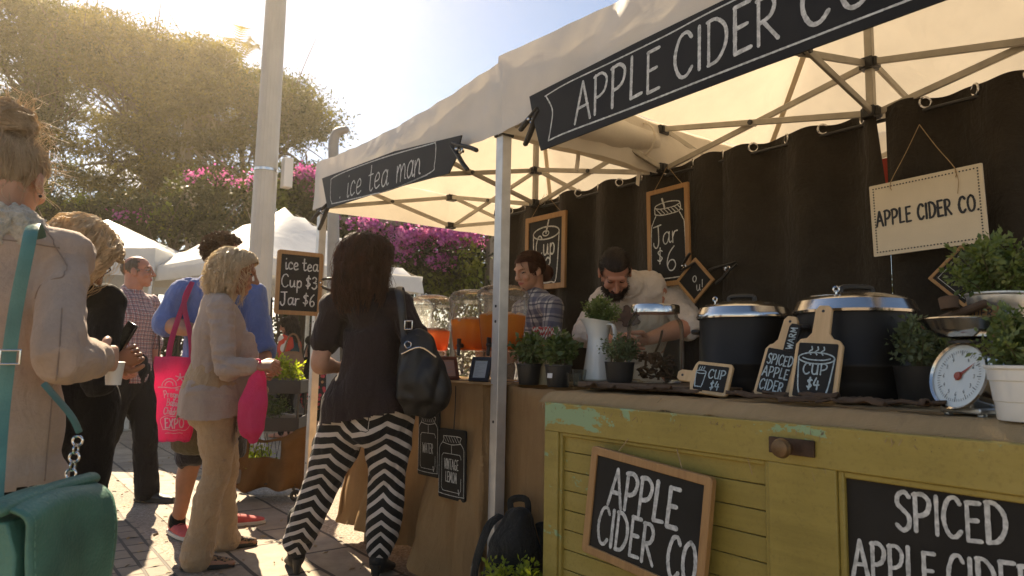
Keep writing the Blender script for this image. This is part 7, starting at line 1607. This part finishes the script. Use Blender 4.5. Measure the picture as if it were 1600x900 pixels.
def trolley():
    g = ground_at(432, 5.35); T = empty('plant_trolley', g, 'black wheeled trolley of planters draped with brown hessian, beside the tent post', 'trolley', rad(-30))
    W, D = .42, .36; M_TR = M('trolley_black', (.03, .026, .022), .5, .2)
    for a in (-1, 1):
        for b in (-1, 1):
            mb = MB(); mb.tube([(a*W/2, b*D/2, .09), (a*W/2, b*D/2, .88)], .011, 8, 1); mb.build('upright', M_TR, T)
            mb = MB(); mb.ring((a*(W/2+.02), b*(D/2+.01), .045), .030, .014, (0, 1, 0), 16, 8); mb.tube([(a*(W/2+.02), b*(D/2+.01), .045), (a*W/2, b*D/2, .10)], .008, 8, 1); mb.build('wheel', M_BLACKP, T)
    for z in (.13, .52, .80):
        mb = MB(); mb.box((0, 0, z), (W+.02, D+.02, .012)); 
        for s_ in (-1, 1): mb.box((0, s_*(D/2+.01), z+.045), (W+.03, .008, .10)); mb.box((s_*(W/2+.012), 0, z+.045), (.008, D+.028, .10))
        mb.build('tray', M_TR, T, bevel=.003)
    mb = MB()
    for i in range(9): x = -W/2+W*i/8; mb.tube([(x, -D/2-.012, .16), (x+.05, -D/2-.012, .50)], .002, 5, 1); mb.tube([(x+.05, -D/2-.012, .16), (x, -D/2-.012, .50)], .002, 5, 1)
    mb.build('wire_mesh', M_TR, T)
    V = []; n, r_ = 40, 20                     # hessian slung round the lower trays
    for k in range(r_+1):
        h = k/r_
        for i in range(n+1):
            u = i/n; x = -W*.68+W*1.36*u; z = .56-.46*h-(.10*math.sin(math.pi*u))*(h < .4)*(1-h*2.5); y = -D/2-.05-.05*math.sin(u*16+h*3)*h-.03*noise.noise(Vector((u*6, h*4, 2)))
            if .30 < u < .72 and .16 < h < .55: z += 0
            V.append((x, y, z+.02*noise.noise(Vector((u*5, h*3, 5)))))
    F = [(k*(n+1)+i, k*(n+1)+i+1, (k+1)*(n+1)+i+1, (k+1)*(n+1)+i) for k in range(r_) for i in range(n) if not (.30 < (i+.5)/n < .70 and .12 < (k+.5)/r_ < .52)]
    o = link('hessian_drape', np_mesh('hessian_drape', V, F, smooth=True), hessian('brown_hessian', (.36, .20, .08), (.22, .115, .045)), T); s_ = o.modifiers.new('s', 'SOLIDIFY'); s_.thickness = .004
    R = Matrix.Rotation(rad(-30), 3, 'Z')
    def plant(p, r, n, sz, m, label, seed):
        P = empty('planter', g+R @ Vector(p), label, 'potted plant'); mb = MB(); mb.box((0, 0, .05), (.30, .2, .10)); mb.build('trough', M('grey_trough', (.20, .17, .14), .6, .2), P, bevel=.006); bush(P, (0, 0, .13), r, n, sz, m, seed)
    plant((.0, -.02, .81), (.20, .17, .13), 1500, .030, LF_YEL, 'bright yellow-green foliage plant on top of the black trolley', 41); plant((.0, -.05, .53), (.18, .15, .13), 900, .024, LF_SUC, 'dark green plant on the middle tray of the trolley', 42); plant((-.14, -.08, .14), (.17, .16, .15), 1000, .028, LF_YEL, 'yellow and green plant on the bottom tray of the trolley', 43)
trolley()
def rucksack():
    T = empty('rucksack', ground_at(808, 2.80), 'black rucksack slumped on the ground against the tent post', 'bag', rad(-60)); M_RUCK = cloth('black_nylon', (.017, .016, .013), .25, 500, 0, .6, .1, .6)
    mb = MB(); mb.tube([(0, 0, .02), (0, .0, .15), (0, .01, .32), (.0, .03, .43)], [(.105, .085), (.115, .10), (.105, .09), (.06, .05)], 22, 6, sq=2.8); me = remesh(mb, .009, 3); wrinkle(me, .016, (7, 7, 6), 3); me.name = 'body'; link('body', me, M_RUCK, T)
    mb = MB(); mb.tube([(0, -.10, .06), (0, -.135, .14), (0, -.10, .25)], [(.08, .035), (.09, .045), (.07, .03)], 18, 4, sq=2.8); me = remesh(mb, .009, 3); wrinkle(me, .01, (9, 9, 6), 5); me.name = 'front_pocket'; link('front_pocket', me, M_RUCK, T)
    mb = MB(); mb.tube([(-.02, .05, .42), (-.04, .06, .50), (.03, .06, .51), (.04, .05, .43)], (.014, .004), 8, 6); mb.tube([(.08, .08, .42), (.12, .06, .30), (.13, .05, .12)], (.02, .005), 8, 5); mb.tube([(-.08, .05, .44), (-.11, -.01, .40), (-.15, -.04, .24), (-.145, -.03, .14)], (.022, .006), 8, 5); mb.build('strap', M_RUCK, T)
    mb = MB(); mb.box((-.15, -.045, .12), (.012, .02, .05), Matrix.Rotation(.4, 3, 'Y')); mb.build('strap_tip', M('pale_webbing', (.5, .48, .44), .7), T)
    mb = MB(); mb.tube([(-.10, -.145, .21), (0, -.165, .235), (.10, -.145, .21)], .004, 6, 4); mb.build('zip', M_STEEL, T)
rucksack()

# ================================================================ TREES AND BOUGAINVILLEA
LF_TREE = leafmat('tree_leaf', [(.016, .022, .003), (.048, .050, .006), (.13, .11, .013)], .4, .55, 1.6)
LF_TREE2 = leafmat('tree_leaf_golden', [(.030, .028, .004), (.085, .068, .008), (.20, .148, .016)], .42, .55, 1.6)
LF_VINE = leafmat('vine_leaf', [(.014, .018, .006), (.032, .036, .011), (.075, .075, .02)], .4, .5, 1.6)
LF_VINEY = leafmat('vine_leaf_bright', [(.06, .08, .015), (.13, .15, .025), (.24, .24, .045)], .5, .5, 2)
LF_FLOW = leafmat('magenta_bract', [(.36, .05, .33), (.58, .14, .50), (.72, .34, .62)], .45, .6, 3.5, (1.3, 1.2, .85))
M_TRUNK = M('tree_bark', (.085, .060, .042), .9, .35, 5, .6, 26, stretch=(1, 1, .35)); M_PTRUNK = M('pale_bark', (.24, .19, .14), .85, .2, 5, .4, 22, stretch=(1, 1, .3))
def tree(label, base, trunk, limbs, blobs, n, size, lm, seed, per=17, spread=.22, tmat=None, tr=.24, asp=.32):
    """trunk: points from the base; limbs: how many boughs reach into the crown; blobs: (centre, radii) of the crown, world axes"""
    T = empty('tree', base, label, 'tree'); b = Vector(base); rg = np.random.default_rng(seed); mb = MB(); tp = [Vector(p)-b for p in trunk]; mb.tube(tp, [tr*(1-.5*i/(len(tp)-1)) for i in range(len(tp))], 12, 5, cap='flat'); mb.build('trunk', tmat or M_TRUNK, T)
    BL = [((Vector(c)-b), r) for c, r in blobs]; P = blob_points([((c.x, c.y, c.z), r) for c, r in BL], n, seed, .35); mb = MB(); top = tp[-1]
    for k in range(limbs):
        e = Vector(P[rg.integers(len(P))]); s_ = tp[-1].lerp(tp[-2], rg.random()*.9) if len(tp) > 1 else tp[0]; L = (e-s_).length; m1 = s_.lerp(e, .35)+Vector((rg.normal()*.08*L, rg.normal()*.08*L, .07*L)); m2 = s_.lerp(e, .7)+Vector((rg.normal()*.08*L, rg.normal()*.08*L, .05*L)); r0 = tr*.42*rg.uniform(.5, 1)
        mb.tube([s_, m1, m2, e], [r0, r0*.62, r0*.36, r0*.12], 7, 4, cap='flat')
        for q in range(4):
            st = m1.lerp(m2, rg.random()) if q < 2 else m2.lerp(e, rg.random()); d = Vector(rg.normal(size=3))*L*.2+(e-s_)*.2; mb.tube([st, st+d*.5+Vector((0, 0, .05)), st+d], [r0*.3, r0*.2, r0*.05], 5, 3, cap='flat')
    mb.build('limbs', tmat or M_TRUNK, T)
    C_ = clumps(P, per, np.array([spread, spread, spread*.45]), seed+1); V, F = leaves(C_, size, asp, .1, seed+2); link('crown', np_mesh('crown', V, F), lm, T); return T
# a spreading row of feathery trees behind the market, lit from beyond
def B(px, py, t, r): p = PD(px, py, t); return ((p.x, p.y, p.z), r)
def G_(px, t): p = ground_at(px, t); return (p.x, p.y, 0)
FAR = 1.5
def Bt(px, py, t, r): return B(px, py, t*FAR, tuple(q*FAR for q in r))
def Gt(px, t): return G_(px, t*FAR)
def Pt(px, py, t): return PD(px, py, t*FAR)
TX = [-150, -60, 0, 60, 113, 144, 196, 227, 261, 280, 302, 332, 359, 389, 410, 435, 461, 487, 510]; TY = [40, -20, -40, -30, 20, 28, 30, 40, 66, 55, 55, 70, 78, 105, 112, 117, 128, 164, 196]
def crown(x0, x1, n, tiers, seed):
    """uneven crown: many small clumps under a ragged top line, then thin see-through tiers below"""
    r = np.random.default_rng(seed); out = []
    for k in range(n):
        x = r.uniform(x0, x1); top = np.interp(x, TX, TY); bot = 212 if x < 425 else 208
        y = top+10+(max(bot-top-10, 6))*r.uniform(0, 1)**1.15; q = r.uniform(.30, .62)
        out.append(Bt(x, y, r.uniform(13.8, 16.4), (q, q, q*r.uniform(.45, .7))))
    for y0 in tiers:
        for k in range(3): out.append(Bt(r.uniform(x0, x1), y0+r.uniform(-9, 9), r.uniform(13.8, 15.8), (r.uniform(.5, .95), .7, .11)))
    return out
tree('tall spreading feathery tree at the left, behind the woman with the bun', Gt(70, 15), [Gt(70, 15), Pt(68, 380, 15), Pt(66, 250, 15), Pt(75, 170, 15)], 44, crown(-110, 135, 60, (150, 200, 232, 262, 296, 330), 1), 3400, .15, LF_TREE, 3)
tree('broad golden-green feathery tree in the middle of the row', Gt(230, 15.5), [Gt(230, 15.5), Pt(222, 400, 15.5), Pt(236, 300, 15.5), Pt(250, 200, 15.5)], 50, crown(125, 272, 40, (230, 258, 290, 322, 350), 2), 3300, .15, LF_TREE2, 5)
tree('feathery tree with a pale leaning trunk just left of the lamp post', Gt(318, 14.5), [Gt(322, 14.5), Pt(296, 330, 14.5), Pt(291, 230, 14.5), Pt(302, 150, 14.5)], 44, crown(265, 398, 34, (228, 262, 300, 340), 3), 2600, .15, LF_TREE2, 7, tmat=M_PTRUNK, tr=.25)
tree('feathery tree spreading to the right of the lamp post', Gt(398, 15.8), [Gt(390, 15.8), Pt(372, 390, 15.8), Pt(400, 300, 15.8), Pt(420, 200, 15.8)], 34, crown(398, 506, 26, (262, 300), 4), 1300, .14, LF_TREE, 9)
# low mass of boughs behind the tents
for i, (px, t, bl) in enumerate(((130, 16.5, [Bt(110, 300, 16.5, (1.6, 1.3, .5)), Bt(60, 350, 16.5, (1.4, 1.3, .6)), Bt(160, 345, 16.3, (1.3, 1.2, .4))]), (275, 16.5, [Bt(270, 320, 16.5, (1.4, 1.2, .4)), Bt(220, 365, 16.3, (1.2, 1.2, .4)), Bt(330, 350, 16.5, (1.3, 1.2, .35))]), (470, 16, [Bt(450, 320, 16, (1.1, 1.1, .4)), Bt(500, 290, 16, (.8, .9, .4)), Bt(480, 360, 15.8, (1.2, 1.1, .5))]))):
    tree(['dense lower tree with dark boughs behind the left market tent', 'dense lower tree with tangled boughs between the market tents', 'dense lower tree behind the peaked market tent'][i], Gt(px, t), [Gt(px, t), Pt(px-8, 420, t), Pt(px+6, 340, t)], 26, bl, 560, 0.12, LF_VINE, 21+i, per=24, spread=.24)
# palm top peeping over the crowns
def palm():
    b = G_(368, 30); T = empty('palm_tree', b, 'small palm top rising above the crowns left of the lamp post', 'palm'); top = PD(366, 112, 30)-Vector(b); mb = MB(); mb.tube([(0, 0, 0), (.1, 0, top.z*.5), top], [.16, .13, .10], 12, 5); mb.build('trunk', M_TRUNK, T); rg = random.Random(3)
    for k in range(17):
        V, F = [], []; a = k*2.4; e = rg.uniform(.1, 1.25); L = rg.uniform(1.7, 2.4); d = Vector((math.cos(a)*math.cos(e), math.sin(a)*math.cos(e), math.sin(e))); pts, _ = catmull([top, top+d*L*.5, top+d*L*.85+Vector((0, 0, -.12)), top+d*L-Vector((0, 0, .38))], 7)
        for i, p in enumerate(pts[3:]):
            t = (pts[min(i+4, len(pts)-1)]-pts[i+2]).normalized(); s_ = t.cross(Vector((0, 0, 1))).normalized(); l = .5*math.sin(.3+2.6*i/len(pts))
            for sg in (-1, 1):
                q = p+(s_*sg+t*.5-Vector((0, 0, .25))).normalized()*l; n_ = t*.032; bb = len(V); V += [p-n_, q, p+n_]; F.append((bb, bb+1, bb+2))
        link('frond', np_mesh('frond', V, F), LF_TREE2, T)
palm()
# timber pergola with bougainvillea
M_PERG = M('weathered_timber', (.20, .165, .125), .85, .25, 6, .4, 40, stretch=(1, 1, .2))
def pergola():
    c = G_(600, 13.5); T = empty('pergola', c, 'weathered timber pergola carrying the bougainvillea behind the stalls', 'pergola'); c = Vector(c); rel = lambda p: Vector(p)-c
    for px, t, w in ((536, 12.2, .11), (763, 11.2, .14), (602, 14.5, .08), (706, 14.0, .08), (300, 13.0, .10), (65, 13.4, .10)):
        g = Vector(G_(px, t)); mb = MB(); mb.bar(rel(g), rel(g+Vector((0, 0, 3.3 if px > 320 else 3.8))), w, w, up=(0, 1, 0)); mb.build('post', M_PERG, T, bevel=.008)
    for a, b in (((520, 345, 12.2), (790, 352, 11.2)), ((520, 372, 13.4), (790, 380, 12.6))):
        A, B_ = PD(*a), PD(*b); mb = MB(); mb.bar(rel(A), rel(B_), .09, .14); mb.build('beam', M_PERG, T, bevel=.006)
pergola()
def vine(label, blobs, n, fl, nfl, seed, bright=0, size=.085):
    b = Vector(blobs[0][0]); b.z = 0; T = empty('bougainvillea', b, label, 'bougainvillea'); BL = [(tuple(Vector(c)-b), r) for c, r in blobs]; P = blob_points(BL, n, seed, .25); C_ = clumps(P, 22, .11, seed); V, F = leaves(C_, size, .62, .1, seed); link('foliage', np_mesh('foliage', V, F), LF_VINE, T)
    rg = np.random.default_rng(seed); mb = MB()
    for k in range(14): e = Vector(P[rg.integers(len(P))]); s_ = Vector((e.x*.6+rg.normal()*.2, e.y*.6, 0)); mb.tube([s_, s_.lerp(e, .5)+Vector((rg.normal()*.25, rg.normal()*.2, .2)), e], [.035, .024, .008], 6, 5, cap='flat')
    mb.build('stem', M_TRUNK, T)
    if nfl: PF = blob_points([(tuple(Vector(c)-b), r) for c, r in fl], nfl, seed+5, .1); V, F = leaves(clumps(PF, 30, .075, seed+3), .060, .8, .2, seed+4); link('blossom', np_mesh('blossom', V, F), LF_FLOW, T)
    if bright: PF = blob_points([(tuple(Vector(c)-b), r) for c, r in bright], 90, seed+8, .1); V, F = leaves(clumps(PF, 14, .09, seed+6), .085, .7, -.2, seed+7); link('young_leaves', np_mesh('young_leaves', V, F), LF_VINEY, T)
t_ = 12.0
vine('long bougainvillea bank with a magenta band of blossom seen under the far tent', [B(560, 385, 12.4, (.7, .6, .45)), B(620, 400, 12.2, (.8, .6, .45)), B(680, 405, 12.0, (.8, .6, .42)), B(735, 410, 11.6, (.55, .5, .45)), B(640, 440, 12.6, (1.0, .6, .3)), B(720, 455, 12.4, (.7, .5, .35)), B(570, 430, 12.6, (.6, .5, .4))], 760,
     [B(580, 350, 12.0, (.45, .3, .12)), B(622, 358, 12.0, (.45, .3, .13)), B(650, 372, 11.7, (.42, .25, .10)), B(690, 362, 11.7, (.5, .3, .13)), B(720, 372, 11.5, (.42, .25, .08)), B(625, 395, 11.6, (.22, .2, .05)), B(690, 410, 11.5, (.35, .2, .06)), B(740, 365, 11.3, (.25, .2, .10))], 170, 61,
     [B(737, 400, 11.1, (.14, .15, .35)), B(735, 430, 11.1, (.10, .12, .25)), B(590, 420, 11.8, (.25, .2, .12)), B(640, 425, 11.8, (.4, .2, .10)), B(700, 445, 11.6, (.5, .2, .25))])
vine('bougainvillea trained along the beams behind the left market tent', [B(80, 345, 13.4, (1.2, .6, .28)), B(170, 355, 13.4, (1.0, .6, .25)), B(240, 330, 13.4, (.9, .6, .2)), B(340, 300, 13.2, (.9, .6, .16)), B(330, 355, 13.3, (.9, .6, .2))], 520,
     [B(205, 340, 13.0, (.3, .2, .15)), B(190, 355, 13.0, (.2, .2, .12)), B(320, 275, 13.0, (.4, .3, .10)), B(375, 285, 13.0, (.3, .2, .08))], 14, 63, [B(110, 330, 13.2, (1.0, .4, .3)), B(280, 345, 13.2, (.6, .4, .2))])
vine('bougainvillea with scattered magenta blossom right of the lamp post', [B(450, 295, 13.0, (.6, .5, .3)), B(490, 320, 12.8, (.45, .5, .35)), B(520, 360, 12.6, (.6, .5, .4))], 260, [B(480, 275, 12.8, (.35, .25, .08)), B(500, 300, 12.7, (.3, .2, .16)), B(440, 285, 12.8, (.3, .2, .06))], 44, 65, [B(450, 310, 12.8, (.3, .3, .2))])
# curved grey lamp arm standing behind the far tent
g = Vector(G_(527, 8.2)); T = empty('street_lamp', g, 'grey street lamp with a curved neck rising behind the far tent', 'street lamp'); mb = MB(); q = lambda px, py: PD(px, py, 8.2)-g; a_, b_ = q(521, 250), q(521, 225)
mb.tube([(0, 0, 0), (a_.x*.5, a_.y*.5, a_.z*.5), a_, b_, q(526, 208), q(540, 203)], [.085, .075, .062, .060, .055, .045], 14, 6); mb.build('pole', M('lamp_grey', (.26, .25, .24), .5, .12), T)
# dark hedge closing the square behind the trees
def hedge(px0, px1, t, h, seed, label):
    A, B_ = Vector(G_(px0, t)), Vector(G_(px1, t)); c = (A+B_)/2; T = empty('hedge', c, label, 'hedge'); n = 26; P = []
    rg = np.random.default_rng(seed)
    for k in range(900): f_ = rg.random(); p = A.lerp(B_, f_); P.append((p.x-c.x+rg.normal()*.3, p.y-c.y+rg.normal()*.3, h*rg.random()**.8*(1+.15*math.sin(f_*25))))
    V, F = leaves(clumps(P, 22, .16, seed), .12, .6, .1, seed); link('foliage', np_mesh('foliage', V, F), LF_VINE, T)
    mb = MB()
    for k in range(10): p = A.lerp(B_, k/9)-c; mb.tube([p, p+Vector((.1, 0, h*.5)), p+Vector((0, .1, h*.9))], [.05, .035, .01], 6, 4)
    mb.build('stem', M_TRUNK, T)
hedge(-260, 330, 20.5, 1.9, 71, 'dark hedge closing the square behind the left tent'); hedge(330, 830, 19.0, 2.5, 73, 'dark hedge closing the square behind the bougainvillea'); hedge(780, 1500, 15.0, 2.6, 75, 'dark hedge hidden behind the brown curtains')
# ================================================================ HAZE: golden volume added to stand in for lens veil towards the sun
t = NT('glare_haze'); t.t.nodes.remove(t.b)
vp = t.n('VolumePrincipled'); vp.inputs['Color'].default_value = (1.0, .88, .66, 1); vp.inputs['Density'].default_value = .0014; vp.inputs['Anisotropy'].default_value = .76
t.l(vp.outputs[0], t.out.inputs['Volume'])
mb = MB(); mb.box((0, 30, 9.5), (452, 472, 23)); o = mb.build('haze', t.m, None, 0); tag(o, 'thin golden haze added over the market square in place of lens veil', 'haze', kind='stuff')
